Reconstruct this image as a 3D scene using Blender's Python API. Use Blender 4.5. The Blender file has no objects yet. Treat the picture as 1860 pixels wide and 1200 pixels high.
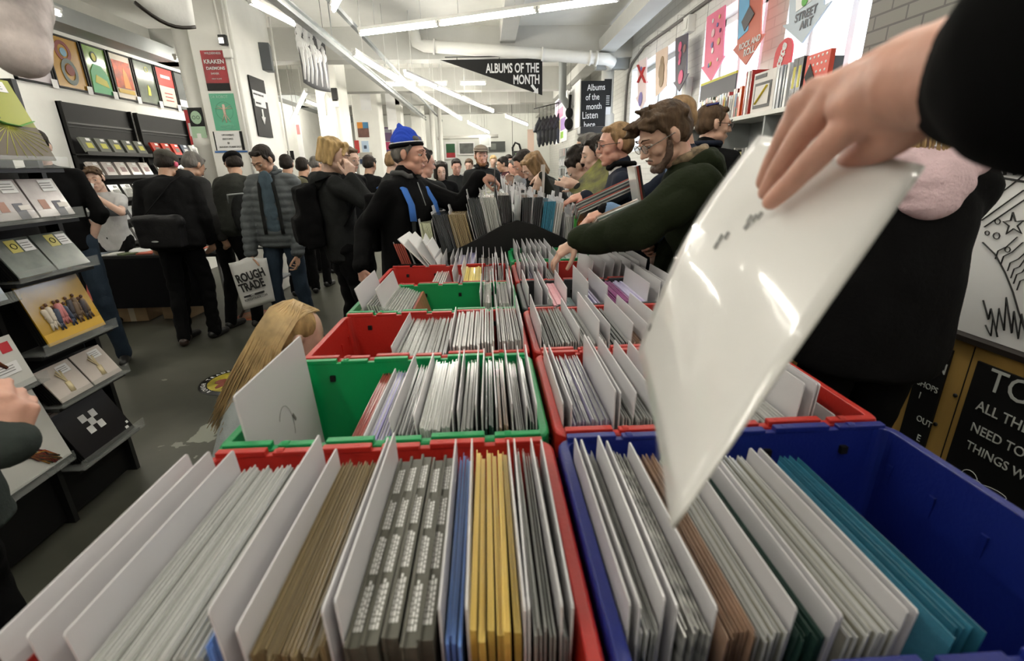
import bpy, bmesh, math, random
from mathutils import Vector, Matrix, noise
from math import sin, cos, pi, radians as R

random.seed(7)
S = bpy.context.scene
COL = S.collection

# ------------------------------------------------------------ camera
CAM_H = 1.55
FPX = 862.0
PITCH, YAW, ROLL = 0.3305, 0.045, -0.021
fw = Vector((sin(YAW) * cos(PITCH), cos(YAW) * cos(PITCH), -sin(PITCH)))
rt0 = Vector((cos(YAW), -sin(YAW), 0))
dn0 = fw.cross(rt0)
RT = cos(ROLL) * rt0 - sin(ROLL) * dn0
DN = sin(ROLL) * rt0 + cos(ROLL) * dn0
O = Vector((0, 0, CAM_H))
cd = bpy.data.cameras.new('camera')
cam = bpy.data.objects.new('camera', cd)
COL.objects.link(cam)
m = Matrix.Identity(4)
for i in range(3):
    m[i][0], m[i][1], m[i][2], m[i][3] = RT[i], -DN[i], -fw[i], O[i]
cam.matrix_world = m
cd.sensor_width = 36
cd.lens = FPX * 36 / 1860
cd.clip_start = 0.02
cd.clip_end = 100
cd.dof.use_dof = True
cd.dof.focus_distance = 4.0
cd.dof.aperture_fstop = 4.5
S.camera = cam

# ------------------------------------------------------------ world (overcast daylight outside the windows), exposure
w = bpy.data.worlds.new('world')
S.world = w
w.use_nodes = True
bg = w.node_tree.nodes['Background']
bg.inputs[0].default_value = (0.80, 0.88, 1.0, 1)
bg.inputs[1].default_value = 3.2
S.view_settings.view_transform = 'Standard'
S.view_settings.look = 'None'
S.view_settings.gamma = 1
S.view_settings.exposure = 1.2
S.cycles.max_bounces = 7
S.cycles.diffuse_bounces = 4
S.cycles.glossy_bounces = 3
S.cycles.transmission_bounces = 4
S.cycles.transparent_max_bounces = 8
S.cycles.sample_clamp_indirect = 6
TUBE_STRENGTH = 26.0


def ray(x, y):
    return fw + RT * ((x - 930) / FPX) + DN * ((y - 600) / FPX)


def at(x, y, Y=None, X=None, Z=None, N=None):
    """the point of the room behind that pixel on a plane of known Y, X or Z (or at a known distance N ahead)"""
    r = ray(x, y)
    if Y is not None:
        return O + r * (Y / r.y)
    if X is not None:
        return O + r * (X / r.x)
    if Z is not None:
        return O + r * ((Z - CAM_H) / r.z)
    return O + r * N


# ------------------------------------------------------------ materials
MATS = {}


def mat(name, col, rough=0.6, metal=0.0, noise_amt=0.0, scale=8.0, bump=0.0, bscale=60.0, coat=0.0,
        spec=0.5, emit=None, estr=0.0, alpha=1.0, trans=0.0, objvar=0.0, stretch=None, sheen=0.0, sss=0.0):
    if name in MATS:
        return MATS[name]
    mt = bpy.data.materials.new(name)
    mt.use_nodes = True
    nt = mt.node_tree
    b = nt.nodes['Principled BSDF']
    c = tuple(col) + (1,) if len(col) == 3 else col
    b.inputs['Base Color'].default_value = c
    b.inputs['Roughness'].default_value = rough
    b.inputs['Metallic'].default_value = metal
    b.inputs['Specular IOR Level'].default_value = spec
    b.inputs['Coat Weight'].default_value = coat
    b.inputs['Coat Roughness'].default_value = 0.12
    b.inputs['Alpha'].default_value = alpha
    b.inputs['Transmission Weight'].default_value = trans
    b.inputs['Sheen Weight'].default_value = sheen
    if sss:
        b.inputs['Subsurface Weight'].default_value = sss
        b.inputs['Subsurface Radius'].default_value = (0.02, 0.008, 0.005)
    if emit:
        b.inputs['Emission Color'].default_value = tuple(emit) + (1,)
        b.inputs['Emission Strength'].default_value = estr
    vec = None
    if noise_amt or bump:
        tc = nt.nodes.new('ShaderNodeTexCoord')
        mp = nt.nodes.new('ShaderNodeMapping')
        nt.links.new(tc.outputs['Object'], mp.inputs[0])
        if stretch:
            mp.inputs['Scale'].default_value = stretch
        vec = mp.outputs[0]
    src = None
    if noise_amt:
        n = nt.nodes.new('ShaderNodeTexNoise')
        n.inputs['Scale'].default_value = scale
        n.inputs['Detail'].default_value = 5
        nt.links.new(vec, n.inputs['Vector'])
        mx = nt.nodes.new('ShaderNodeMix')
        mx.data_type = 'RGBA'
        mx.inputs[6].default_value = tuple(max(0, v * (1 - noise_amt)) for v in c[:3]) + (1,)
        mx.inputs[7].default_value = tuple(min(1, v * (1 + noise_amt)) for v in c[:3]) + (1,)
        mr = nt.nodes.new('ShaderNodeMapRange')
        mr.inputs[1].default_value = 0.3
        mr.inputs[2].default_value = 0.7
        nt.links.new(n.outputs[0], mr.inputs[0])
        nt.links.new(mr.outputs[0], mx.inputs[0])
        src = mx.outputs[2]
    if objvar:
        oi = nt.nodes.new('ShaderNodeObjectInfo')
        mr = nt.nodes.new('ShaderNodeMapRange')
        mr.inputs[3].default_value = 1 - objvar
        mr.inputs[4].default_value = 1 + objvar
        nt.links.new(oi.outputs['Random'], mr.inputs[0])
        vm = nt.nodes.new('ShaderNodeVectorMath')
        vm.operation = 'SCALE'
        if src:
            nt.links.new(src, vm.inputs[0])
        else:
            vm.inputs[0].default_value = c[:3]
        nt.links.new(mr.outputs[0], vm.inputs[3])
        src = vm.outputs[0]
    if src:
        nt.links.new(src, b.inputs['Base Color'])
    if bump:
        n = nt.nodes.new('ShaderNodeTexNoise')
        n.inputs['Scale'].default_value = bscale
        n.inputs['Detail'].default_value = 4
        nt.links.new(vec, n.inputs['Vector'])
        bp = nt.nodes.new('ShaderNodeBump')
        bp.inputs['Strength'].default_value = bump
        bp.inputs['Distance'].default_value = 0.01
        nt.links.new(n.outputs[0], bp.inputs['Height'])
        nt.links.new(bp.outputs[0], b.inputs['Normal'])
    MATS[name] = mt
    return mt


def srgb(*c):
    return tuple(((v / 255) / 12.92 if v / 255 <= 0.04045 else ((v / 255 + 0.055) / 1.055) ** 2.4) for v in c)


# ------------------------------------------------------------ tagging and objects
def tag(o, label=None, cat=None, group=None, kind=None):
    if label:
        o['label'] = label
    if cat:
        o['category'] = cat
    if group:
        o['group'] = group
    if kind:
        o['kind'] = kind
    return o


def thing(name, label, cat, loc, group=None, kind=None):
    o = bpy.data.objects.new(name, None)
    o.empty_display_size = 0.1
    COL.objects.link(o)
    o.location = loc
    return tag(o, label, cat, group, kind)


def origin_of(o):
    v = Vector((0, 0, 0))
    while o is not None:
        v += Vector(o.location)
        o = o.parent
    return v





def link_mesh(name, me, mats, parent=None, loc=None, smooth=False):
    """me has world-space vertices: shift them so that the object sits at its own place"""
    o = bpy.data.objects.new(name, me)
    COL.objects.link(o)
    if parent is not None:
        o.parent = parent
        off = origin_of(parent)
    else:
        if loc is None and len(me.vertices):
            n = len(me.vertices)
            xs = [v.co.x for v in me.vertices]
            ys = [v.co.y for v in me.vertices]
            zs = [v.co.z for v in me.vertices]
            loc = ((min(xs) + max(xs)) / 2, (min(ys) + max(ys)) / 2, min(zs))
        off = Vector(loc or (0, 0, 0))
        o.location = off
    me.transform(Matrix.Translation(-off))
    if mats is not None:
        if not isinstance(mats, (list, tuple)):
            mats = [mats]
        for q in mats:
            me.materials.append(q)
    if smooth:
        me.polygons.foreach_set('use_smooth', [True] * len(me.polygons))
    return o


def frame_z(d, up=(0, 0, 1)):
    d = Vector(d).normalized()
    u = Vector(up)
    if abs(d.dot(u)) > 0.97:
        u = Vector((0, 1, 0))
    x = u.cross(d).normalized()
    y = d.cross(x)
    return x, y, d


class MB:
    def __init__(s):
        s.v, s.f, s.m, s.sm = [], [], [], []

    def add(s, vs, fs, m=0, sm=False):
        b = len(s.v)
        s.v += [tuple(v) for v in vs]
        s.f += [tuple(b + i for i in f) for f in fs]
        s.m += [m] * len(fs)
        s.sm += [sm] * len(fs)
        return s

    def hexa(s, p, m=0):
        """8 points: bottom 4 ccw, top 4 ccw"""
        return s.add(p, [(3, 2, 1, 0), (4, 5, 6, 7), (0, 1, 5, 4), (1, 2, 6, 5), (2, 3, 7, 6), (3, 0, 4, 7)], m)

    def box(s, c, d, rot=None, m=0):
        c = Vector(c)
        a, b, e = d[0] / 2, d[1] / 2, d[2] / 2
        P = [Vector(q) for q in [(-a, -b, -e), (a, -b, -e), (a, b, -e), (-a, b, -e), (-a, -b, e), (a, -b, e), (a, b, e), (-a, b, e)]]
        if rot is not None:
            P = [rot @ q for q in P]
        return s.hexa([c + q for q in P], m)

    def bb(s, x0, x1, y0, y1, z0, z1, m=0):
        return s.box(((x0 + x1) / 2, (y0 + y1) / 2, (z0 + z1) / 2), (abs(x1 - x0), abs(y1 - y0), abs(z1 - z0)), None, m)

    def slab(s, q, th, m=0):
        """a quad (or polygon) of points given thickness along its normal"""
        q = [Vector(p) for p in q]
        n = (q[1] - q[0]).cross(q[2] - q[1]).normalized() * (th / 2)
        k = len(q)
        return s.add([p - n for p in q] + [p + n for p in q],
                     [tuple(range(k - 1, -1, -1)), tuple(range(k, 2 * k))] + [(i, (i + 1) % k, k + (i + 1) % k, k + i) for i in range(k)], m)

    def tube(s, pts, r, n=8, m=0, flat=1.0):
        pts = [Vector(p) for p in pts]
        k = len(pts)
        rs = r if isinstance(r, (list, tuple)) else [r] * k
        vs, fs = [], []
        px = None
        for i, p in enumerate(pts):
            d = (pts[min(i + 1, k - 1)] - pts[max(i - 1, 0)])
            if d.length < 1e-9:
                d = Vector((0, 0, 1))
            x, y, z = frame_z(d)
            if px is not None:
                x = (px - z * px.dot(z))
                x = x.normalized() if x.length > 1e-6 else frame_z(d)[0]
                y = z.cross(x)
            px = x
            for j in range(n):
                a = 2 * pi * j / n
                vs.append(p + (x * cos(a) + y * sin(a) * flat) * rs[i])
        for i in range(k - 1):
            for j in range(n):
                j2 = (j + 1) % n
                fs.append((i * n + j, i * n + j2, (i + 1) * n + j2, (i + 1) * n + j))
        fs.append(tuple(range(n - 1, -1, -1)))
        fs.append(tuple((k - 1) * n + j for j in range(n)))
        return s.add(vs, fs, m, True)

    def lathe(s, prof, c, n=24, m=0, axis=(0, 0, 1)):
        c = Vector(c)
        x, y, z = frame_z(axis)
        vs, fs = [], []
        for r, h in prof:
            for j in range(n):
                a = 2 * pi * j / n
                vs.append(c + z * h + (x * cos(a) + y * sin(a)) * r)
        for i in range(len(prof) - 1):
            for j in range(n):
                j2 = (j + 1) % n
                fs.append((i * n + j, i * n + j2, (i + 1) * n + j2, (i + 1) * n + j))
        fs.append(tuple(range(n - 1, -1, -1)))
        fs.append(tuple((len(prof) - 1) * n + j for j in range(n)))
        return s.add(vs, fs, m, True)

    def loft(s, secs, n=20, m=0):
        """secs: (centre, x axis, rx, y axis, ry) rings"""
        vs, fs = [], []
        for c, x, rx, y, ry in secs:
            for j in range(n):
                a = 2 * pi * j / n
                ca, sa = cos(a), sin(a)
                ca, sa = math.copysign(abs(ca) ** .88, ca), math.copysign(abs(sa) ** .88, sa)
                vs.append(c + x * (rx * ca) + y * (ry * sa))
        k = len(secs)
        for i in range(k - 1):
            for j in range(n):
                j2 = (j + 1) % n
                fs.append((i * n + j, i * n + j2, (i + 1) * n + j2, (i + 1) * n + j))
        fs.append(tuple(range(n - 1, -1, -1)))
        fs.append(tuple((k - 1) * n + j for j in range(n)))
        return s.add(vs, fs, m, True)

    def ell(s, c, r, axes=None, n=16, k=10, m=0):
        c = Vector(c)
        ax = axes or (Vector((1, 0, 0)), Vector((0, 1, 0)), Vector((0, 0, 1)))
        vs, fs = [c + ax[2] * r[2]], []
        for i in range(1, k):
            t = pi * i / k
            for j in range(n):
                a = 2 * pi * j / n
                vs.append(c + ax[0] * r[0] * sin(t) * cos(a) + ax[1] * r[1] * sin(t) * sin(a) + ax[2] * r[2] * cos(t))
        vs.append(c - ax[2] * r[2])
        L = len(vs) - 1
        for j in range(n):
            j2 = (j + 1) % n
            fs.append((0, 1 + j, 1 + j2))
            for i in range(k - 2):
                fs.append((1 + i * n + j, 1 + (i + 1) * n + j, 1 + (i + 1) * n + j2, 1 + i * n + j2))
            fs.append((L, 1 + (k - 2) * n + j2, 1 + (k - 2) * n + j))
        return s.add(vs, fs, m, True)

    def cap(s, p0, p1, r0, r1, n=12, m=0):
        """tapered capsule"""
        p0, p1 = Vector(p0), Vector(p1)
        d = p1 - p0
        if d.length < 1e-6:
            return s.ell(p0, (r0, r0, r0), m=m)
        z = d.normalized()
        pts, rs = [], []
        for a in (-80, -50, -25):
            pts.append(p0 + z * r0 * sin(R(a)))
            rs.append(r0 * cos(R(a)))
        pts.append(p0)
        rs.append(r0)
        pts.append(p1)
        rs.append(r1)
        for a in (25, 50, 80):
            pts.append(p1 + z * r1 * sin(R(a)))
            rs.append(r1 * cos(R(a)))
        return s.tube(pts, rs, n, m)

    def mesh(s, name='m'):
        me = bpy.data.meshes.new(name)
        me.from_pydata(s.v, [], s.f)
        me.update()
        me.polygons.foreach_set('material_index', s.m)
        me.polygons.foreach_set('use_smooth', s.sm)
        return me

    def build(s, name, mats, parent=None, loc=None, bevel=0, seg=2):
        me = s.mesh(name)
        o = link_mesh(name, me, mats, parent, loc)
        if bevel:
            b = o.modifiers.new('b', 'BEVEL')
            b.width = bevel
            b.segments = seg
            b.limit_method = 'ANGLE'
        return o


def blob(mb, voxel, smooth=3, disp=None, name='blob', factor=0.5):
    """melt the overlapping pieces collected in mb into one continuous surface"""
    me = mb.mesh(name)
    o = bpy.data.objects.new('tmp', me)
    COL.objects.link(o)
    r = o.modifiers.new('r', 'REMESH')
    r.mode = 'VOXEL'
    r.voxel_size = voxel
    r.use_smooth_shade = True
    if smooth:
        q = o.modifiers.new('s', 'SMOOTH')
        q.factor = factor
        q.iterations = smooth
    dg = bpy.context.evaluated_depsgraph_get()
    out = bpy.data.meshes.new_from_object(o.evaluated_get(dg))
    bpy.data.objects.remove(o)
    out.materials.clear()
    if disp:
        ns = [Vector(v.normal) for v in out.vertices]
        for v, n in zip(out.vertices, ns):
            v.co += n * disp(v.co)
    out.polygons.foreach_set('use_smooth', [True] * len(out.polygons))
    out.polygons.foreach_set('material_index', [0] * len(out.polygons))
    return out


FONT = None


def text_mesh(txt, size, origin, xdir, ydir, depth=0.002, align='LEFT', width=1.0, bold=0.0, space=1.0, line=1.0):
    """raised lettering lying on the plane of xdir, ydir, its left base line at origin"""
    cu = bpy.data.curves.new('t', 'FONT')
    cu.body = txt
    cu.size = size
    cu.align_x = align
    cu.extrude = depth / 2
    cu.offset = bold
    cu.space_character = space
    cu.space_line = line
    cu.resolution_u = 3
    o = bpy.data.objects.new('tmp', cu)
    COL.objects.link(o)
    dg = bpy.context.evaluated_depsgraph_get()
    me = bpy.data.meshes.new_from_object(o.evaluated_get(dg))
    bpy.data.objects.remove(o)
    x, y = Vector(xdir).normalized(), Vector(ydir)
    y = (y - x * y.dot(x)).normalized()
    z = x.cross(y)
    M = Matrix.Identity(4)
    og = Vector(origin) + z * depth * 0.6
    for i in range(3):
        M[i][0], M[i][1], M[i][2], M[i][3] = x[i] * width, y[i], z[i], og[i]
    me.transform(M)
    me.materials.clear()
    return me


def carrier(t):
    """the board or sheet of a sign, which carries its lettering"""
    for ch in t.children:
        if ch.name.split('.')[0] in ('board', 'sheet', 'cover', 'print', 'bag_body', 'disc', 'front_board'):
            return ch
    return t


def text(txt, size, origin, xdir, ydir, mt, parent, name='lettering', **k):
    parent = carrier(parent)
    return link_mesh(name, text_mesh(txt, size, origin, xdir, ydir, **k), mt, parent)


def scribble(seed, origin, xdir, ydir, w_, h_, mt, parent, n=10, r=0.002, name='drawing'):
    rn = random.Random(seed)
    x, y = Vector(xdir).normalized(), Vector(ydir).normalized()
    z = x.cross(y)
    mb = MB()
    for _ in range(n):
        a = Vector(origin) + x * rn.uniform(.1, .9) * w_ + y * rn.uniform(.1, .9) * h_ + z * .002
        pts = [a]
        d = rn.uniform(0, 6.28)
        for _ in range(6):
            d += rn.uniform(-.9, .9)
            q = pts[-1] + (x * cos(d) + y * sin(d)) * min(w_, h_) * .1
            u, v = (q - Vector(origin)).dot(x), (q - Vector(origin)).dot(y)
            if not (.03 * w_ < u < .97 * w_ and .03 * h_ < v < .97 * h_):
                break
            pts.append(q)
        if len(pts) > 1:
            mb.tube(pts, r, 4)
    return mb.build(name, mt, parent)


def coords(mb):
    return mb

# ------------------------------------------------------------ shared materials
M_white = mat('white_paint', (0.80, 0.795, 0.75), 0.55, noise_amt=0.05, scale=3, bump=0.15, bscale=25)
M_ceil = mat('ceiling_paint', (0.82, 0.815, 0.77), 0.7, noise_amt=0.06, scale=2, bump=0.2, bscale=12)
M_beam = mat('beam_paint', (0.52, 0.52, 0.49), 0.6, noise_amt=0.06, scale=3, bump=0.1)
M_gray = mat('grey_paint', (0.33, 0.35, 0.35), 0.5, noise_amt=0.05, scale=4)
M_brickg = mat('grey_brick', (0.13, 0.125, 0.11), 0.7)
M_black = mat('black_board', (0.0055, 0.0055, 0.0055), 0.55, spec=.3)
M_blackc = mat('black_cloth', (0.003, 0.003, 0.004), 0.95, bump=0.3, bscale=30, spec=.15)
M_blackm = mat('black_metal', (0.008, 0.008, 0.008), 0.4)
M_paper = mat('white_paper', (0.80, 0.80, 0.80), 0.6)
M_wtext = mat('white_ink', (0.75, 0.75, 0.74), 0.8)
M_chalk = mat('chalk', (0.45, 0.47, 0.45), 0.9)
M_ktext = mat('black_ink', (0.01, 0.01, 0.01), 0.7)
M_acryl = mat('clear_acrylic', (0.55, 0.58, 0.56), 0.08, alpha=0.16, coat=1.0)
M_glass = mat('window_glass', (0.9, 0.95, 1.0), 0.05, alpha=0.12, coat=0.5)
M_tube = mat('lit_tube', (1, 1, 1), 0.4, emit=(1.0, 0.95, 0.84), estr=TUBE_STRENGTH)
M_fix = mat('tube_fitting', (0.65, 0.65, 0.62), 0.4)
M_card = mat('cardboard', (0.30, 0.20, 0.11), 0.8, noise_amt=0.12, scale=10)
M_ply = mat('plywood', (0.42, 0.26, 0.07), 0.55, noise_amt=0.25, scale=5, stretch=(1, 1, 0.15))
M_tape = mat('brown_tape', (0.45, 0.38, 0.28), 0.3)
M_cable = mat('grey_cable', (0.16, 0.15, 0.14), 0.5)


def brick_mat(name, col, mortar, sc=1.0, rough=0.55):
    mt = mat(name, col, rough)
    nt = mt.node_tree
    b = nt.nodes['Principled BSDF']
    tc = nt.nodes.new('ShaderNodeTexCoord')
    sx = nt.nodes.new('ShaderNodeSeparateXYZ')
    cx = nt.nodes.new('ShaderNodeCombineXYZ')
    nt.links.new(tc.outputs['Object'], sx.inputs[0])
    nt.links.new(sx.outputs[1], cx.inputs[0])
    nt.links.new(sx.outputs[2], cx.inputs[1])
    br = nt.nodes.new('ShaderNodeTexBrick')
    br.inputs['Scale'].default_value = sc
    br.inputs['Color1'].default_value = tuple(col) + (1,)
    br.inputs['Color2'].default_value = tuple(c * .93 for c in col) + (1,)
    br.inputs['Mortar'].default_value = tuple(mortar) + (1,)
    br.inputs['Brick Width'].default_value = 0.225
    br.inputs['Row Height'].default_value = 0.075
    br.inputs['Mortar Size'].default_value = 0.006
    nt.links.new(cx.outputs[0], br.inputs['Vector'])
    nt.links.new(br.outputs['Color'], b.inputs['Base Color'])
    bp = nt.nodes.new('ShaderNodeBump')
    bp.inputs['Strength'].default_value = 0.5
    bp.inputs['Distance'].default_value = 0.004
    bp.invert = True
    nt.links.new(br.outputs['Fac'], bp.inputs['Height'])
    nt.links.new(bp.outputs[0], b.inputs['Normal'])
    return mt


M_wbrick = brick_mat('white_brick', (0.74, 0.735, 0.70), (0.62, 0.61, 0.58))
M_gbrick = brick_mat('dark_brick', (0.15, 0.145, 0.125), (0.07, 0.068, 0.06))


def floor_mat():
    mt = mat('polished_concrete', (0.06, 0.06, 0.05), 0.3)
    nt = mt.node_tree
    b = nt.nodes['Principled BSDF']
    tc = nt.nodes.new('ShaderNodeTexCoord')
    n1 = nt.nodes.new('ShaderNodeTexNoise')
    n1.inputs['Scale'].default_value = 1.6
    n1.inputs['Detail'].default_value = 8
    nt.links.new(tc.outputs['Object'], n1.inputs['Vector'])
    cr = nt.nodes.new('ShaderNodeValToRGB')
    e = cr.color_ramp.elements
    e[0].position, e[0].color = 0.35, (0.036, 0.038, 0.028, 1)
    e[1].position, e[1].color = 0.68, (0.088, 0.088, 0.070, 1)
    nt.links.new(n1.outputs[0], cr.inputs[0])
    # worn pale patches: irregular islands where the coating has come away
    n2 = nt.nodes.new('ShaderNodeTexNoise')
    n2.inputs['Scale'].default_value = 5.5
    n2.inputs['Detail'].default_value = 7
    nt.links.new(tc.outputs['Object'], n2.inputs['Vector'])
    last = None
    for (px, py, rad) in [(350, 800, .26), (300, 690, .06), (385, 775, .14)]:
        p = at(px, py, Z=0)
        vm = nt.nodes.new('ShaderNodeVectorMath')
        vm.operation = 'DISTANCE'
        nt.links.new(tc.outputs['Object'], vm.inputs[0])
        vm.inputs[1].default_value = (p.x - FLOOR_C[0], p.y - FLOOR_C[1], 0)
        mr = nt.nodes.new('ShaderNodeMapRange')
        mr.inputs[1].default_value = 0
        mr.inputs[2].default_value = rad * 1.6
        mr.inputs[3].default_value = 0.32
        mr.inputs[4].default_value = -0.1
        nt.links.new(vm.outputs['Value'], mr.inputs[0])
        if last is None:
            last = mr.outputs[0]
        else:
            mx = nt.nodes.new('ShaderNodeMath')
            mx.operation = 'MAXIMUM'
            nt.links.new(last, mx.inputs[0])
            nt.links.new(mr.outputs[0], mx.inputs[1])
            last = mx.outputs[0]
    ad = nt.nodes.new('ShaderNodeMath')
    ad.operation = 'ADD'
    nt.links.new(last, ad.inputs[0])
    nt.links.new(n2.outputs[0], ad.inputs[1])
    gt = nt.nodes.new('ShaderNodeMapRange')
    gt.inputs[1].default_value = 0.72
    gt.inputs[2].default_value = 0.735
    nt.links.new(ad.outputs[0], gt.inputs[0])
    mx = nt.nodes.new('ShaderNodeMix')
    mx.data_type = 'RGBA'
    nt.links.new(gt.outputs[0], mx.inputs[0])
    nt.links.new(cr.outputs[0], mx.inputs[6])
    mx.inputs[7].default_value = (0.23, 0.24, 0.20, 1)
    nt.links.new(mx.outputs[2], b.inputs['Base Color'])
    mr = nt.nodes.new('ShaderNodeMapRange')
    mr.inputs[3].default_value = 0.28
    mr.inputs[4].default_value = 0.5
    nt.links.new(n1.outputs[0], mr.inputs[0])
    nt.links.new(mr.outputs[0], b.inputs['Roughness'])
    return mt


# ------------------------------------------------------------ the room
XL, XR, YB, YF, ZC = -4.8, 2.3, -2.2, 18.0, 3.55
FLOOR_C = ((XL + XR) / 2, (YB + YF) / 2)
M_floor = floor_mat()


def struct(name, mb, m, bevel=0, parent=None):
    o = mb.build(name, m, parent, bevel=bevel)
    if parent is None:
        o['kind'] = 'structure'
    return o


fl = struct('floor', MB().bb(XL, XR, YB, YF, -0.1, 0), M_floor)
fl.data.transform(Matrix.Translation((0, 0, -0.1)))
fl.location.z += 0.1
struct('ceiling', MB().bb(XL - .2, XR + .35, YB, YF, ZC, ZC + .15), M_ceil)
struct('wall_left', MB().bb(XL - .2, XL, YB, YF, 0, ZC), M_white)
struct('wall_far', MB().bb(XL - .2, XR + .35, YF, YF + .2, 0, ZC), mat('far_wall', (0.72, 0.73, 0.69), 0.7, noise_amt=.08, scale=1))
struct('wall_back', MB().bb(XL - .2, XR + .35, YB - .2, YB, 0, ZC), M_white)
wins = [(3.12, 4.02), (4.32, 5.5), (6.0, 8.1)]
ZW0, ZW1 = 1.75, 2.93
wr = MB()
wr.bb(XR, XR + .35, YB, YF, 0, ZW0)
wr.bb(XR, XR + .35, YB, YF, ZW1, ZC)
ys = [YB] + [v for a in wins for v in a] + [YF]
for i in range(0, len(ys), 2):
    wr.bb(XR, XR + .35, ys[i], ys[i + 1], ZW0, ZW1)
struct('wall_right', wr, M_wbrick)
struct('trim_1', MB().bb(XR - .05, XR - .001, 2.3, 3.08, 0, ZC - .001), M_gbrick)          # dark painted brick pier
for i, (a, b) in enumerate(wins):
    g = struct('window_%d' % (i + 1), MB().bb(XR + .22, XR + .23, a, b, ZW0, ZW1), M_glass)
    f = MB()
    n = 3 if b - a > 1 else 2
    f.bb(XR + .2, XR + .26, a, b, ZW0, ZW0 + .06)
    f.bb(XR + .2, XR + .26, a, b, ZW1 - .06, ZW1)
    for k in range(n + 1):
        y = a + (b - a) * k / n
        f.bb(XR + .2, XR + .26, max(a, y - .03), min(b, y + .03), ZW0, ZW1)
    f.build('window_frame', M_paper if i < 2 else M_gray, g)

# beams across the ceiling, haunches and columns
BEAMS = (2.0, 5.1, 8.15, 11.2, 13.4, 15.6)
for y in BEAMS:
    b = MB().bb(XL, XR, y, y + .32, 3.12, ZC)
    struct('ceiling_beam', b, M_beam)
struct('ceiling_beam', MB().bb(1.78, 2.02, YB, YF, 3.18, 3.36), M_beam)
struct('ceiling_beam', MB().bb(XL, XL + .3, YB, YF, 3.12, 3.30), M_gray)
# a short stub of beam below the ceiling over the middle
struct('ceiling_beam', MB().bb(.28, .5, 5.42, 8.15, 3.32, 3.55), M_beam)


def col(px0, px1, Y, d, z1=ZC, name='column'):
    a, b = at(px0, 200, Y=Y).x, at(px1, 200, Y=Y).x
    return struct(name, MB().bb(a, b, Y, Y + d, 0, z1), M_white, bevel=.015)


c1 = struct('column', MB().bb(-3.36, -2.86, 6.42, 7.5, 0, ZC), M_white, bevel=.02)
c2 = struct('column', MB().bb(-3.14, -2.72, 10.0, 10.7, 0, ZC), M_white, bevel=.02)
struct('column', MB().bb(-3.12, -2.5, 12.5, 13.0, 0, ZC), M_white, bevel=.02)
struct('column', MB().bb(-2.42, -2.12, 13.4, 13.8, 0, ZC), M_white, bevel=.02)
struct('column', MB().bb(-2.0, -1.7, 14.2, 14.6, 0, ZC), M_white, bevel=.02)
for (px, Y, r) in ((786, 14.8, .07), (800, 15.2, .06), (770, 14.6, .05)):
    p = at(px, 240, Y=Y)
    struct('column', MB().lathe([(r, 0), (r, ZC)], (p.x, p.y, 0), 14), M_white)
struct('column', MB().lathe([(.12, 0), (.12, 1.86), (.15, 1.88), (.15, 2.02), (.12, 2.04), (.12, ZC)], (-3.5, 6.62, 0), 20), M_white)
# round pipe column on the right with its saddle, and the pipe across
struct('column', MB().lathe([(.13, 0), (.13, 2.35), (.10, 2.37), (.10, ZC)], (2.02, 8.5, 0), 20), M_white)
mb = MB()
mb.tube([(-1.0, 8.03, 3.54), (-.95, 8.03, 3.3), (-.85, 8.03, 3.27), (1.75, 8.03, 3.08), (1.88, 8.03, 3.07), (1.97, 8.12, 3.06), (2.0, 8.38, 3.05)], .085, 12)
for x in (-.7, .9, 1.62, 1.72):
    mb.tube([(x - .015, 8.03, 3.27 - (x + .85) * .073), (x + .015, 8.03, 3.27 - (x + .88) * .073)], .105, 12)
t = mb.build('water_pipe', M_white)
tag(t, 'white pipe running across below the ceiling in front of a beam', 'pipe')
t = MB().bb(1.78, 2.28, 8.25, 8.39, 2.98, 3.12).build('bracket_box', M_gray)
tag(t, 'grey steel box bracket clamped to the round pipe column on the right', 'bracket')
# grey angular duct behind it
mb = MB().tube([(1.45, 9.6, 3.548), (1.45, 9.6, 2.75), (1.62, 9.6, 2.55)], .07, 4)
tag(mb.build('duct_pipe', M_gray), 'grey square duct bending towards the right wall near the chalkboard', 'duct')

# the overhead steel rail with cable tray
mb = MB()
mb.bb(-1.74, -1.66, 1.0, 15.0, 2.96, 2.975)
mb.bb(-1.74, -1.66, 1.0, 15.0, 2.885, 2.90)
mb.bb(-1.705, -1.695, 1.0, 15.0, 2.90, 2.96)
for y in (3.2, 6.3, 9.4, 12.5):
    mb.bb(-1.705, -1.695, y, y + .01, 2.97, ZC)
t = mb.build('steel_rail', mat('galvanised', (.42, .44, .44), .4, .6, noise_amt=.15, scale=6))
tag(t, 'long galvanised steel rail hung along the left side of the aisle', 'rail')
# thin cable conduits
for k, (x, z, lab) in enumerate([(-1.38, 3.02, 'thin grey cable rail carrying the right of two long tube light rows')]):
    t = MB().bb(x - .02, x + .02, 5.0, 17.0, z, z + .04).build('cable_rail', M_gray)
    tag(t, lab, 'rail')
t = MB().tube([(XR - .02, 2.2, 3.05), (XR - .02, 7.5, 3.12), (XR - .02, 8.05, 3.02), (XR - .02, 8.25, 2.9), (XR - .02, 8.3, 2.6), (XR - .02, 8.3, 1.6)], .018, 6).build('wall_cable', M_cable)
tag(t, 'dark cable clipped along the top of the right wall above the windows', 'cable')
t = MB().box((XR - .04, 5.85, 2.98), (.08, .16, .16)).box((XR - .085, 5.85, 2.98), (.01, .1, .1)).build('junction_box', M_white, bevel=.01)
tag(t, 'cream round cornered junction box on the right wall above the windows', 'junction box')
t = MB().box((XR - .04, 5.75, 2.3), (.08, .12, .3)).build('wall_box', M_white, bevel=.01)
tag(t, 'white wall box on the brick pier between the window recesses', 'junction box')

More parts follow.
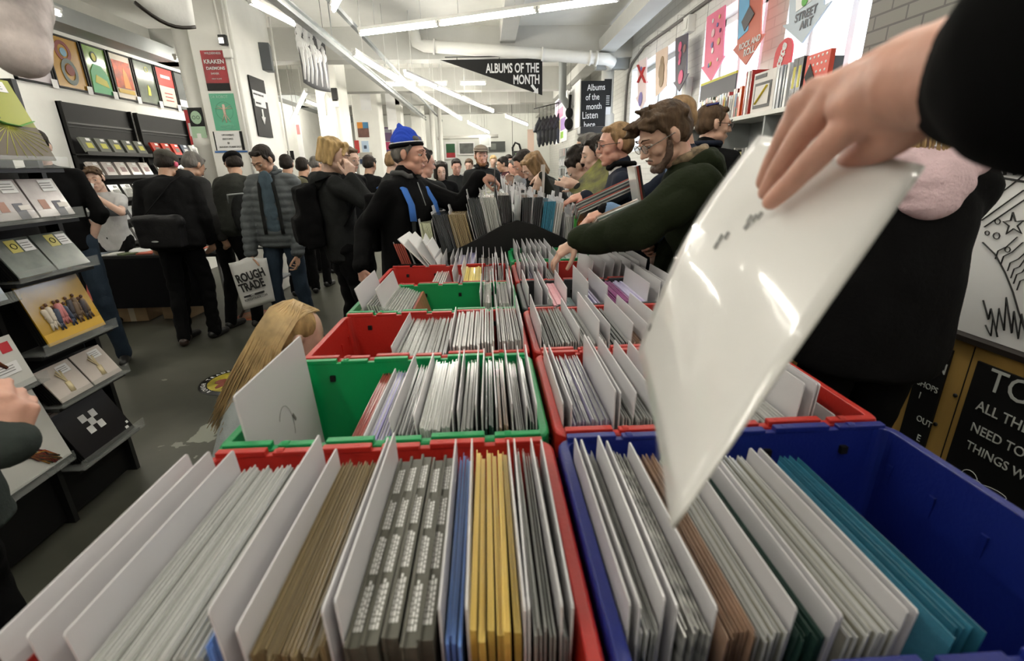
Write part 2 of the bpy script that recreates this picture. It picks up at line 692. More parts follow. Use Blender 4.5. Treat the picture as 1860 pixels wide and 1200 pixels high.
# ------------------------------------------------------------ tube lights
def tube_light(a, b, lab, group=None, drop=.0):
    a, b = Vector(a), Vector(b)
    t = thing('tube_light', lab, 'light', (a + b) / 2, group)
    MB().tube([a, b], .019, 10).build('tube', M_tube, t)
    x, y, z = frame_z(b - a)
    q = MB()
    up = Vector((0, 0, 1))
    L = (b - a).length
    rot = Matrix((x, y, z)).transposed()
    q.box((a + b) / 2 + up * .045, (.05, .03, L + .04), rot)
    q.box(a + up * .01, (.035, .05, .03), rot)
    q.box(b + up * .01, (.035, .05, .03), rot)
    for k in (.2, .8):
        p = a.lerp(b, k)
        zt = ZC - .003
        for yb_ in BEAMS:
            if yb_ - .02 < p.y < yb_ + .34:
                zt = 3.118
        if 1.7 < p.x < 2.1:
            zt = 3.17
        q.tube([p + up * .05, Vector((p.x, p.y, zt))], .004, 5)
    q.build('fitting', M_fix, t)
    return t


A0, A1, A2, A3 = [at(*p, Z=2.95) for p in ((652, 62), (797, 44), (976, 19), (1125, -2))]
for i, (a, b, wd) in enumerate([(A0, A1, 'left'), (A1, A2, 'middle'), (A2, A3, 'right')]):
    d = (b - a).normalized() * .02
    tube_light(a + d, b - d, 'lit tube light crossing below the ceiling beam, %s of the slanting row of three' % wd, 'slanting tube lights over the aisle')


def run(px0, px1, n, nm, z=2.75, gap=.03):
    a, b = at(*px0, Z=z), at(*px1, Z=z)
    for k in range(n):
        p, q = a.lerp(b, k / n), a.lerp(b, (k + 1) / n)
        d = (q - p).normalized() * gap
        tube_light(p + d, q - d, 'lit ceiling tube, number %d from the camera in the %s' % (k + 1, nm), nm)


run((642, 98), (838, 217), 5, 'left long tube row')
run((735, 135), (896, 203), 4, 'right long tube row')
run((850, 223), (888, 241), 2, 'left row far end', 2.6)
run((918, 211), (958, 227), 2, 'right row far end', 2.6)
tube_light(at(455, 4, Z=3.0), at(534, 44, Z=3.0), 'lit tube light between the poster column and the steel rail')
tube_light(at(606, 18, Z=2.95), at(640, -50, Z=2.95), 'lit tube light at the top edge left of the aisle')
p = at(530, 222, Y=10.5)
q = at(556, 168, Y=8.6)
tube_light(p, q, 'lit tube light seen between the two left columns, slanting')
# tubes across, far down the hall
for i, (x0, x1, Y, z) in enumerate([(700, 750, 9.6, 3.0), (758, 808, 9.6, 3.0), (835, 880, 9.6, 3.0)]):
    a = at(x0, 110, Y=Y)
    b = at(x1, 110, Y=Y)
    a.z = b.z = z
    tube_light(a, b, 'short lit tube across the far ceiling bays, %s' % ['leftmost behind the hanging arrow sign', 'second behind the hanging arrow sign', 'third behind the hanging arrow sign', 'left one of the farther bay', 'right one of the farther bay'][i], 'tubes across the far ceiling bays')
# unseen tubes added above, behind and beside the view to light the room
for i, (a, b) in enumerate([((-1.2, -1.5, 3.0), (-1.2, .3, 3.0)), ((.9, -1.5, 3.0), (.9, .3, 3.0)), ((-1.2, 1.4, 3.05), (-1.2, 3.2, 3.05)), ((1.1, 1.4, 3.05), (1.1, 3.2, 3.05)), ((-3.8, 1.0, 3.05), (-3.8, 2.8, 3.05)), ((-4.1, 4.0, 3.05), (-4.1, 5.6, 3.05)), ((-4.2, 7.6, 3.05), (-4.2, 9.2, 3.05)), ((-4, 12, 3.05), (-4, 14, 3.05))]):
    tube_light(a, b, 'unseen tube light added out of the frame to light the shop', 'added tube lights out of the frame')
for k in range(3):  # unseen tubes added behind the last beam to brighten the far wall
    tube_light((-1.9 + 1.4 * k, 16.3, 3.36), (-.6 + 1.4 * k, 16.3, 3.36), 'unseen tube light added behind the last ceiling beam, %s from the left' % ['first', 'second', 'third'][k], 'added tube lights above the far counter')
# far emergency box light
t = thing('box_lamp', 'small square lamp box hung at the end of the tube row', 'lamp', (at(877, 257, Y=15).x, 15, 2.0))
p = at(881, 257, Y=15)
MB().box(p, (.34, .12, .3)).build('housing', M_paper, t)
MB().tube([p + Vector((0, 0, .14)), Vector((p.x, p.y, ZC - .002))], .006, 6).build('hanging_rod', M_fix, t)
MB().box(p + Vector((0, -.062, 0)), (.26, .01, .22)).build('lens', mat('lamp_lens', (.5, .52, .5), .3), t)
mb = MB().tube([at(795, 251, Y=15.3), at(905, 247, Y=15.3)], .05, 10)
tag(mb.build('heating_pipe', M_white), 'horizontal white pipe in front of the far wall above the frames', 'pipe')

# ------------------------------------------------------------ tables, crates and the records in them
RIM = 1.0987
Y0 = 0.327
M_red = mat('red_plastic', (0.42, 0.018, 0.012), 0.38, bump=.08, bscale=150)
M_green = mat('green_plastic', (0.0, 0.26, 0.075), 0.38, bump=.08, bscale=150)
M_blue = mat('blue_plastic', (0.006, 0.015, 0.165), 0.36, bump=.08, bscale=150)
M_char = mat('charcoal_plastic', (0.02, 0.022, 0.026), 0.4)
M_div = mat('white_divider', (0.62, 0.61, 0.63), 0.38, objvar=.06, coat=.2)

t = thing('trestle_table', 'long black draped table carrying the two rows of record crates', 'table', (.1, 1.5, 0))
MB().bb(-.5, .74, .3, 2.74, .70, .733).build('tabletop', M_black, t)
MB().bb(-.47, .71, .33, 2.7, .12, .70).build('table_skirt', M_blackc, t)
for x in (-.46, .7):
    for y in (.36, 2.66):
        MB().bb(x - .02, x + .02, y - .02, y + .02, 0, .70).build('leg', M_blackm, t)


def rrect(x0, x1, y0, y1, r, z, n=4):
    out = []
    for cx, cy, a0 in ((x1 - r, y1 - r, 0), (x0 + r, y1 - r, 90), (x0 + r, y0 + r, 180), (x1 - r, y0 + r, 270)):
        for i in range(n + 1):
            a = R(a0 + 90 * i / n)
            out.append(Vector((cx + r * cos(a), cy + r * sin(a), z)))
    return out


def crate(x0, x1, y0, y1, m, label, top=RIM, h=.365, group=None):
    t = thing('plastic_crate', label, 'crate', ((x0 + x1) / 2, (y0 + y1) / 2, top - h), group)
    L = []
    for ins, z, r in ((.045, top - h, .03), (.014, top - .06, .03), (.0, top - .055, .03), (0, top - .004, .03), (.004, top, .028), (.018, top, .02), (.020, top - .03, .02), (.05, top - h + .012, .02)):
        L.append(rrect(x0 + ins, x1 - ins, y0 + ins * .8, y1 - ins * .8, r, z))
    vs = [v for l in L for v in l]
    n = len(L[0])
    fs = [tuple(range(n - 1, -1, -1)), tuple((len(L) - 1) * n + i for i in range(n))]
    for i in range(len(L) - 1):
        for j in range(n):
            fs.append((i * n + j, i * n + (j + 1) % n, (i + 1) * n + (j + 1) % n, (i + 1) * n + j))
    MB().add(vs, fs, 0).build('shell', m, t, bevel=.0015)
    # the segmented hinge rim along both long sides, with its square slots
    W = x1 - x0
    for (ya, yb, sgn) in ((y0 + .001, y0 + .016, 1), (y1 - .016, y1 - .001, -1)):
        q = MB()
        xs = [.03, .17, .19, .30, .33, .47, .50, .61, .64, .80, .83, .97]
        for i in range(0, 12, 2):
            q.bb(x0 + W * xs[i], x0 + W * xs[i + 1], ya, yb, top - .002, top + .006 + (.003 if i % 4 == 0 else 0))
        for k in (.2, .42, .66, .86):
            xc = x0 + W * k
            q.tube([(xc, (ya + yb) / 2, top + .002), (xc + .012, (ya + yb) / 2, top + .002)], .008, 8)
        q.build('hinge_rim', m, t, bevel=.0015)
    q = MB()
    for k in (.15, .38, .62, .85):
        xc = x0 + W * k
        yy = y1 - .018
        q.bb(xc - .006, xc + .006, yy - .006, yy + .004, top - .045, top - .031)
        yy = y0 + .018
        q.bb(xc - .006, xc + .006, yy - .004, yy + .006, top - .045, top - .031)
    for k in range(7):
        yc = y0 + .06 + k * (y1 - y0 - .12) / 6
        for xx in (x0 + .002, x1 - .002):
            q.bb(xx - .004, xx + .004, yc - .004, yc + .004, top - .05, top - .042)
    q.build('slots', M_black, t)
    # ribs and grip on the short ends
    for xx, sg in ((x0, 1), (x1, -1)):
        q = MB()
        for k in range(5):
            yc = y0 + .05 + k * (y1 - y0 - .1) / 4
            q.bb(xx + sg * .012, xx + sg * .026, yc - .005, yc + .005, top - .2, top - .055)
        q.build('end_ribs', m, t)
    for xx, sg in ((x0, 1), (x1, -1)):
        ym = (y0 + y1) / 2
        MB().bb(xx + sg * .004, xx + sg * .024, ym - .08, ym + .08, top - .115, top - .085).build('handle', m, t, bevel=.004)
    return t


XA, XB, XC, XD = -.488, .098, .106, .712


def rowy(k):
    return Y0 + .4 * k + .003, Y0 + .4 * (k + 1) - .003


CR = [('front red crate', 0, 0, M_red), ('green crate with the tall white card', 0, 1, M_green), ('red crate half empty on its left', 0, 2, M_red),
      ('green crate in the fourth row', 0, 3, M_green), ('red crate in the fifth row, left', 0, 4, M_red),
      ('blue crate', 1, 0, M_blue), ('red crate behind the blue one', 1, 1, M_red), ('third red crate of the right hand row', 1, 2, M_red),
      ('charcoal crate', 1, 3, M_char), ('red crate in the fifth row, right', 1, 4, M_red)]
CL = ['bright red plastic crate nearest the camera, packed with records, left of the blue crate', 'green plastic crate with a tall white card and an empty green stretch',
      'red plastic crate with its left third empty, beside the blonde child', 'green plastic crate with the empty middle, fourth from the camera in the left row',
      'small looking red crate with yellow edged records, farthest of the left row', 'deep blue plastic crate at the lower right, its right end empty',
      'red plastic crate directly behind the blue crate, full of grey records', 'red plastic crate full of silver edged records, third in the right row',
      'charcoal black plastic crate with pink and lilac records', 'red plastic crate under the hand of the man in green, with leaning white cards']
for (nm, c, k, mm), lab in zip(CR, CL):
    ya, yb = rowy(k)
    if k == 0:
        ya -= .04
    crate(XA if c == 0 else XC, XB if c == 0 else XD, ya, yb, mm, lab, group=None)
crate(XC, XC + .5, rowy(5)[0], rowy(5)[1] - .03, M_green, 'green plastic crate at the back of the right row beside the black peaked browser', top=RIM + .01)
ORD = ['first', 'second', 'third', 'fourth', 'fifth', 'sixth', 'seventh', 'eighth', 'ninth', 'tenth', 'eleventh', 'twelfth', 'thirteenth', 'fourteenth']


def rec(name, col, rough=.3, **k):
    return mat('sleeve_' + name, col, rough, coat=k.pop('coat', .9), objvar=k.pop('objvar', .25), bump=k.pop('bump', .35), bscale=k.pop('bscale', 28), **k)


RM = dict(
    grey=rec('grey', (.30, .31, .29), .3), silver=rec('silver', (.42, .43, .41), .2), white=rec('white', (.62, .62, .60), .35, objvar=.1),
    dark=rec('dark', (.035, .04, .045), .25), brown=rec('brown', (.25, .19, .10), .5, coat=.3), olive=rec('olive', (.085, .083, .065), .5, coat=.1, objvar=.1),
    blue=rec('blue', (.17, .32, .72), .2), gold=rec('gold', (.72, .52, .14), .2), teal=rec('teal', (.04, .20, .30), .2),
    green=rec('green', (.03, .075, .06), .3), beige=rec('beige', (.36, .35, .29), .25), rust=rec('rust', (.34, .22, .15), .3, noise_amt=.5, scale=14),
    zig=rec('zigzag', (.33, .33, .31), .5, noise_amt=1.0, scale=60), purple=rec('purple', (.36, .34, .62), .35), cream=rec('cream', (.60, .62, .45), .45),
    red=rec('red', (.35, .07, .05), .4), pink=rec('pink', (.70, .28, .34), .4), yellow=rec('yellow', (.75, .60, .10), .4), black=rec('black', (.012, .012, .014), .25),
    magenta=rec('magenta', (.35, .10, .28), .3), lilac=rec('lilac', (.50, .47, .68), .4), ltblue=rec('lightblue', (.45, .60, .62), .45), orange=rec('orange', (.85, .25, .03), .4), olivey=rec('oliveyellow', (.10, .10, .01), .3, noise_amt=1.0, scale=14))
RM['lip'] = rec('lip', (.62, .63, .62), .12, objvar=.1)
NREC = [0]
STUFF = MB()
STUFF_M = list(RM.keys())


def rec_mesh(th, w=.315, h=.315, two=None):
    b = MB()
    b.bb(-th / 2, th / 2, -w / 2, w / 2, 0, h)
    # clear outer bag lip standing a little above the cover
    b.bb(-th * .46, -th * .24, -w / 2 - .003, w / 2 + .002, 0, h + .005, 1)
    me = b.mesh('record_sleeve')
    return me


def section(crate_name, k, x0, x1, n, mt, desc, where, ztop=1.103, zl=None, lean=0.0, fill=.64, single=True, zslope=0.0, lettering=False):
    """a bunch of record sleeves standing on edge, x0..x1 at the top"""
    ya, yb = rowy(k)
    yc = (ya + yb) / 2 - (.02 if k == 0 else 0)
    th = (x1 - x0) / n * fill
    zb = ztop - .315
    me = None
    for i in range(n):
        x = x0 + (x1 - x0) * (i + .5) / n
        dy, dz = random.uniform(-.006, .006), random.uniform(-.004, .003) + zslope * i
        tilt = lean + random.uniform(-.004, .004)
        yaw = random.uniform(-.006, .006)
        if NREC[0] < 300 and k < 3:
            if me is None:
                me = rec_mesh(th)
                me.materials.append(RM[mt])
                me.materials.append(RM['lip'] if mt in ('grey', 'silver', 'white', 'dark', 'beige', 'lilac', 'purple') else RM[mt])
                lm = None
                if lettering:
                    b = MB()
                    rn = random.Random(3)
                    for blk in range(4):
                        for ln in (-.22, 0, .22):
                            u = -.14 + blk * .073
                            while u < -.14 + blk * .073 + rn.uniform(.045, .062):
                                wd = rn.uniform(.003, .008)
                                b.bb(ln * th - th * .07, ln * th + th * .07, u, u + wd, .315, .3156)
                                u += wd + .002
                    lm = b.mesh('spine_lettering')
                    lm.materials.append(M_wtext)
            o = bpy.data.objects.new('record_sleeve' if not lettering else 'record_box_set', me)
            COL.objects.link(o)
            if NREC[0] >= 0:
                o.location = (x - tilt * .315 * -1 if False else x + lean * -.315, yc + dy, zb + dz)
            o.rotation_euler = (0, tilt, yaw)
            tag(o, '%s %s, %s' % (desc, where, SHORT[crate_name]), 'record', '%s, %s' % (desc + 's', SHORT[crate_name]))
            if lettering:
                c = bpy.data.objects.new('spine_lettering', lm)
                COL.objects.link(c)
                c.parent = o
            NREC[0] += 1
        else:
            rot = Matrix.Rotation(tilt, 3, 'Y')
            c = Vector((x, yc + dy, zb + dz + .1575))
            STUFF.box(c, (th, .315, .315), rot, STUFF_M.index(mt))


DN_ = {}
SHORT = {'front red crate': 'front red crate', 'blue crate': 'blue crate', 'green crate with the tall card': 'nearest green crate', 'red crate behind the blue one': 'red crate behind blue',
         'red crate half empty on its left': 'half empty red crate', 'third red crate of the right row': 'red crate before charcoal', 'green crate in the fourth row': 'second green crate', 'charcoal crate': 'charcoal crate',
         'red crate in the fifth row, left': 'farthest left red crate', 'red crate in the fifth row, right': 'farthest right red crate', 'green crate at the back': 'green crate at the back', 'low black tray': 'low black tray'}


def divider(crate_name, k, x, z=1.14, lean=0.0, w=.31, note='', y=None, h=.36, th=.0022):
    ya, yb = rowy(k)
    yc = (ya + yb) / 2 - (.02 if k == 0 else 0) if y is None else y
    DN_[crate_name] = DN_.get(crate_name, 0) + 1
    i = DN_[crate_name]
    b = MB()
    # thin plastic card with clipped upper corners
    hw = w / 2
    c = .0025
    P = [(-hw, 0), (hw, 0), (hw, h - c), (hw - c, h), (-hw + c, h), (-hw, h - c)]
    b.slab([Vector((0, p[0], p[1])) for p in P], th)
    o = b.build('divider_card', M_div, loc=(0, 0, 0))
    o.location = (x - lean * h, yc + random.uniform(-.004, .004), z - h)
    o.rotation_euler = (0, lean, random.uniform(-.012, .012))
    tag(o, 'white divider card%s, %s from the left in the %s' % (note, ORD[min(i, 14) - 1], SHORT[crate_name]), 'divider', 'white divider cards, %s' % SHORT[crate_name])
    return o


def D(cn, k, *xs, **kw):
    for x in xs:
        z = kw.get('z', 1.14) + random.uniform(-.004, .006)
        divider(cn, k, x, **{**kw, 'z': z})


n0 = 'front red crate'
D(n0, 0, -.478, z=1.145, lean=-.12)
D(n0, 0, -.447, -.412, z=1.147, lean=-.08)
section(n0, 0, -.402, -.292, 15, 'grey', 'pale grey record sleeve', 'left of the pale blue ones', ztop=1.103, lean=-.05)
section(n0, 0, -.288, -.277, 2, 'blue', 'pale blue record sleeve', 'standing just left of the fourth divider', ztop=1.118)
D(n0, 0, -.273, z=1.163, lean=-.03)
D(n0, 0, -.252, z=1.142, lean=-.03)
section(n0, 0, -.248, -.176, 14, 'brown', 'tan brown card record sleeve', 'brown bunch', ztop=1.103, lean=-.03)
D(n0, 0, -.170, -.160, z=1.155, lean=-.02)
section(n0, 0, -.156, -.068, 5, 'olive', 'thick olive grey boxed set with pale spine lettering', 'mid crate', ztop=1.108, fill=.93, lettering=True)
D(n0, 0, -.062, z=1.142)
section(n0, 0, -.059, -.040, 4, 'blue', 'glossy mid blue record sleeve', 'between the boxed sets and the gold sleeves', ztop=1.106)
D(n0, 0, -.036, z=1.14)
section(n0, 0, -.033, .018, 6, 'gold', 'shiny golden yellow record sleeve', 'in the gold bunch', ztop=1.108, fill=.8)
D(n0, 0, .021, .028, z=1.14)
section(n0, 0, .031, .053, 7, 'silver', 'crinkled silver grey record sleeve', 'right of the gold bunch', ztop=1.108)
D(n0, 0, .058, z=1.14)
section(n0, 0, .061, .068, 2, 'dark', 'dark blue black record sleeve', 'at the right end', ztop=1.10)
D(n0, 0, .072, z=1.14, lean=.02)

n1 = 'blue crate'
D(n1, 0, .128, z=1.135)
D(n1, 0, .138, z=1.135)
section(n1, 0, .141, .160, 6, 'silver', 'silver edged record sleeve', 'after the second divider', ztop=1.098, lean=.03)
D(n1, 0, .165, .178, z=1.133, lean=.03)
section(n1, 0, .182, .212, 7, 'zig', 'black and white patterned record sleeve', 'rippled', ztop=1.098, lean=.03, fill=.95)
D(n1, 0, .218, z=1.125, lean=.04)
section(n1, 0, .224, .262, 9, 'rust', 'grey record sleeve with rusty patches', 'under the held white sleeve', ztop=1.09, lean=.05)
section(n1, 0, .264, .296, 7, 'beige', 'beige edged record sleeve', 'under the lowest corner of the held sleeve', ztop=1.085, lean=.06)
D(n1, 0, .306, z=1.11, lean=.07)
section(n1, 0, .307, .337, 7, 'green', 'dark green record sleeve', 'in the dark green bunch', ztop=1.08, lean=.08)
D(n1, 0, .345, .354, z=1.105, lean=.09)
section(n1, 0, .362, .416, 8, 'beige', 'glossy beige grey record sleeve', 'right of the dark green bunch', ztop=1.08, lean=.1)
D(n1, 0, .424, .438, z=1.10, lean=.10)
section(n1, 0, .470, .512, 5, 'teal', 'shiny teal blue record sleeve', 'beside the empty right end', ztop=1.075, lean=.10, fill=.42)

n2 = 'green crate with the tall card'
o = divider(n2, 1, -.452, z=1.185, lean=-.05, w=.315, note=' with a drawn loop', h=.40, y=.925, th=.004)
b = MB()
pts = [Vector((.0035, -.01 + .04 * cos(a / 10) * .8, .30 + .05 * sin(a / 10) - .05)) for a in range(-6, 26)]
b.tube(pts, .0005, 4)
b.box((.0035, .03, .255), (.001, .006, .02), Matrix.Rotation(.5, 3, 'X'))
c = b.build('drawn_loop', M_cable, None, loc=(0, 0, 0))
c.parent = o
section(n2, 1, -.272, -.244, 4, 'red', 'red and white edged record sleeve', 'at the left edge of its bunch', ztop=1.075, lean=-.12, fill=.5)
D(n2, 1, -.239, z=1.10, lean=-.12)
section(n2, 1, -.234, -.198, 5, 'purple', 'purple record sleeve', 'after the second divider', ztop=1.08, lean=-.1)
D(n2, 1, -.190, z=1.13, lean=-.08)
section(n2, 1, -.185, -.150, 5, 'dark', 'pale edged black record sleeve', 'after the third divider', ztop=1.09, lean=-.07, fill=.55)
D(n2, 1, -.146, z=1.125, lean=-.06)
section(n2, 1, -.140, -.084, 7, 'silver', 'bulky clear bagged record with glints', 'in the middle', ztop=1.10, lean=-.04, fill=.85)
D(n2, 1, -.078, -.068, z=1.135)
section(n2, 1, -.064, -.040, 5, 'grey', 'thin grey blue record sleeve', 'right of the bagged ones', ztop=1.098)
D(n2, 1, -.034, -.022, z=1.14)
section(n2, 1, -.018, -.002, 3, 'green', 'dark green record sleeve', 'near the right', ztop=1.10)
D(n2, 1, .002, z=1.145)
section(n2, 1, .006, .026, 5, 'rust', 'orange striped record sleeve', 'near the right', ztop=1.10)
D(n2, 1, .031, z=1.14)
section(n2, 1, .034, .055, 7, 'white', 'white record sleeve', 'near its right end', ztop=1.09)
D(n2, 1, .059, z=1.14)
section(n2, 1, .062, .074, 2, 'dark', 'black record sleeve in a crinkled bag', 'at its right end', ztop=1.105)
D(n2, 1, .078, z=1.14)

n3 = 'red crate behind the blue one'
D(n3, 1, .126, .140, z=1.14)
section(n3, 1, .146, .214, 17, 'lilac', 'pale lilac record sleeve with cream corner', 'in the left bunch', ztop=1.102, lean=.01)
D(n3, 1, .222, .233, z=1.16)
section(n3, 1, .238, .300, 11, 'grey', 'dark gapped silver record sleeve', 'left of the held white sleeve', ztop=1.10, lean=.03, fill=.55)
D(n3, 1, .262, .30, z=1.15, lean=.05)
D(n3, 1, .335, z=1.14, lean=.05)
section(n3, 1, .345, .56, 28, 'grey', 'wavy lipped grey record sleeve', 'right of the held sleeve', ztop=1.085, lean=.04, fill=.6)
D(n3, 1, .578, .598, .610, z=1.155, lean=.06)
D(n3, 1, .648, z=1.09, lean=.12)

n4 = 'red crate half empty on its left'
o = divider(n4, 2, -.30, z=1.03, lean=-.25, note=' leaning low')
section(n4, 2, -.318, -.306, 1, 'brown', 'brown card leaning low', 'in the empty part', ztop=1.02, lean=-.25, fill=.4)
D(n4, 2, -.262, z=1.12, lean=-.14)
section(n4, 2, -.252, -.122, 24, 'silver', 'narrow silver and lilac striped record sleeve', 'even bunch', ztop=1.09, lean=-.08, fill=.5)
D(n4, 2, -.112, z=1.13, lean=-.04)
section(n4, 2, -.104, .008, 15, 'white', 'uneven white edged record sleeve', 'in the middle', ztop=1.108, lean=-.02, fill=.6, zslope=.0008)
D(n4, 2, .016, z=1.165)
section(n4, 2, .020, .076, 13, 'white', 'tidy white record sleeve', 'at the right end', ztop=1.12, fill=.7)
D(n4, 2, .081, z=1.16)

n5 = 'third red crate of the right row'
D(n5, 2, .128, z=1.165)
section(n5, 2, .136, .182, 11, 'silver', 'silver edged record sleeve', 'at the left end', ztop=1.108, fill=.6)
section(n5, 2, .183, .224, 8, 'grey', 'glossy grey record sleeve', 'left of the second divider', ztop=1.108, fill=.7)
D(n5, 2, .229, z=1.15)
section(n5, 2, .234, .276, 9, 'grey', 'smoky grey record sleeve', 'after the second divider', ztop=1.105, fill=.7)
D(n5, 2, .282, z=1.165)
section(n5, 2, .286, .304, 3, 'white', 'white booklet sleeve', 'in the middle', ztop=1.11, fill=.9)
D(n5, 2, .309, z=1.155)
section(n5, 2, .314, .366, 10, 'dark', 'smoky dark record sleeve', 'right of the middle', ztop=1.10, lean=.03, fill=.5)
D(n5, 2, .372, z=1.155, lean=.04)
section(n5, 2, .378, .43, 8, 'rust', 'orange and tan striped record sleeve', 'right of the middle', ztop=1.10, lean=.05, fill=.6)
D(n5, 2, .412, .455, z=1.155, lean=.06)
D(n5, 2, .56, .60, .63, z=1.16, lean=.1)

n6 = 'green crate in the fourth row'
D(n6, 3, -.455, z=1.19, lean=-.25)
section(n6, 3, -.44, -.40, 6, 'cream', '', '', ztop=1.08, lean=-.2)
D(n6, 3, -.385, z=1.18, lean=-.25)
section(n6, 3, -.375, -.235, 16, 'silver', '', '', ztop=1.13, lean=-.3, zslope=-.0025, fill=.5)
section(n6, 3, -.235, -.22, 1, 'red', '', '', ztop=1.09, lean=-.3)
D(n6, 3, -.035, z=1.15, lean=-.04)
section(n6, 3, -.026, -.001, 7, 'white', '', '', ztop=1.115, fill=.6)
D(n6, 3, .002, .012, .024, z=1.165)
section(n6, 3, .028, .064, 10, 'white', '', '', ztop=1.11, fill=.6)
D(n6, 3, .068, .08, z=1.165)

n7 = 'charcoal crate'
D(n7, 3, .13, z=1.165)
section(n7, 3, .136, .17, 6, 'beige', '', '', ztop=1.02)
D(n7, 3, .178, .196, z=1.15)
section(n7, 3, .20, .215, 3, 'white', '', '', ztop=1.12)
section(n7, 3, .218, .258, 4, 'pink', '', '', ztop=1.10, fill=1.0)
D(n7, 3, .262, z=1.155)
section(n7, 3, .268, .33, 8, 'ltblue', '', '', ztop=1.04, fill=1.0)
D(n7, 3, .336, z=1.17)
section(n7, 3, .342, .39, 4, 'lilac', '', '', ztop=1.09)
D(n7, 3, .402, z=1.16)
section(n7, 3, .41, .50, 12, 'magenta', '', '', ztop=1.10, fill=.55)
section(n7, 3, .50, .54, 4, 'lilac', '', '', ztop=1.10, fill=.9)
D(n7, 3, .55, .59, .615, .655, z=1.165, lean=.08)

n8 = 'red crate in the fifth row, left'
section(n8, 4, -.225, -.162, 6, 'white', '', '', ztop=1.085, lean=-.2, fill=.5)
D(n8, 4, -.158, z=1.15, lean=-.1)
section(n8, 4, -.154, -.125, 2, 'lilac', '', '', ztop=1.06)
D(n8, 4, -.118, z=1.15, lean=-.1)
section(n8, 4, -.112, -.038, 8, 'yellow', '', '', ztop=1.10, fill=.9)
D(n8, 4, -.032, z=1.15)
section(n8, 4, -.028, .012, 6, 'grey', '', '', ztop=1.10)
D(n8, 4, .016, .026, .036, .058, .078, z=1.165)
section(n8, 4, .04, .055, 3, 'white', '', '', ztop=1.10)

n9 = 'red crate in the fifth row, right'
D(n9, 4, .13, .15, .163, .185, .20, .226, .24, z=1.16)
section(n9, 4, .165, .183, 3, 'lilac', '', '', ztop=1.10)
section(n9, 4, .202, .224, 4, 'pink', '', '', ztop=1.11)
section(n9, 4, .244, .28, 5, 'grey', '', '', ztop=1.09)
D(n9, 4, .29, z=1.165)
D(n9, 4, .44, .49, .53, .56, .60, .635, .67, z=1.17, lean=.12)

n10 = 'green crate at the back'
D(n10, 5, .14, .155, .185, .21, .235, .26, .285, .31, z=1.17)
section(n10, 5, .33, .55, 8, 'white', '', '', ztop=1.08)
D(n10, 5, .36, .45, z=1.14, lean=.3)

# low black box of white and lilac cards behind the left red crate
mb = MB()
x0, x1, ya, yb = -.52, .09, 2.345, 2.72
for a in ((x0, x1, ya, ya + .01), (x0, x1, yb - .01, yb), (x0, x0 + .01, ya, yb), (x1 - .01, x1, ya, yb)):
    mb.bb(*a, .734, 1.04)
mb.bb(x0, x1, ya, yb, .734, .745)
tag(mb.build('record_tray', M_black), 'low black tray of white and lilac cards at the foot of the peaked browser', 'tray')
n11 = 'low black tray'
D(n11, 5, -.27, -.235, -.195, -.17, -.15, -.115, -.095, -.07, -.03, .0, .035, .07, z=1.13, h=.30)
section(n11, 5, -.265, -.24, 3, 'cream', '', '', ztop=1.07)
section(n11, 5, -.165, -.12, 5, 'lilac', '', '', ztop=1.09, fill=.95)
section(n11, 5, -.11, -.075, 4, 'purple', '', '', ztop=1.10, fill=.95)
section(n11, 5, -.06, .06, 12, 'white', '', '', ztop=1.07)
# white sleeves flopped against each other at its left
for i, (px, py, wv, l) in enumerate([(728, 452, .30, -.75), (742, 452, .30, -.68), (752, 462, .30, -.6), (765, 455, .28, -.5), (775, 462, .28, -.45)]):
    p = at(px, py, Y=2.52)
    b = MB().bb(-.002, .002, -.15, .15, -.31, 0)
    o = b.build('paper_sleeve', M_paper, loc=(0, 0, 0))
    o.location = (p.x + .02, 2.53, p.z + .07)
    o.rotation_euler = (0, l, random.uniform(-.08, .08))
    tag(o, 'white paper sleeve flopped over beside the black jumper, %s of five' % ORD[i], 'sleeve', 'white paper sleeves flopped over at the left of the black tray')
    o.parent = None

# ------------------------------------------------------------ the black peaked browser with stepped bins behind the crates
t = thing('record_browser', 'long black browser with a peaked end panel, piled with records on both slopes', 'record browser', (.1, 5, 0))
prof = [(-.60, 0), (.80, 0), (.80, .97), (.42, 1.165), (.27, 1.235), (.17, 1.262), (.08, 1.235), (-.13, 1.13), (-.60, .95)]
for ya, yb in ((2.775, 2.80), (7.3, 7.325)):
    n = len(prof)
    b = MB()
    b.add([(p[0], ya, p[1]) for p in prof] + [(p[0], yb, p[1]) for p in prof], [tuple(range(n)), tuple(range(2 * n - 1, n - 1, -1))] + [(i, n + i, n + (i + 1) % n, (i + 1) % n) for i in range(n)], 0)
    b.build('end_panel', M_black, t)


def slope_z(x):
    return 1.20 - .47 * abs(x - .17) * (1.0 if x < .17 else .95)


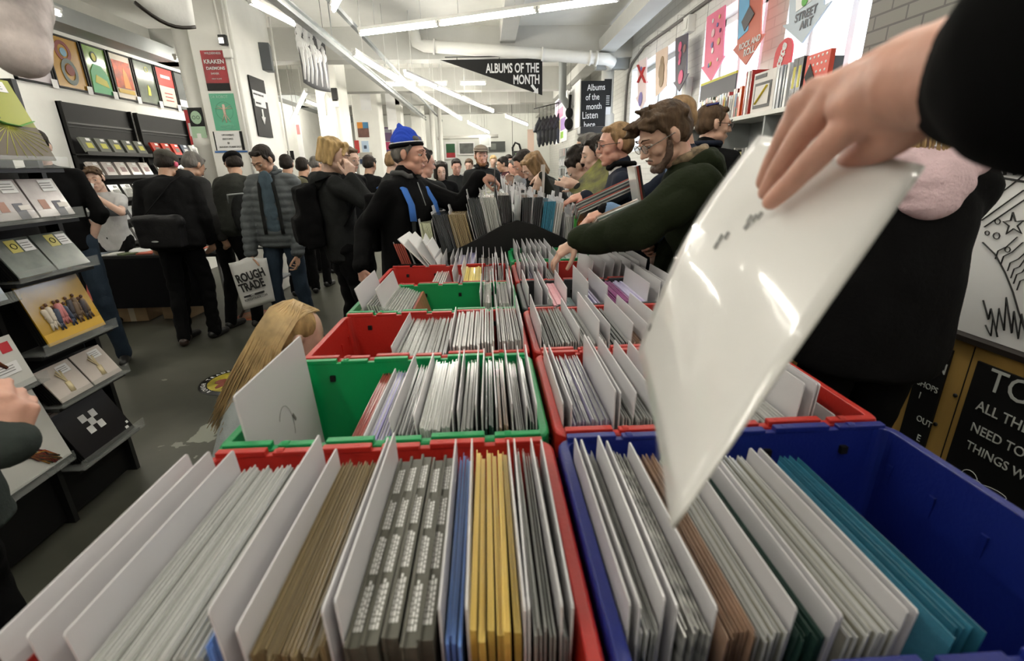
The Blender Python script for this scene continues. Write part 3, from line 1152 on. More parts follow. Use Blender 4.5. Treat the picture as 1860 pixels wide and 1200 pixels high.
b = MB()
steps = [(-.60, -.36), (-.36, -.10), (-.10, .15), (.19, .42), (.42, .62), (.62, .80)]
for x0, x1 in steps:
    z = slope_z((x0 + x1) / 2) - .06
    b.bb(x0 + .003, x1 - .003, 2.80, 7.3, .2, z)
b.build('bins', M_black, t)
b = MB().bb(.152, .188, 2.80, 7.3, 1.1, 1.30)
b.tube([(.17, 2.79, 1.262), (.17, 2.80, 1.40)], .016, 8)
b.build('centre_rail', M_gray, t)
TAGS = MB()
RBR = random.Random(11)
first = [  # x0,x1,n,mat,ztop,lean
    (-.56, -.50, 5, 'red', 1.14, -.3), (-.40, -.335, 9, 'cream', 1.255, -.12), (-.325, -.235, 12, 'dark', 1.30, -.24), (-.23, -.13, 14, 'brown', 1.30, -.22),
    (-.115, -.045, 9, 'dark', 1.385, -.2), (-.04, .05, 12, 'silver', 1.39, -.18), (.06, .13, 7, 'black', 1.40, -.05),
    (.205, .26, 6, 'dark', 1.385, .05), (.275, .325, 8, 'dark', 1.385, .1), (.33, .40, 10, 'teal', 1.36, .12), (.405, .445, 6, 'white', 1.35, .14),
    (.46, .50, 5, 'white', 1.27, .04), (.505, .525, 1, 'greenb', 1.28, .04), (.53, .585, 4, 'orange', 1.27, .04), (.60, .68, 6, 'rust', 1.22, .05)]
RM['greenb'] = rec('brightgreen', (.06, .42, .05), .4)
STUFF_M.append('greenb')
for row in range(12):
    ya = 2.82 + row * .37
    if row == 0:
        groups = first
    else:
        groups = []
        x = -.52
        while x < .74:
            wd = RBR.uniform(.04, .10)
            if .10 < x + wd / 2 < .24:
                x = .21
                continue
            groups.append((x, x + wd, int(wd / .0075), RBR.choice(['white', 'grey', 'silver', 'dark', 'brown', 'white', 'beige', 'black', 'teal', 'cream']), slope_z(x + wd / 2) + .19 + RBR.uniform(-.02, .04), (-.18 if x < .15 else .1) + RBR.uniform(-.06, .06)))
            x += wd + RBR.uniform(.01, .02)
    for (x0, x1, n, mt, zt, ln) in groups:
        for i in range(n):
            th = (x1 - x0) / n * .72
            x = x0 + (x1 - x0) * (i + .5) / n
            rot = Matrix.Rotation(ln + RBR.uniform(-.01, .01), 3, 'Y')
            c = Vector((x, ya + .165 + RBR.uniform(-.008, .008), zt)) - rot @ Vector((0, 0, .1575))
            STUFF.box(c, (th, .315, .315), rot, STUFF_M.index(mt))
            if row > 0 and RBR.random() < .35:
                TAGS.box(c + rot @ Vector((0, RBR.uniform(-.12, .12), .175)), (.001, RBR.uniform(.03, .07), .05), rot)
        if row < 2:
            # a header card at the end of each bunch
            for xx in ([x0 - .006] if row else [x0 - .006, x1 + .004]):
                h = .37
                bb = MB()
                bb.slab([Vector((0, p[0], p[1])) for p in [(-.155, 0), (.155, 0), (.155, h - .03), (.06, h - .03), (.05, h), (-.05, h), (-.06, h - .03), (-.155, h - .03)]], .0022)
                o = bb.build('header_card', M_div, loc=(0, 0, 0))
                o.location = (xx - ln * h, ya + .165, zt - .315)
                o.rotation_euler = (0, ln, RBR.uniform(-.03, .03))
                DN_['brow%d' % row] = DN_.get('brow%d' % row, 0) + 1
                i = DN_['brow%d' % row]
                tag(o, 'tabbed white header card, number %d from the left, %s row of the peaked browser' % (i, 'first' if row == 0 else 'second'), 'divider', 'tabbed header cards in the %s row of the peaked browser' % ('first' if row == 0 else 'second'))
        else:
            rot = Matrix.Rotation(ln, 3, 'Y')
            c = Vector((x0 - .006, ya + .165, zt + .03)) - rot @ Vector((0, 0, .16))
            TAGS.box(c, (.0022, .31, .34), rot)
            TAGS.box(c + rot @ Vector((0, RBR.uniform(-.1, .1), .185)), (.0022, .08, .04), rot)
o = TAGS.build('header_cards', M_div)
tag(o, 'mass of white header cards and tabs sticking up along the far length of the browser', 'divider', kind='stuff')
STUFF_OBJ = STUFF.build('record_sleeves', [RM[k] for k in STUFF_M])
tag(STUFF_OBJ, 'the farther records standing in the back crates and all along the peaked browser', 'records', kind='stuff')
print('records as things', NREC[0])

# ------------------------------------------------------------ left wall: framed posters and disc racks
def panel_wall(y0, y1, z0, z1, x=XL, th=.02):
    return [Vector((x + th, y0, z0)), Vector((x + th, y1, z0)), Vector((x + th, y1, z1)), Vector((x + th, y0, z1))]


def C(name, *c, **k):
    return mat('c_' + name, srgb(*c), k.pop('rough', .5), **k)


FR = [(5.70, 6.18, 'white_low'), (6.20, 6.68, 'orange'), (6.70, 7.10, 'green'), (7.13, 7.55, 'redwhite'), (7.57, 8.02, 'greygreen'), (8.04, 8.46, 'red'), (8.48, 8.86, 'greyp')]
FL = ['framed pale print mostly hidden behind the mottled papier mache head', 'framed ochre yellow print with a red and blue swirled figure eight', 'framed yellow green print of a bearded figure',
      'framed print of orange flames with a white border', 'framed dark grey green print with a small yellow figure', 'framed print with a red top half and white lower half', 'framed grey print beside the round white column']
for (a, b, nm), lab in zip(FR, FL):
    t = thing('framed_poster', lab, 'poster', (XL + .01, (a + b) / 2, 2.51))
    z0, z1 = 2.51, 3.07
    q = MB()
    x = XL
    for u in ((a, a + .018, z0, z1), (b - .018, b, z0, z1), (a, b, z0, z0 + .018), (a, b, z1 - .018, z1)):
        q.bb(x + .001, x + .03, *u)
    q.build('frame', M_black, t)
    ya, yb, za, zb = a + .018, b - .018, z0 + .018, z1 - .018
    base = {'white_low': (190, 180, 185), 'orange': (176, 132, 52), 'green': (120, 160, 70), 'redwhite': (215, 205, 190), 'greygreen': (88, 98, 84), 'red': (200, 195, 185), 'greyp': (95, 98, 98)}[nm]
    MB().bb(x + .001, x + .014, ya, yb, za, zb).build('print', C('pr_' + nm, *base, rough=.25, noise_amt=.3 if nm in ('greygreen', 'green') else .08, scale=6, coat=1), t)
    q = MB()
    ms = []
    cy, cz = (ya + yb) / 2, (za + zb) / 2
    X = x + .0165
    lay = [0]

    def blobm(m_, pts):
        lay[0] += 1
        q2 = MB().slab([Vector((X + .0012 * lay[0], cy + p[0], cz + p[1])) for p in pts], .003)
        q2.build('print_shape', m_, t)

    def ring(r0, r1, oy, oz, m_, ky=1.0, n=22):
        lay[0] += 1
        q2 = MB()
        for i in range(n):
            a0, a1 = 2 * pi * i / n, 2 * pi * (i + 1) / n
            q2.slab([Vector((X + .0012 * lay[0], cy + oy + ky * r * cos(w_), cz + oz + r * sin(w_))) for r, w_ in ((r0, a0), (r1, a0), (r1, a1), (r0, a1))], .003)
        q2.build('print_shape', m_, t)
    if nm == 'orange':
        ring(.07, .11, -.02, .12, C('ored', 120, 45, 30))
        ring(.0, .045, -.02, .11, C('oblue', 110, 150, 170))
        ring(.09, .14, .0, -.09, C('ogrey', 100, 110, 105), .8)
        ring(.0, .06, .01, -.07, C('ored', 120, 45, 30))
    if nm == 'green':
        ring(0, .05, -.02, .15, C('gyel', 200, 195, 70), .8)
        blobm(C('gteal', 90, 175, 120), [(-.16, -.26), (.16, -.26), (.15, -.05), (.06, .06), (-.06, .07), (-.13, -.02)])
        ring(.045, .06, -.02, .15, C('gdark', 50, 70, 45), .8)
        blobm(C('gyel', 200, 195, 70), [(-.10, -.14), (.12, -.18), (.10, -.10), (-.06, -.05)])
    if nm == 'redwhite':
        blobm(C('flame', 190, 75, 25, noise_amt=.6, scale=9), [(-.16, -.14), (.16, -.14), (.16, .19), (-.16, .19)])
        blobm(C('flame2', 235, 150, 60), [(-.02, -.13), (.1, -.13), (.07, .05), (.02, .12), (-.01, .0)])
        blobm(C('fl3', 205, 170, 70), [(-.15, -.2), (.15, -.2), (.15, -.15), (-.15, -.15)])
    if nm == 'greygreen':
        blobm(C('gyel', 200, 195, 70), [(-.02, -.16), (.04, -.16), (.05, -.06), (.01, -.02)])
        ring(.03, .035, .05, .18, C('gyel', 200, 195, 70))
    if nm == 'red':
        blobm(C('rtop', 176, 45, 38), [(-.19, .02), (.19, .02), (.19, .26), (-.19, .26)])
        blobm(C('pr_redw', 225, 220, 215), [(-.1, .13), (.12, .13), (.12, .17), (-.1, .17)])
        for k in range(3):
            blobm(C('rtop', 176, 45, 38), [(-.08, -.08 - k * .05), (.1, -.08 - k * .05), (.1, -.07 - k * .05), (-.08, -.07 - k * .05)])
    if nm == 'greyp':
        blobm(C('pr_redw', 225, 220, 215), [(-.15, -.22), (.15, -.22), (.15, -.12), (-.15, -.12)])
    MB().bb(x + .031, x + .033, b - .06, b + .02, z0 - .02, z0 + .07).build('price_card', M_paper, t)

# two wall bays of black shelving with rows of small records
sizes = C('sl', 120, 120, 118)
dis = {0: [((95, 98, 90), (190, 185, 60))] * 5, 1: [((190, 180, 175), (140, 110, 110))] * 5, 2: [((110, 112, 108), (150, 150, 145))] * 5, 3: [((170, 172, 175), (80, 80, 90))] * 5, 4: [((200, 200, 200), (150, 90, 80))] * 5}
dis2 = {0: [((190, 50, 35), (90, 80, 70)), ((190, 50, 35), (90, 80, 70)), ((190, 50, 35), (90, 80, 70)), ((70, 80, 95), (170, 170, 170)), ((180, 182, 180), (90, 90, 90))], 1: [((180, 180, 178), (110, 100, 100))] * 5, 2: [((120, 60, 60), (170, 170, 170))] * 5, 3: [((150, 150, 150), (70, 70, 70))] * 5, 4: [((150, 150, 150), (70, 70, 70))] * 5}
for bi, (ya, yb, dd, bn) in enumerate([(6.12, 7.25, dis, 'left'), (7.35, 8.50, dis2, 'right')]):
    t = thing('wall_rack', 'black wall rack of small records, the %s of two bays below the framed posters' % bn, 'rack', (XL, (ya + yb) / 2, .3))
    MB().bb(XL + .001, XL + .02, ya, yb, .3, 2.36).bb(XL, XL + .06, ya, ya + .02, .3, 2.36).bb(XL, XL + .06, yb - .02, yb, .3, 2.36).build('backboard', M_black, t)
    MB().bb(XL + .02, XL + .03, ya, yb, 2.10, 2.105).bb(XL + .02, XL + .035, ya + .02, yb - .02, 2.13, 2.15).build('header_strip', M_blackm, t)
    for r in range(6):
        z = 1.80 - r * .27
        MB().bb(XL + .02, XL + .20, ya, yb, z - .015, z).bb(XL + .195, XL + .20, ya, yb, z, z + .03).build('shelf', M_blackm, t)
        for k in range(5):
            c1, c2 = dd[min(r, 4)][k]
            y = ya + .12 + k * (yb - ya - .2) / 4.2
            th = .012
            for j in range(1):
                b = MB()
                rot = Matrix.Rotation(-.35, 3, 'Y')
                cen = Vector((XL + .13, y, z + .015 + .085))
                b.box(cen, (.03, .17, .17), rot)
                b.box(cen + rot @ Vector((.0165, .01, -.01)), (.002, .09, .06), rot, 1)
                b.box(cen + rot @ Vector((.0165, .03, .06)), (.002, .06, .03), rot, 2)
                o = b.build('small_record', [C('d%d%d%d' % c1, *c1, rough=.2, coat=1, objvar=.2), C('d%d%d%d' % c2, *c2, rough=.4), M_paper])
                tag(o, 'small record facing out on the %s wall bay, %s shelf, place %d from the left' % (bn, ['top', 'second', 'third', 'fourth', 'fifth', 'lowest'][r], k + 1), 'record', 'small records on the %s wall bay' % bn)

# ------------------------------------------------------------ column one: gig posters, notice, cables, lamps
t = thing('gig_poster', 'red and black gig poster with white lettering, topmost on the square white column', 'poster', (-3.12, 6.41, 2.47))
MB().bb(-3.255, -2.99, 6.412, 6.418, 2.48, 2.90).build('sheet', mat('red_sheet', srgb(150, 30, 38), .5, noise_amt=.5, scale=5), t)
MB().bb(-3.255, -2.99, 6.410, 6.4118, 2.48, 2.56).build('dark_foot', M_black, t)
xd, yd = (1, 0, 0), (0, 0, 1)
text('WILDERNESS', .032, (-3.21, 6.409, 2.86), xd, yd, M_wtext, t)
text('KRAKEN', .06, (-3.235, 6.409, 2.765), xd, yd, M_wtext, t, bold=.001)
text('DAEMONS', .045, (-3.22, 6.409, 2.70), xd, yd, M_wtext, t, bold=.001)
text('SHIVER', .03, (-3.18, 6.409, 2.65), xd, yd, M_wtext, t)
text('FRIDAY 22 JUNE', .016, (-3.18, 6.409, 2.60), xd, yd, M_wtext, t)
t = thing('gig_poster', 'mint green poster with a pale four limbed star figure, under the red gig poster', 'poster', (-3.12, 6.41, 2.05))
MB().bb(-3.255, -2.97, 6.412, 6.418, 2.045, 2.45).build('sheet', C('mint', 88, 168, 135), t)
q = MB()
cx, cz = -3.11, 2.26
for a in range(24):
    q.tube([(cx + .1 * cos(a * pi / 12), 6.411, cz + .1 * sin(a * pi / 12)), (cx + .1 * cos((a + 1) * pi / 12), 6.411, cz + .1 * sin((a + 1) * pi / 12))], .0012, 4)
q.build('circle', C('mintd', 50, 110, 90), t)
q = MB()
for dx, dz in ((-.1, .03), (.1, .03), (-.085, .06), (.085, .06), (-.05, -.12), (.05, -.12), (0, -.13)):
    q.tube([(cx, 6.411, cz + (.02 if dz > 0 else -.02)), (cx + dx, 6.411, cz + dz)], [.012, .006], 5, flat=.3)
q.cap((cx, 6.411, cz + .06), (cx, 6.411, cz - .03), .016, .014)
q.build('figure', C('palepink', 220, 190, 175), t)
text('DR ROBOT', .04, (-3.24, 6.409, 2.40), xd, yd, C('mintl', 150, 205, 180), t, bold=.001)
text('TUESDAY 1 JULY', .022, (-3.19, 6.409, 2.09), xd, yd, C('mintl', 150, 205, 180), t)
text('DOORS OPEN AT SEVEN', .016, (-3.19, 6.409, 2.065), xd, yd, C('mintl', 150, 205, 180), t)
t = thing('notice', 'white notice of upcoming instores between black strips, lowest on the square white column', 'notice', (-3.12, 6.41, 1.8))
MB().bb(-3.285, -2.99, 6.412, 6.418, 1.82, 2.03).build('sheet', M_paper, t)
MB().bb(-2.985, -2.955, 6.412, 6.416, 1.82, 2.035).build('black_edge', M_black, t)
MB().bb(-3.30, -3.287, 6.412, 6.416, 1.82, 2.035).build('black_edge', M_black, t)
for i, (s_, x) in enumerate([('UPCOMING', -3.20), ('INSTORES', -3.195), ('@', -3.15), ('ROUGH TRADE EAST', -3.25)]):
    text(s_, .028, (x, 6.409, 1.985 - i * .045), xd, yd, M_ktext, t)
MB().bb(-3.32, -2.93, 6.41, 6.416, 1.795, 1.812).build('blue_tape', C('bluetape', 40, 100, 170), t)
t = thing('flyer', 'black and pale green flyer with two round glasses shapes on the round white column', 'poster', (-3.5, 6.48, 1.95))
p = at(361, 235, Y=6.48)
MB().bb(p.x - .085, p.x + .085, 6.478, 6.484, 2.0, 2.31).build('sheet', M_black, t)
MB().bb(p.x - .085, p.x + .085, 6.474, 6.4775, 1.97, 2.1).build('green_foot', C('gf', 165, 195, 165), t)
q = MB()
q.ell((p.x, 6.476, 2.20), (.065, .003, .075), n=14, k=8)
q.build('green_face', C('gf', 165, 195, 165), t)
q = MB()
for s_ in (-1, 1):
    for a in range(12):
        q.tube([(p.x + s_ * .025 + .018 * cos(a * pi / 6), 6.472, 2.2 + .018 * sin(a * pi / 6)), (p.x + s_ * .025 + .018 * cos((a + 1) * pi / 6), 6.472, 2.2 + .018 * sin((a + 1) * pi / 6))], .002, 4)
q.build('round_glasses', M_black, t)
t = thing('flyer', 'narrow red flyer with a pale figure left of the round white column', 'poster', (-3.6, 6.6, 1.9))
p = at(341, 235, Y=6.7)
MB().bb(-3.69, -3.60, 6.60, 6.605, 1.9, 2.3).build('sheet', C('redfl', 185, 45, 50), t)
MB().bb(-3.67, -3.63, 6.595, 6.599, 2.0, 2.15).build('pale_shape', M_paper, t)

# conduits and boxes on the column
q = MB()
q.tube([(-2.99, 6.40, 3.54), (-2.97, 6.40, 3.02)], .012, 6).tube([(-2.905, 6.40, 3.54), (-2.905, 6.40, 1.2)], .014, 6).tube([(-2.80, 7.45, 3.5), (-2.83, 7.45, 1.5)], .014, 6)
tag(q.build('conduit', M_white), 'white conduits running down the square white column', 'pipe')
p = at(406, 73, Y=6.38)
t = thing('wall_lamp', 'small black square lamp with a lit face on the square white column', 'lamp', p)
MB().box(p, (.09, .07, .10)).build('housing', M_blackm, t, bevel=.006)
MB().box(p + Vector((-.01, -.038, -.01)), (.05, .006, .055)).build('lens', mat('lamp_face', (1, 1, .9), .3, emit=(1, .95, .8), estr=2.5), t)
p = at(414, 97, Y=6.39)
tag(MB().box(p, (.10, .05, .10)).build('socket_box', M_white, bevel=.012), 'cream socket box under the small black lamp on the column', 'socket')

# side face of the column: black arrow sign
t = thing('arrow_board', 'tall black board with a small white down arrow on the column side', 'sign', (-2.85, 7.0, 2))
X = -2.852
a, b, c, d = at(450, 140, X=X), at(478, 150, X=X), at(492, 249, X=X), at(467, 249, X=X)
y0, y1 = a.y, b.y
MB().bb(X, X + .012, y0, y1, 1.99, 2.68).build('board', M_black, t)
MB().bb(X + .013, X + .018, y0 + .02, y1, 2.42, 2.52).bb(X + .013, X + .018, y0 + .04, y1 - .08, 2.34, 2.42).build('notice_sheet', M_paper, t)
text('ROUGH TRADE EAST', .03, (X + .02, y0 + .03, 2.47), (0, 1, 0), (0, 0, 1), M_ktext, t)
text('BASEMENT', .03, (X + .02, y0 + .06, 2.37), (0, 1, 0), (0, 0, 1), M_ktext, t)
ym = (y0 + y1) / 2
MB().slab([Vector((X + .016, ym - .02, 2.32)), Vector((X + .016, ym + .02, 2.32)), Vector((X + .016, ym + .02, 2.22)), Vector((X + .016, ym - .02, 2.22))], .006).slab([Vector((X + .016, ym - .06, 2.23)), Vector((X + .016, ym + .06, 2.23)), Vector((X + .016, ym, 2.14))], .006).build('arrow', M_wtext, t)
# speaker on its side
t = thing('loudspeaker', 'grey loudspeaker on a black bracket high on the side of the square white column', 'loudspeaker', at(482, 105, X=-2.72))
p = at(484, 105, Y=7.2)
rot = Matrix.Rotation(.25, 3, 'Z')
MB().box(p, (.13, .18, .32), rot).build('cabinet', C('spk', 88, 92, 95), t, bevel=.01)
MB().box(p + Vector((-.08, 0, .1)), (.1, .08, .1)).box(p + Vector((-.09, 0, -.08)), (.08, .06, .08)).build('bracket', M_blackm, t)

# hanging graphic banner: dark cloth with white figures, its overexposed upper half painted white
t = thing('hanging_banner', 'dark hanging banner with white figures and glare painted on top, curling at its foot', 'banner', at(566, 100, Y=6.6))
tl, tr_, bl, br = at(532, 26, Y=6.55), at(587, 60, Y=6.75), at(552, 150, Y=6.5), at(601, 168, Y=6.7)
q = MB()
N_ = 10
pts = []
for i in range(N_ + 1):
    v = i / N_
    for j in range(7):
        u = j / 6
        pz = (tl.lerp(tr_, u)).lerp(bl.lerp(br, u), v)
        pz = pz + Vector((0, -.05 * sin(pi * u) - .06 * max(0, v - .8) * 5 * .3, -.03 * sin(pi * u) * v))
        pts.append(pz)
q.add(pts, [(i * 7 + j, i * 7 + j + 1, (i + 1) * 7 + j + 1, (i + 1) * 7 + j) for i in range(N_) for j in range(6)], 0, True)
o = q.build('cloth', mat('banner_dark', (.10, .10, .105), .6), t)
o.modifiers.new('s', 'SOLIDIFY').thickness = .006
rn = random.Random(5)


def onb(u, v):
    pz = (tl.lerp(tr_, u)).lerp(bl.lerp(br, u), v)
    return pz + Vector((0, -.05 * sin(pi * u) - .06 * max(0, v - .8) * 1.5 - .008, -.03 * sin(pi * u) * v))


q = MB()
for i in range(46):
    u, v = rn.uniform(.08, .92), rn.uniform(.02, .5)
    q.ell(onb(u, v), (.04, .003, .06), n=8, k=6)  # ovals crowd the upper half, painting in its overexposed white
for i in range(6):
    u = .12 + i * .15
    q.tube([onb(u, .45), onb(u + .03, .7), onb(u + rn.uniform(-.04, .05), .93)], [.028, .02, .012], 6, flat=.3)
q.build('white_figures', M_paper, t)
MB().tube([tl, Vector((tl.x, tl.y, ZC - .002))], .003, 5).tube([tr_, Vector((tr_.x, tr_.y, ZC - .002))], .003, 5).build('cords', M_cable, t)
# banner near top left: underside of a pale canopy card
t = thing('hanging_card', 'pale curved hanging card with a dark lower edge at the top left', 'banner', at(310, 10, Y=4.2))
tl, tr_, br_, bl_ = at(232, -40, Y=4.0), at(342, -30, Y=4.3), at(354, 46, Y=4.3), at(243, 0, Y=4.0)
q = MB()
pts = []
for i in range(9):
    u = i / 8
    for v in (0, .5, 1):
        pz = tl.lerp(tr_, u).lerp(bl_.lerp(br_, u), v) + Vector((0, 0, -.06 * sin(pi * u) * v))
        pts.append(pz)
q.add(pts, [(i * 3 + j, i * 3 + 3 + j, i * 3 + 4 + j, i * 3 + 1 + j) for i in range(8) for j in range(2)], 0, True)
o = q.build('card', M_white, t)
o.modifiers.new('s', 'SOLIDIFY').thickness = .01
q = MB().tube([bl_.lerp(br_, i / 8) + Vector((0, 0, -.06 * sin(pi * i / 8) - .01)) for i in range(9)], .014, 6)
q.build('lower_edge', mat('darkbrown', (.02, .014, .01), .5), t)
# conduits and boxes on the second column
q = MB().tube([(-2.90, 9.97, 3.5), (-2.90, 9.97, 3.0), (-2.80, 9.97, 2.9), (-2.80, 9.97, 1.5)], .02, 6).tube([(-2.98, 9.97, 2.55), (-2.98, 9.97, 2.85), (-2.93, 9.97, 2.95), (-2.88, 9.97, 2.85)], .015, 6)
tag(q.build('conduit', M_white), 'curved white conduits on the second white column behind the hanging banner', 'pipe')
p = at(608, 172, Y=9.96)
tag(MB().box(p, (.1, .06, .22)).box(p + Vector((0, 0, -.15)), (.12, .06, .12), None, 1).build('switch_box', [M_blackm, M_white]), 'black switch box over a white one on the second white column', 'switch')

# posters on the far columns
def flat_sheet(name, lab, cat, px0, px1, py0, py1, Y, m, shapes=(), lets=(), cord=False, post=False):
    a, b = at(px0, py0, Y=Y), at(px1, py1, Y=Y)
    t = thing(name, lab, cat, ((a.x + b.x) / 2, Y, min(a.z, b.z)))
    MB().bb(a.x, b.x, Y, Y + .012, b.z, a.z).build('sheet', m, t)
    W, H_ = b.x - a.x, a.z - b.z
    if cord:
        q = MB()
        for u in (.15, .85):
            q.tube([(a.x + u * W, Y + .006, a.z - .01), (a.x + u * W, Y + .006, ZC - .002)], .003, 5)
        q.build('cords', M_cable, t)
    if post:
        MB().tube([(a.x + W / 2, Y + .03, 0), (a.x + W / 2, Y + .03, b.z + .03)], .02, 8).build('stand_post', M_blackm, t)
    for u0, u1, v0, v1, mm in shapes:
        MB().bb(a.x + u0 * W, a.x + u1 * W, Y - .006, Y - .001, b.z + v0 * H_, b.z + v1 * H_).build('printed_shape', mm, t)
    for s_, u, v, sz, mm in lets:
        text(s_, sz * H_, (a.x + u * W, Y - .008, b.z + v * H_), (1, 0, 0), (0, 0, 1), mm, t)
    return t


flat_sheet('poster', 'orange and blue poster above two others on the third white column', 'poster', 648, 671, 222, 249, 12.487, C('po1', 105, 70, 60, noise_amt=.4, scale=8), [(.0, .5, .6, 1, C('po2', 205, 130, 40)), (.5, 1, .6, 1, C('po3', 60, 120, 160))])
flat_sheet('poster', 'pale blue and white poster in the middle of the third white column', 'poster', 656, 671, 256, 276, 12.487, C('po4', 175, 195, 215), [(.3, .7, .3, .6, C('po5', 60, 75, 95))])
flat_sheet('poster', 'dark blue poster with a pale sky, lowest on the third white column', 'poster', 652, 678, 277, 298, 12.486, C('po6', 170, 165, 155), [(0, 1, .05, .45, C('po7', 30, 45, 75)), (.2, .8, .4, .6, C('po8', 45, 50, 55))])
flat_sheet('poster', 'small red poster left of the pale blue one on the third column', 'poster', 643, 654, 255, 278, 12.488, C('po9', 170, 45, 40))
flat_sheet('poster', 'purple and grey poster on the fourth column beside the blue hat', 'poster', 695, 713, 231, 256, 13.387, C('po10', 95, 75, 105), [(.1, .9, .6, .9, C('po11', 150, 150, 160))])
flat_sheet('poster', 'pinkish red poster lower on the fourth column beside the blue hat', 'poster', 696, 716, 258, 285, 13.387, C('po12', 165, 60, 90), [(.2, .8, .2, .5, C('po13', 70, 60, 100))])
flat_sheet('paper_sheet', 'white sheet hanging in front of the second group of columns', 'banner', 647, 675, 118, 200, 11.9, M_paper, cord=True)
flat_sheet('paper_sheet', 'white hanging panel between the third and fourth columns', 'banner', 698, 722, 160, 235, 12.9, M_paper, cord=True)
flat_sheet('sign', 'white sign with a pink round stamp on the wall between the two left columns', 'sign', 533, 555, 210, 290, 9.6, M_paper, [(.2, .75, .58, .8, C('pinkst', 225, 140, 140))], cord=True)
flat_sheet('magazine_display', 'bright yellow and pink magazines stacked on the side of the square column', 'magazines', 470, 508, 250, 300, 7.3, C('mag', 215, 200, 60), [(.1, .3, .5, 1, C('mag2', 190, 40, 80)), (.55, .8, .3, .7, C('mag3', 220, 150, 170)), (.3, .5, .6, .95, C('mag4', 90, 60, 110))])
flat_sheet('monitor', 'black monitor between the puffer jacket man and the blond man', 'monitor', 511, 535, 274, 290, 7.6, M_black, post=True)
flat_sheet('poster', 'grey figure poster on the wall behind the square column', 'poster', 487, 505, 215, 262, 9.0, C('po14', 150, 148, 145), [(.3, .7, .2, .8, C('po15', 70, 70, 70))], cord=True)
flat_sheet('framed_picture', 'framed picture green above red on the far wall', 'picture', 807, 830, 258, 289, YF - .04, M_paper, [(.12, .88, .1, .38, C('fr', 150, 25, 35)), (.12, .88, .38, .9, C('fg', 25, 80, 45))])
flat_sheet('framed_picture', 'wide framed grey picture on the far wall beside the green and red one', 'picture', 832, 863, 258, 281, YF - .04, M_paper, [(.08, .92, .1, .9, C('fgr', 95, 98, 95, noise_amt=.4, scale=5))])
flat_sheet('framed_picture', 'dark framed picture with a painted reflection right of the cap man on the far wall', 'picture', 887, 918, 257, 275, YF - .04, C('fdk', 70, 74, 72), [(.1, .45, .2, .8, C('fdk_reflection', 120, 125, 120))])  # the paler panel is a reflection painted into the picture
flat_sheet('notice', 'pale yellow notice on the far wall below the square lamp box', 'notice', 869, 886, 270, 285, YF - .04, C('pyel', 190, 190, 130))

# ------------------------------------------------------------ cloth covered table at the left with papers, cartons below
t = thing('draped_table', 'long table under a black cloth in front of the disc racks', 'table', (-3.45, 5.5, 0))
MB().bb(-4.35, -2.75, 5.05, 5.75, .74, .77).build('tabletop', M_black, t)
MB().bb(-4.35, -2.95, 5.04, 5.06, .22, .745).bb(-4.36, -4.34, 5.04, 5.75, .22, .745).build('table_cloth', M_blackc, t)
for x in (-4.25, -2.85):
    for y in (5.12, 5.68):
        MB().tube([(x, y, 0), (x, y, .74)], .016, 8).build('leg', C('steelleg', 120, 122, 120, metal=.6), t)
rn = random.Random(21)
pc = [C('pp%d' % i, *c) for i, c in enumerate([(215, 215, 210), (200, 200, 205), (190, 175, 60), (185, 95, 75), (120, 130, 140), (225, 222, 215), (90, 100, 70)])]
for i in range(16):
    x, y = -4.22 + (i % 8) * .15 + rn.uniform(-.03, .03), 5.18 + (i // 8) * .25 + rn.uniform(-.04, .04)
    o = MB().box((x, y, .772 + .006), (.14, .2, .012), Matrix.Rotation(rn.uniform(-.5, .5), 3, 'Z')).build('magazine', rn.choice(pc))
    tag(o, 'flat printed magazine lying on the black draped table, %s row, place %d from the left' % ('front' if i < 8 else 'back', i % 8 + 1), 'magazine', 'magazines lying on the black draped table')
for (x, y, r_, lab) in ((-3.75, 5.3, .3, 'crumpled white paper heap on the black draped table'), (-2.92, 5.2, .2, 'white carrier bag slumped on the right end of the black draped table')):
    q = MB()
    for i in range(6):
        q.ell((x + rn.uniform(-.08, .08), y + rn.uniform(-.04, .04), .785), (rn.uniform(.06, .1), rn.uniform(.06, .1), rn.uniform(.015, .04)), n=8, k=6)
    me = blob(q, .012, 1, lambda p: .006 * noise.noise(p * 30))
    tag(link_mesh('paper_bag', me, M_paper), lab, 'bag')


def carton(c, d, rz, lab):
    t = thing('cardboard_carton', lab, 'box', (c[0], c[1], 0))
    rot = Matrix.Rotation(rz, 3, 'Z')
    c = Vector(c)
    MB().box(c, d, rot).build('box', M_card, t, bevel=.004)
    MB().box(c + rot @ Vector((.02, -d[1] / 2 - .001, 0)), (.06, .002, d[2] * .98), rot).box(c + rot @ Vector((.02, 0, d[2] / 2 + .001)), (.06, d[1], .002), rot).build('tape', M_tape, t)
    for k in (-1, 1):
        MB().box(c + rot @ Vector((0, k * d[1] * .25, d[2] / 2 + .003)), (d[0], d[1] * .49, .003), rot).build('flap', M_card, t)


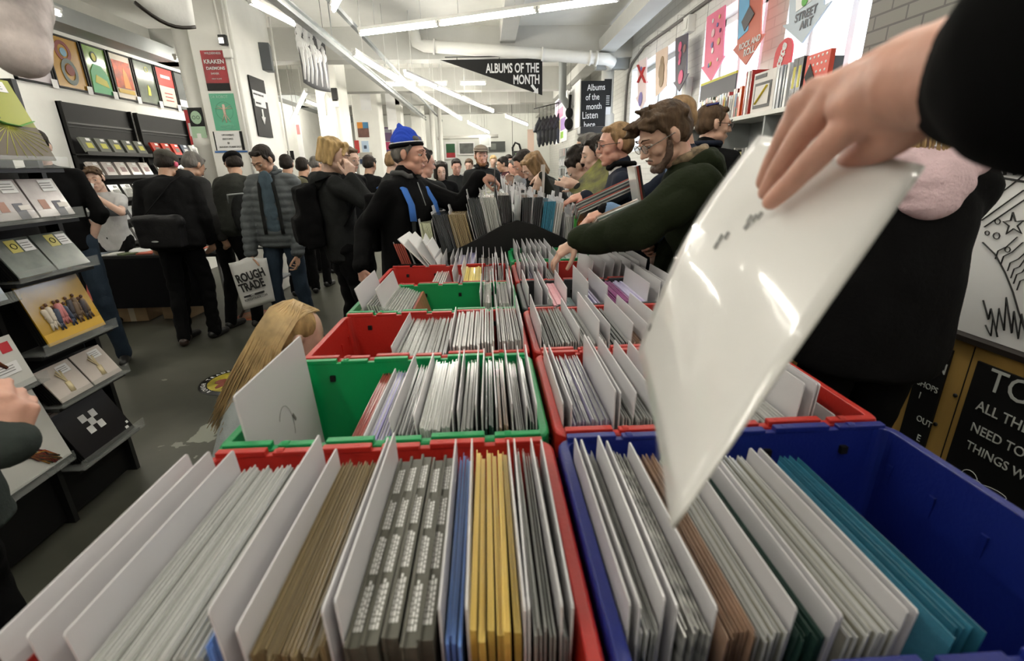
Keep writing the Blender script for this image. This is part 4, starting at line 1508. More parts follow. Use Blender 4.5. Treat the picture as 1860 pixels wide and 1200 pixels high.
carton((-4.02, 5.42, .12), (.36, .3, .23), .05, 'brown taped cardboard carton under the black draped table')
carton((-3.55, 5.48, .11), (.3, .3, .21), -.05, 'brown cardboard carton with white worn patches right of the taped one')
t = MB().box((-2.62, 5.5, .4), (.5, .5, .02)).build('folding_table_top', C('gt', 120, 122, 125))
tag(t, 'small grey side shelf beside the table legs at the left', 'shelf')
q = MB()
for a, b in (((-2.85, 5.3, 0), (-2.4, 5.6, .78)), ((-2.4, 5.3, 0), (-2.85, 5.6, .78)), ((-2.85, 5.3, .78), (-2.4, 5.3, .78))):
    q.tube([a, b], .014, 8)
tag(q.build('trestle', C('steelleg', 120, 122, 120, metal=.6)), 'crossed grey metal trestle legs behind the printed shopping bag', 'trestle')
tag(MB().box(at(168, 532, Y=5.03), (.10, .01, .17), Matrix.Rotation(.2, 3, 'Y')).build('pink_card', C('pinkc', 215, 110, 100)), 'pink checked card standing beside the yellow record', 'card')

# round stickers on the floor
def sticker(px, py, r, lab, m0, m1, letters=None):
    p = at(px, py, Z=0)
    t = thing('floor_sticker', lab, 'sticker', p)
    MB().lathe([(r, 0.0005), (r, .003)], p, 36).build('disc', m0, t)
    MB().lathe([(r * .78, 0.003), (r * .78, .0045)], p, 36).build('inner_disc', m1, t)
    return t, p


t, p = sticker(432, 690, .27, 'round floor sticker with a black lettered rim and yellow artwork beside the blonde child', C('stk', 20, 20, 20, rough=.3), C('sty', 190, 175, 60, rough=.3, noise_amt=.6, scale=9))
for i, ch in enumerate('ROUGH TRADE EAST'):
    a = R(245 - i * 11)
    q = p + Vector((cos(a), sin(a), 0)) * .22 + Vector((0, 0, .0045))
    text(ch, .045, q, (sin(a), -cos(a), 0), (cos(a), sin(a), 0), M_wtext, t)
q = MB()
rn = random.Random(4)
for i in range(9):
    q.ell(p + Vector((rn.uniform(-.13, .13), rn.uniform(-.13, .13), .005)), (rn.uniform(.02, .05), rn.uniform(.02, .06), .002), n=8, k=6)
q.build('artwork', C('stb', 120, 60, 45), t)
sticker(466, 572, .2, 'orange round floor sticker under the printed shopping bag', C('sto', 190, 95, 60, rough=.4), C('sto2', 175, 120, 85, rough=.4, noise_amt=.4, scale=10))

# ------------------------------------------------------------ the near display rack at the left edge
t = thing('display_rack', 'tall black display rack with stepped clear ledges at the left edge', 'rack', (-2.1, 1.9, 0))
for y in (1.50, 1.95, 2.37):
    b = MB()
    b.hexa([Vector(p) for p in [(-2.06, y - .012, 0), (-2.0, y - .012, 0), (-2.0, y + .012, 0), (-2.06, y + .012, 0), (-2.06, y - .012, 1.95), (-2.0, y - .012, 1.95), (-2.0, y + .012, 1.95), (-2.06, y + .012, 1.95)]])
    b.build('post', M_blackm, t)
MB().hexa([Vector(p) for p in [(-2.5, 1.2, .02), (-2.03, 1.2, .02), (-2.03, 2.36, .02), (-2.5, 2.36, .02), (-2.5, 1.2, 1.9), (-2.12, 1.2, 1.9), (-2.12, 2.36, 1.9), (-2.5, 2.36, 1.9)]]).build('back_panel', M_black, t)


def xf(z):
    return -1.90 + min(.02, (z - .25) * .03)


LEV = [(.28, 'check'), (.60, 'hand'), (.845, 'yellow'), (1.16, 'glass'), (1.385, 'grey'), (1.60, 'greenlp')]
for z, nm in LEV:
    b = MB()
    x = xf(z)
    b.bb(x - .14, x + .005, 1.96, 2.37, z - .012, z - .006)
    b.bb(x, x + .005, 1.96, 2.37, z - .012, z + .035)
    b.build('clear_ledge', M_acryl, t)
    MB().bb(x - .16, x - .02, 1.96, 2.36, z - .03, z - .014).build('ledge_support', M_blackm, t)
for z in (.36, .75, 1.1, 1.4):
    x = xf(z)
    MB().bb(x - .14, x + .005, 1.52, 1.94, z - .012, z - .006).bb(x, x + .005, 1.52, 1.94, z - .012, z + .03).build('clear_ledge', M_acryl, t)


def upright(name, z, y, w_, h_, m, lab, cat, x=None, lean=.28, group=None, th=.006, copies=0, back=None, ry=0):
    """a sleeve standing on a ledge facing the aisle, leaning back"""
    if x is None:
        x = xf(z) - .015
    t = thing(name, lab, cat, (x, y, z), group)
    up = Vector((-sin(lean), 0, cos(lean)))
    ac = Vector((0, 1, 0))
    nrm = ac.cross(up) * -1
    if nrm.x < 0:
        nrm = -nrm
    rot = Matrix((ac, up, nrm)).transposed()
    o = Vector((x, y, z))
    MB().box(o + up * h_ / 2 - nrm * th / 2, (w_, h_, th), rot).build('cover', m, t)
    for k in range(copies):
        MB().box(o + up * (h_ / 2 + .004 * (k + 1)) - nrm * (th / 2 + (k + 1) * (th + .006)), (w_, h_, th), rot).build('sleeve_behind', back or M_black, t)
    return t, (lambda u, v, d=.0008: o + ac * (u - .5) * w_ + up * v * h_ + nrm * d), ac, up, nrm, rot


def stick(t, f, rot, u0, u1, v0, v1, m, name='sticker', d=.001, th=.001):
    a, b = f(u0, v0, d), f(u1, v1, d)
    mid = (a + b) / 2
    w_ = (f(u1, v0) - f(u0, v0)).length
    h_ = (f(u0, v1) - f(u0, v0)).length
    return MB().box(mid, (w_, h_, th), rot).build(name, m, t)


def price(t, f, rot, u, v, w_=.25, h_=.2):
    pp = stick(t, f, rot, u, u + w_, v, v + h_, M_paper, 'price_sticker', .002)
    for k in range(3):
        stick(pp, f, rot, u + .02, u + w_ * .8, v + h_ * (.25 + .22 * k), v + h_ * (.31 + .22 * k), C('gink', 120, 120, 120), 'print_line', .003)


# check pattern record
t, f, ac, up, nn, rot = upright('record', .285, 2.165, .315, .315, mat('chk', (.012, .011, .012), .3, coat=.6), 'black record with five white squares in a cross pattern on the lowest ledge', 'record', copies=6, lean=.42)
for (i, j) in ((0, 0), (1, 1), (-1, -1), (1, -1), (-1, 1)):
    stick(t, f, rot, .5 + i * .13 * .75 - .065, .5 + i * .13 * .75 + .045, .46 + j * .1 - .06, .46 + j * .1 + .055, M_paper, 'white_square')
price(t, f, rot, .02, .80, .24, .17)
stick(t, f, rot, .86, .92, .06, .10, M_paper, 'mark')
stick(t, f, rot, .93, .97, .13, .17, M_paper, 'mark')
# pale hand sleeves
for k, (y, lab) in enumerate(((2.07, 'pale grey small record with a hand drawing, left of the pair'), (2.255, 'pale grey small record with a hand drawing, right of the pair'))):
    t, f, ac, up, nn, rot = upright('small_record', .605, y, .175, .165, C('handc', 190, 180, 172), lab, 'record', copies=5, lean=.5, group='pale hand drawing records on the rack')
    q = MB().tube([f(.45, .15, .003), f(.5, .45, .003)], .012, 6, flat=.3)
    for a_, l_ in ((-.12, .3), (-.04, .36), (.05, .34)):
        q.tube([f(.5, .45, .003), f(.5 + a_, .45 + l_, .003)], .005, 6, flat=.4)
    q.build('hand_drawing', C('handd', 205, 190, 150), t)
    price(t, f, rot, .5, .68, .35, .24)
# yellow record with a row of people
t, f, ac, up, nn, rot = upright('record', .86, 2.165, .315, .315, C('yel', 176, 138, 25, noise_amt=.2, scale=6, rough=.3, coat=.8), 'mustard yellow record showing a group of dancing people', 'record', copies=3, lean=.25)
stick(t, f, rot, 0.005, .995, .005, .16, C('yel2', 200, 160, 60), 'yellow_floor', .001)
rn = random.Random(9)
for i in range(11):
    u = .2 + i * .065
    v = .18 + rn.uniform(-.04, .05)
    cm = rn.choice([C('fig%d' % j, *c) for j, c in enumerate([(60, 55, 60), (190, 120, 120), (205, 195, 180), (110, 90, 70), (60, 70, 90), (150, 60, 60)])])
    q = MB().cap(f(u, v + .12, .003), f(u + rn.uniform(-.03, .03), v + .27, .003), .010, .013, 8)
    q.tube([f(u, v + .14, .003), f(u - .03, v, .003)], [.007, .004], 6).tube([f(u, v + .14, .003), f(u + .03, v, .003)], [.007, .004], 6)
    q.tube([f(u, v + .26, .003), f(u + rn.uniform(-.07, .07), v + .18, .003)], [.005, .004], 6)
    q.build('figure', cm, t)
    MB().ell(f(u + .005, v + .335, .003), (.006, .008, .008), n=8, k=6).build('figure_head', C('fighead', 95, 65, 50), t)
price(t, f, rot, .66, .84, .25, .15)
# glassy small records
for k, (y, lab) in enumerate(((2.07, 'smoky grey small record with a yellow badge sticker, left of the pair'), (2.255, 'bright reflecting small record with a yellow badge sticker, right of the pair'))):
    t, f, ac, up, nn, rot = upright('small_record', 1.165, y, .175, .17, C('smoke', 105, 112, 108, noise_amt=.4, scale=7, rough=.12, coat=1), lab, 'record', copies=8 if k == 0 else 2, lean=.5)
    stick(t, f, rot, .35, .62, .62, .95, C('badge', 190, 180, 90), 'badge_sticker')
    q = MB()
    for a in range(10):
        q.tube([f(.485 + .07 * cos(a * pi / 5), .78 + .07 * sin(a * pi / 5), .003), f(.485 + .07 * cos((a + 1) * pi / 5), .78 + .07 * sin((a + 1) * pi / 5), .003)], .0015, 4)
    q.build('badge_ring', M_black, t)
    price(t, f, rot, .66, .62, .3, .3)
for k, (y, lab) in enumerate(((2.07, 'pale washed grey small record with a seated figure, left of the pair'), (2.255, 'pale washed grey small record with a seated figure, right of the pair'))):
    t, f, ac, up, nn, rot = upright('small_record', 1.39, y, .175, .165, C('wash', 160, 152, 152, noise_amt=.25, scale=12, rough=.3, coat=.5), lab, 'record', copies=6 if k == 0 else 1, lean=.35, group='pale washed grey records on the rack')
    stick(t, f, rot, .55, .8, .0, .4, C('washd', 85, 85, 95), 'seated_figure')
    stick(t, f, rot, .66, .95, .22, .34, C('washl', 205, 200, 195), 'pale_bench', .002)
    stick(t, f, rot, .2, .4, .2, .45, C('washb', 150, 110, 95), 'brown_patch')
    price(t, f, rot, .52, .66, .4, .3)
# the big green record and its neighbour
t, f, ac, up, nn, rot = upright('record', 1.62, 2.165, .33, .33, C('glp', 150, 155, 60, rough=.3), 'yellow green record with radiating lines, topmost on the near rack', 'record', copies=0, lean=.3)
stick(t, f, rot, 0.0, 1, .0, .42, C('glpd', 88, 78, 62), 'brown_ground')
for k in range(13):
    a = -1.4 + k * .23
    MB().tube([f(.6, .42, .002), f(min(1, max(0, .6 + .55 * sin(a))), max(.01, .42 - .4 * cos(a)), .002)], .0012, 4).build('ray_line', C('glpy', 190, 190, 80), t)
q = MB().tube([f(0, .62, .002), f(.25, .56, .002), f(.55, .44, .002), f(.75, .42, .002), f(1, .5, .002)], [.012, .014, .02, .014, .01], 6, flat=.2)
q.build('green_band', C('glpg', 95, 160, 80), t)
for k in range(5):
    stick(t, f, rot, .02 + .12 * k, .09 + .12 * k, .58 - .02 * k, .98, C('glps', 75, 95, 62), 'dark_stripe')
price(t, f, rot, .6, .84, .3, .13)
t, f, ac, up, nn, rot = upright('record', 1.62, 1.80, .33, .33, C('glp', 150, 155, 60, rough=.3), 'yellow green record cut off by the left edge of the picture', 'record', copies=0, lean=.3)
stick(t, f, rot, 0, 1, 0, .42, C('glpd', 88, 78, 62), 'brown_ground')
stick(t, f, rot, 0, 1, .42, .6, C('glpg', 95, 160, 80), 'green_band')
# second bay: braid covers
for (z, w_, h_, y, lab) in ((.75, .21, .21, 1.80, 'white small record with a cap of colourful braids'), (.37, .315, .33, 1.79, 'white record with colourful braids and a red sticker on the lowest ledge')):
    t, f, ac, up, nn, rot = upright('record', z, y, w_, h_, C('brw', 205, 205, 200), lab, 'record', lean=.2)
    stick(t, f, rot, .70, .90, .70, .90, C('brs', 190, 45, 55), 'red_sticker')
    rn = random.Random(int(z * 100))
    cols = [C('bd%d' % j, *c) for j, c in enumerate([(150, 50, 40), (60, 80, 60), (185, 130, 50), (90, 50, 60), (70, 45, 35)])]
    for k in range(26):
        u0, v0 = .15 + rn.uniform(0, .35), .78 if w_ < .3 else .62
        if w_ < .3:
            pts = [f(.12 + .5 * i / 4 + rn.uniform(-.02, .02), .45 + .35 * sin(pi * (i / 4)) * (1 - k / 60) + rn.uniform(-.02, .02), .003) for i in range(5)]
        else:
            pts = [f(.2 + .55 * (i / 5) ** 1.2 + rn.uniform(-.09, .09), .7 - .62 * i / 5 + rn.uniform(-.06, .06) * i / 5, .003) for i in range(6)]
        MB().tube(pts, .003, 4).build('braid', cols[k % 5], t)
    if w_ < .3:
        price(t, f, rot, .35, .3, .5, .22)
for k, (z, y) in enumerate(((1.1, 1.82), (1.1, 1.62), (1.4, 1.82))):
    t, f, ac, up, nn, rot = upright('small_record', z, y, .175, .17, C('smoke', 105, 112, 108, noise_amt=.4, scale=7, rough=.12, coat=1), ['grey small record at the left edge level with the smoky pair', 'grey small record mostly outside the left edge', 'grey small record at the left edge level with the washed pair'][k], 'record', copies=4)

# mottled papier mache head hanging into the corner
q = MB()
P = [(at(x, y, N=1.15), r) for x, y, r in ((-75, -60, .14), (-15, -10, .112), (18, 50, .082), (38, 95, .060))]
for (a, ra), (b, rb) in zip(P, P[1:]):
    q.cap(a, b, ra, rb, 16)
q.ell(at(-10, 80, N=1.15), (.07, .06, .05))
me = blob(q, .010, 4, lambda p: .006 * noise.noise(p * 14))
t = link_mesh('papier_mache_head', me, mat('mottled', (.52, .46, .45), .6, noise_amt=.75, scale=7, bump=.4, bscale=30))
tag(t, 'mottled pink and white papier mache snout hanging in the upper left corner', 'sculpture')
q = MB().ell(at(62, 2, N=1.18), (.018, .018, .014), n=10, k=8).build('red_spot', C('redspot', 150, 50, 45))
q.parent = t
q.location = Vector(q.location) - Vector(t.location)
tag(MB().tube([at(0, -60, N=1.15), Vector((at(0, -60, N=1.15).x, at(0, -60, N=1.15).y, ZC))], .004, 6).build('hanging_wire', M_cable), 'thin wire holding the mottled papier mache snout', 'wire')

# ------------------------------------------------------------ hanging sign
t = thing('hanging_sign', 'black triangular hanging sign reading albums of the month', 'sign', at(930, 110, Y=8.0))
Y = 8.0
tl, tr_, bt = at(800, 109, Y=Y), at(985, 106, Y=Y), at(985, 173, Y=Y)
MB().slab([tl, bt, tr_], .02).build('board', M_black, t)
ex = (tr_ - tl).normalized()
ez = Vector((0, 0, 1))
L = text('ALBUMS OF THE', .175, tr_ + Vector((-.05, -.014, -.185)), (1, 0, .0), (0, 0, 1), M_wtext, t, align='RIGHT', width=.62, bold=.004)
L = text('MONTH', .175, tr_ + Vector((-.04, -.014, -.34)), (1, 0, .0), (0, 0, 1), M_wtext, t, align='RIGHT', width=.62, bold=.004)
a = tr_ + Vector((-.165, -.014, -.355))
dv = Vector((.64, 0, -.77))
pv = Vector((.77, 0, .64))
b = MB().slab([a - pv * .02, a + pv * .02, a + pv * .02 + dv * .10, a - pv * .02 + dv * .10], .006)
b.slab([a - pv * .048 + dv * .095, a + pv * .048 + dv * .095, a + dv * .16], .006)
b.build('arrow', M_wtext, t)
b = MB()
for px in (830, 907, 983):
    p = at(px, 108, Y=Y)
    b.tube([p, Vector((p.x, Y + .05, 3.13))], .006, 5)
b.tube([at(808, 104, Y=Y), at(985, 101, Y=Y)], .008, 6)
b.build('hooks', M_blackm, t)

# ------------------------------------------------------------ right side chalkboard on its post
t = thing('chalkboard', 'black chalkboard reading albums of the month listen here beside the round pipe', 'sign', at(1078, 230, Y=8.2))
Y = 8.2
a, b_ = at(1056, 147, Y=Y), at(1099, 229, Y=Y)
MB().bb(a.x, b_.x, Y, Y + .03, b_.z, a.z).build('board', M_black, t)
MB().bb(a.x - .0, b_.x + .02, Y - .02, Y + .25, b_.z - .1, b_.z - .005).build('lower_frame', M_blackm, t)
for i, (s_, u, sz) in enumerate((('Albums', .12, .13), ('of the', .09, .13), ('month', .11, .13), ('Listen', .03, .15), ('here', .07, .14))):
    text(s_, sz, (a.x + u * .8, Y - .005, a.z - .14 - i * .135), (1, 0, .04), (0, 0, 1), M_wtext, t, width=.72)
# black and white card taped to the pipe
t = thing('pipe_card', 'narrow black card with white print wrapped on the round pipe column', 'notice', (2.0, 8.35, 2.3))
p = at(1103, 190, Y=8.34)
MB().bb(p.x - .06, p.x + .06, 8.335, 8.345, 2.45, 2.85).build('card', M_black, t)
MB().bb(p.x - .05, p.x + .05, 8.32, 8.333, 2.33, 2.44).build('white_foot', M_paper, t)
for k in range(5):
    MB().bb(p.x - .045, p.x + .03, 8.328, 8.334, 2.48 + k * .03, 2.49 + k * .03).build('print_line', M_wtext, t)


# ------------------------------------------------------------ arrow signs hung in front of the windows, parallel to the wall
def wallpoly(name, lab, cat, pts, X, m, th=.012, group=None):
    P = [at(x, y, X=X) for x, y in pts]
    c = sum(P, Vector()) / len(P)
    t = thing(name, lab, cat, c, group)
    MB().slab(P, th).build('board', m, t)
    cord = MB()
    top = max(P, key=lambda p: p.z)
    cord.tube([top, Vector((X, top.y, max(top.z + .02, ZW1 + .15))), Vector((XR - .001, top.y, max(top.z + .03, ZW1 + .15)))], .002, 4)
    cord.build('cord', M_cable, t)
    return t, P


def dots(t, X, lst, m, r=.02, name='printed_dot'):
    for (x, y, r_) in lst:
        p = at(x, y, X=X - .011)
        MB().ell(p, (.003, r_, r_), n=12, k=6).build(name, m, t)


def wtext(t, s_, px, py, size, m, X, tilt=0.0):
    p = at(px, py, X=X - .009)
    return text(s_, size, p, (0, -1, tilt), (0, 0, 1), m, t, bold=size * .02)


XS = 2.14
t, P = wallpoly('arrow_sign', 'pink arrow shaped sign with small colourful doodles hanging at the window', 'sign', [(1285, 31), (1318, 9), (1313.5, 103), (1317, 101), (1291.5, 147), (1274.5, 123), (1280, 120)], XS, C('pinkarrow', 232, 120, 150))
for i, (x, y, r_, cc) in enumerate([(1295, 38, .02, (230, 225, 225)), (1303, 45, .018, (90, 100, 160)), (1307, 30, .018, (220, 190, 120)), (1295, 60, .035, (240, 200, 205)), (1305, 75, .03, (225, 180, 130)), (1293, 82, .025, (120, 110, 160)), (1294, 92, .025, (245, 240, 240)), (1290, 116, .02, (200, 180, 70)), (1287, 119, .02, (90, 120, 170)), (1303, 108, .015, (245, 240, 235)), (1308, 55, .018, (120, 60, 110))]):
    dots(t, XS, [(x, y, r_)], C('dt%d' % i, *cc))
t, P = wallpoly('arrow_sign', 'rust red and blue arrow shaped sign reading rock and roll', 'sign', [(1345, -60), (1388, -95), (1382.5, 62), (1390, 61), (1355, 118), (1332.5, 91), (1340, 81)], XS, C('rust', 196, 105, 85))
q = MB().slab([at(x, y, X=XS - .008) for x, y in ((1344.5, -40), (1364, -54), (1359, 55), (1340.5, 72))], .004)
q.build('blue_panel', C('bluepan', 120, 185, 225), t)
q = MB().slab([at(x, y, X=XS - .012) for x, y in ((1362, 10), (1370, 25), (1352, 57), (1347, 40))], .004)
q.build('dark_shape', C('darksh', 90, 85, 88), t)
wtext(t, 'ROCK AND', 1342, 92, .062, M_wtext, XS, .02)
wtext(t, 'ROLL', 1350, 103, .07, M_wtext, XS, .02)
t, P = wallpoly('arrow_sign', 'pale blue grey arrow shaped sign reading street art', 'sign', [(1437, -40), (1500, -80), (1497.5, 10), (1511.5, 1.5), (1457.5, 78), (1422.5, 46.5), (1434, 43)], XS, C('bluegrey', 178, 190, 200))
q = MB().slab([at(x, y, X=XS - .008) for x, y in ((1446, -20), (1480, -44), (1479, -2), (1446, 22))], .004)
q.build('white_panel', M_paper, t)
dots(t, XS - .003, [(1462, 0, .035)], C('gshape', 90, 165, 70))
wtext(t, 'STREET', 1443, 42, .07, C('dgrey', 85, 85, 92), XS, .02)
wtext(t, 'ART', 1452, 55, .07, C('dgrey', 85, 85, 92), XS, .02)
t, P = wallpoly('arrow_sign', 'dark grey arrow shaped sign with a pink doodle figure in the far window', 'sign', [(1228, 70), (1249.5, 60), (1247.5, 134), (1251, 133), (1234, 166), (1223, 150), (1227, 148)], XS, C('darkarrow', 80, 74, 84))
for i, (x, y, r_) in enumerate([(1235, 85, .05), (1235, 100, .04), (1234, 112, .035), (1236, 140, .07), (1243, 88, .04)]):
    dots(t, XS, [(x, y, r_)], C('pinkdoodle' if i != 4 else 'browndoodle', *((215, 90, 130) if i != 4 else (140, 95, 90))))
t, P = wallpoly('hanging_poster', 'beige hanging print with a figure on a pedestal in the far window', 'poster', [(1192, 96), (1213, 84), (1211, 156), (1191, 176)], XS, C('beigep', 225, 200, 180))
dots(t, XS, [(1201, 128, .1), (1202, 112, .06), (1201, 145, .08)], C('beiged', 150, 125, 95))
t, P = wallpoly('arrow_sign', 'red white and blue arrow shaped sign, farthest in the window row', 'sign', [(1159, 113), (1175, 104), (1174, 182), (1165, 198), (1155, 178), (1159, 174)], XS, C('unionw', 225, 205, 205))
q = MB()
for a_, b_ in ((((1160, 118)), (1173, 150)), ((1160, 150), (1172, 122))):
    pa, pb = at(*a_, X=XS - .01), at(*b_, X=XS - .01)
    q.tube([pa, pb], .03, 4, flat=.2)
q.build('red_stripes', C('unionr', 200, 60, 60), t)
dots(t, XS, [(1163, 180, .09), (1164, 128, .05)], C('unionb', 110, 95, 160))

# ------------------------------------------------------------ bookcase under the windows
t = thing('bookcase', 'white edged grey bookcase under the windows with books on its top board', 'bookcase', (2.15, 3.9, 0))
MB().bb(1.98, 2.28, 2.95, 4.98, 1.865, 1.895).build('shelf', M_white, t)
MB().bb(1.98, 2.28, 2.95, 4.98, 1.40, 1.425).build('shelf', M_white, t)
MB().bb(1.98, 2.28, 2.95, 4.98, .9, .925).build('shelf', M_white, t)
MB().bb(1.98, 2.28, 2.95, 4.98, .4, .425).build('shelf', M_white, t)
MB().bb(2.27, 2.285, 2.95, 4.98, .02, 1.865).build('back_panel', M_gray, t)
for y in (2.93, 3.6, 4.3, 4.98):
    MB().bb(2.0, 2.28, y - .01, y + .01, 0, 1.865).build('side_panel', M_gray, t)
rn = random.Random(77)
BC = [(120, 165, 205), (215, 215, 215), (225, 205, 60), (235, 235, 235), (60, 60, 60), (170, 50, 45), (190, 185, 180), (45, 45, 50), (200, 195, 190), (140, 60, 50), (80, 95, 70), (200, 190, 170), (35, 35, 38), (225, 100, 45), (230, 225, 220), (110, 80, 60)]


def book(y0, th, h, dpt, z, c, lab, grp, lean=0, band=None):
    t = thing('book', lab, 'book', (2.13, y0 + th / 2, z), grp)
    m = C('bk%d_%d_%d' % c, *c, rough=.4, coat=.3)
    rot = Matrix.Rotation(lean, 3, 'X')
    c0 = Vector((2.02 + dpt / 2, y0 + th / 2, z + h / 2))
    q = MB()
    q.box(c0 + rot @ Vector((0, th / 2 - .0015, 0)), (dpt, .003, h), rot).box(c0 + rot @ Vector((0, -th / 2 + .0015, 0)), (dpt, .003, h), rot).box(c0 + rot @ Vector((-dpt / 2 + .0015, 0, 0)), (.003, th, h), rot)
    q.build('cover', m, t)
    MB().box(c0 + Vector((.003, 0, -.002)), (dpt - .008, th - .006, h - .01), rot).build('pages', M_paper, t)
    if band:
        MB().box(c0 + rot @ Vector((-dpt / 2 - .0005, 0, h * .1)), (.001, th * .5, h * .45), rot).build('spine_band', C('bb%d_%d_%d' % band, *band), t)
    return t


y = 4.80
i = 0
n_by = {}
while y > 4.08:
    th = rn.uniform(.018, .036)
    c = BC[i % len(BC)]
    y -= th + .002
    book(y, th, rn.uniform(.17, .215), .14, 1.897, c, 'small upright book on the bookcase top, number %d counted from the far end' % (i + 1), 'small books on the bookcase top', band=BC[(i * 5 + 3) % len(BC)])
    i += 1
# orange one and tall art books
for k, (ya, th, h, dpt, c, lab) in enumerate([(4.02, .04, .22, .16, (215, 90, 40), 'orange upright book between the small books and the red spined art books'), (3.965, .018, .31, .25, (170, 40, 35), 'tall art book with a red spine, left of the white boxed one'), (3.93, .03, .31, .25, (225, 222, 218), 'tall white art book beside the red spined one'),
        (3.89, .018, .31, .25, (165, 45, 40), 'second tall red spined art book'), (3.53, .03, .26, .2, (200, 202, 205), 'pale grey upright art book right of the banana book'), (3.49, .03, .27, .2, (150, 155, 165), 'blue grey upright art book'), (3.45, .025, .26, .2, (110, 115, 120), 'mid grey upright art book'), (3.415, .03, .27, .2, (210, 210, 210), 'white upright art book left of the black tall pair'),
        (3.33, .05, .28, .26, (22, 22, 22), 'tall black art book with yellow spine letters, left of the pair'), (3.275, .05, .28, .26, (30, 30, 28), 'tall black art book with yellow spine letters, right of the pair')]):
    t = book(ya, th, h, dpt, 1.897, c, lab, None, band=(190, 180, 60) if k >= 8 else None)
# book standing face on with a yellow fruit on its cover
t = thing('art_book', 'white art book facing out with an ink square and a yellow stroke', 'book', (2.05, 3.7, 1.9))
MB().bb(2.03, 2.055, 3.58, 3.87, 1.897, 2.17).build('cover', C('artw', 215, 210, 205), t)
MB().bb(2.026, 2.0295, 3.62, 3.84, 1.93, 2.10).build('ink_square', C('arti', 70, 68, 68), t)
MB().bb(2.022, 2.0255, 3.64, 3.82, 1.95, 2.08).build('pale_square', C('artw', 215, 210, 205), t)
MB().tube([(2.02, 3.80, 1.96), (2.02, 3.66, 2.07)], .012, 8, flat=.4).build('yellow_stroke', C('fruit', 205, 180, 40), t)
MB().bb(2.026, 2.0295, 3.70, 3.85, 2.13, 2.155).build('cover_print', C('arti', 70, 68, 68), t)
t = thing('art_book', 'red book with white dots and black slashes on its cover, half behind the big hand', 'book', (2.05, 3.1, 1.9))
MB().bb(2.03, 2.06, 3.04, 3.26, 1.897, 2.17).build('cover', C('reddot', 200, 80, 65), t)
q = MB()
for a in range(5):
    for b in range(6):
        q.ell((2.029, 3.07 + a * .038, 1.94 + b * .042), (.002, .008, .008), n=6, k=5)
q.build('white_dots', M_paper, t)
q = MB().slab([Vector((2.026, 3.25, 2.05)), Vector((2.026, 3.21, 2.12)), Vector((2.026, 3.1, 1.95)), Vector((2.026, 3.14, 1.9))], .003)
q.build('black_slash', M_black, t)
# dark display strip with yellow top over the small books
t = thing('shelf_sign', 'dark grey sign with a yellow top edge standing over the small books', 'sign', (2.1, 4.4, 2.1))
a, b_ = at(1274, 150, X=2.12), at(1334, 166, X=2.12)
MB().bb(2.12, 2.13, b_.y, a.y, 2.12, 2.26).build('board', C('dgsign', 72, 72, 78), t)
MB().bb(2.118, 2.132, b_.y, a.y, 2.26, 2.28).build('yellow_edge', C('yedge', 200, 195, 50), t)
MB().bb(2.118, 2.13, b_.y, a.y, 2.10, 2.12).build('white_edge', M_paper, t)
# tate sign
t = thing('standing_sign', 'red round topped standing sign with white lettering behind the art books', 'sign', (2.14, 3.55, 1.9))
for dx, nm_ in ((0, 'front_board'), (.03, 'rear_board')):
    ya, yb = at(1437, 110, X=2.14 + dx).y, at(1411, 110, X=2.14 + dx).y
    yc, hw = (ya + yb) / 2, abs(yb - ya) / 2
    pts = [Vector((2.14 + dx, yc - hw, 1.9)), Vector((2.14 + dx, yc - hw, 2.28))] + [Vector((2.14 + dx, yc - hw * cos(R(a)), 2.28 + hw * sin(R(a)))) for a in range(20, 180, 20)] + [Vector((2.14 + dx, yc + hw, 2.28)), Vector((2.14 + dx, yc + hw, 1.9))]
    MB().slab([p + Vector((0, dx, 0)) for p in pts], .012).build(nm_, C('tred', 190, 35, 45), t)
text('tate', .10, (2.13, yc + hw * .5 - .03, 2.2), (0, -.35, .94), (0, -.94, -.35), M_wtext, t, bold=.003)
# lower shelf books
y = 4.9
i = 0
while y > 3.0:
    th = rn.uniform(.016, .03)
    y -= th + .002
    c = [(35, 35, 38), (60, 62, 58), (25, 25, 25), (150, 140, 60), (90, 90, 88), (30, 32, 30), (170, 170, 165)][i % 7]
    o = MB().bb(2.03, 2.17, y, y + th, 1.427, 1.427 + rn.uniform(.18, .24)).build('book', C('bk%d_%d_%d' % c, *c, rough=.4, coat=.3))
    tag(o, 'dark upright book on the second bookcase board, number %d from the far end' % (i + 1), 'book', 'books on the second board of the bookcase')
    i += 1

# ------------------------------------------------------------ low right: mural board over plywood with chalkboards
XM = 1.74
t = thing('plywood_counter', 'plywood counter front carrying two small chalkboards at the right edge', 'counter', (XM + .15, 1.6, 0))
a, b_ = at(1752, 607, X=XM), at(1860, 668, X=XM)
zt = (a.z + b_.z) / 2
MB().bb(XM, XM + .02, .6, 2.6, .0, zt).build('front_panel', M_ply, t)
MB().bb(XM - .02, XM + .45, .6, 2.6, zt, zt + .02).build('top_board', mat('darkbrown', (.02, .014, .01), .5), t)
MB().bb(XM - .0012, XM + .001, at(1750, 700, X=XM).y - .002, at(1750, 700, X=XM).y + .002, .0, zt - .01).build('panel_joint', M_black, t)
for px, py in ((1727, 621), (1736, 718), (1700, 770)):
    p = at(px, py, X=XM)
    MB().tube([p, p + Vector((-.004, 0, 0))], .008, 8).build('screw', M_blackm, t)
X2 = XM - .006


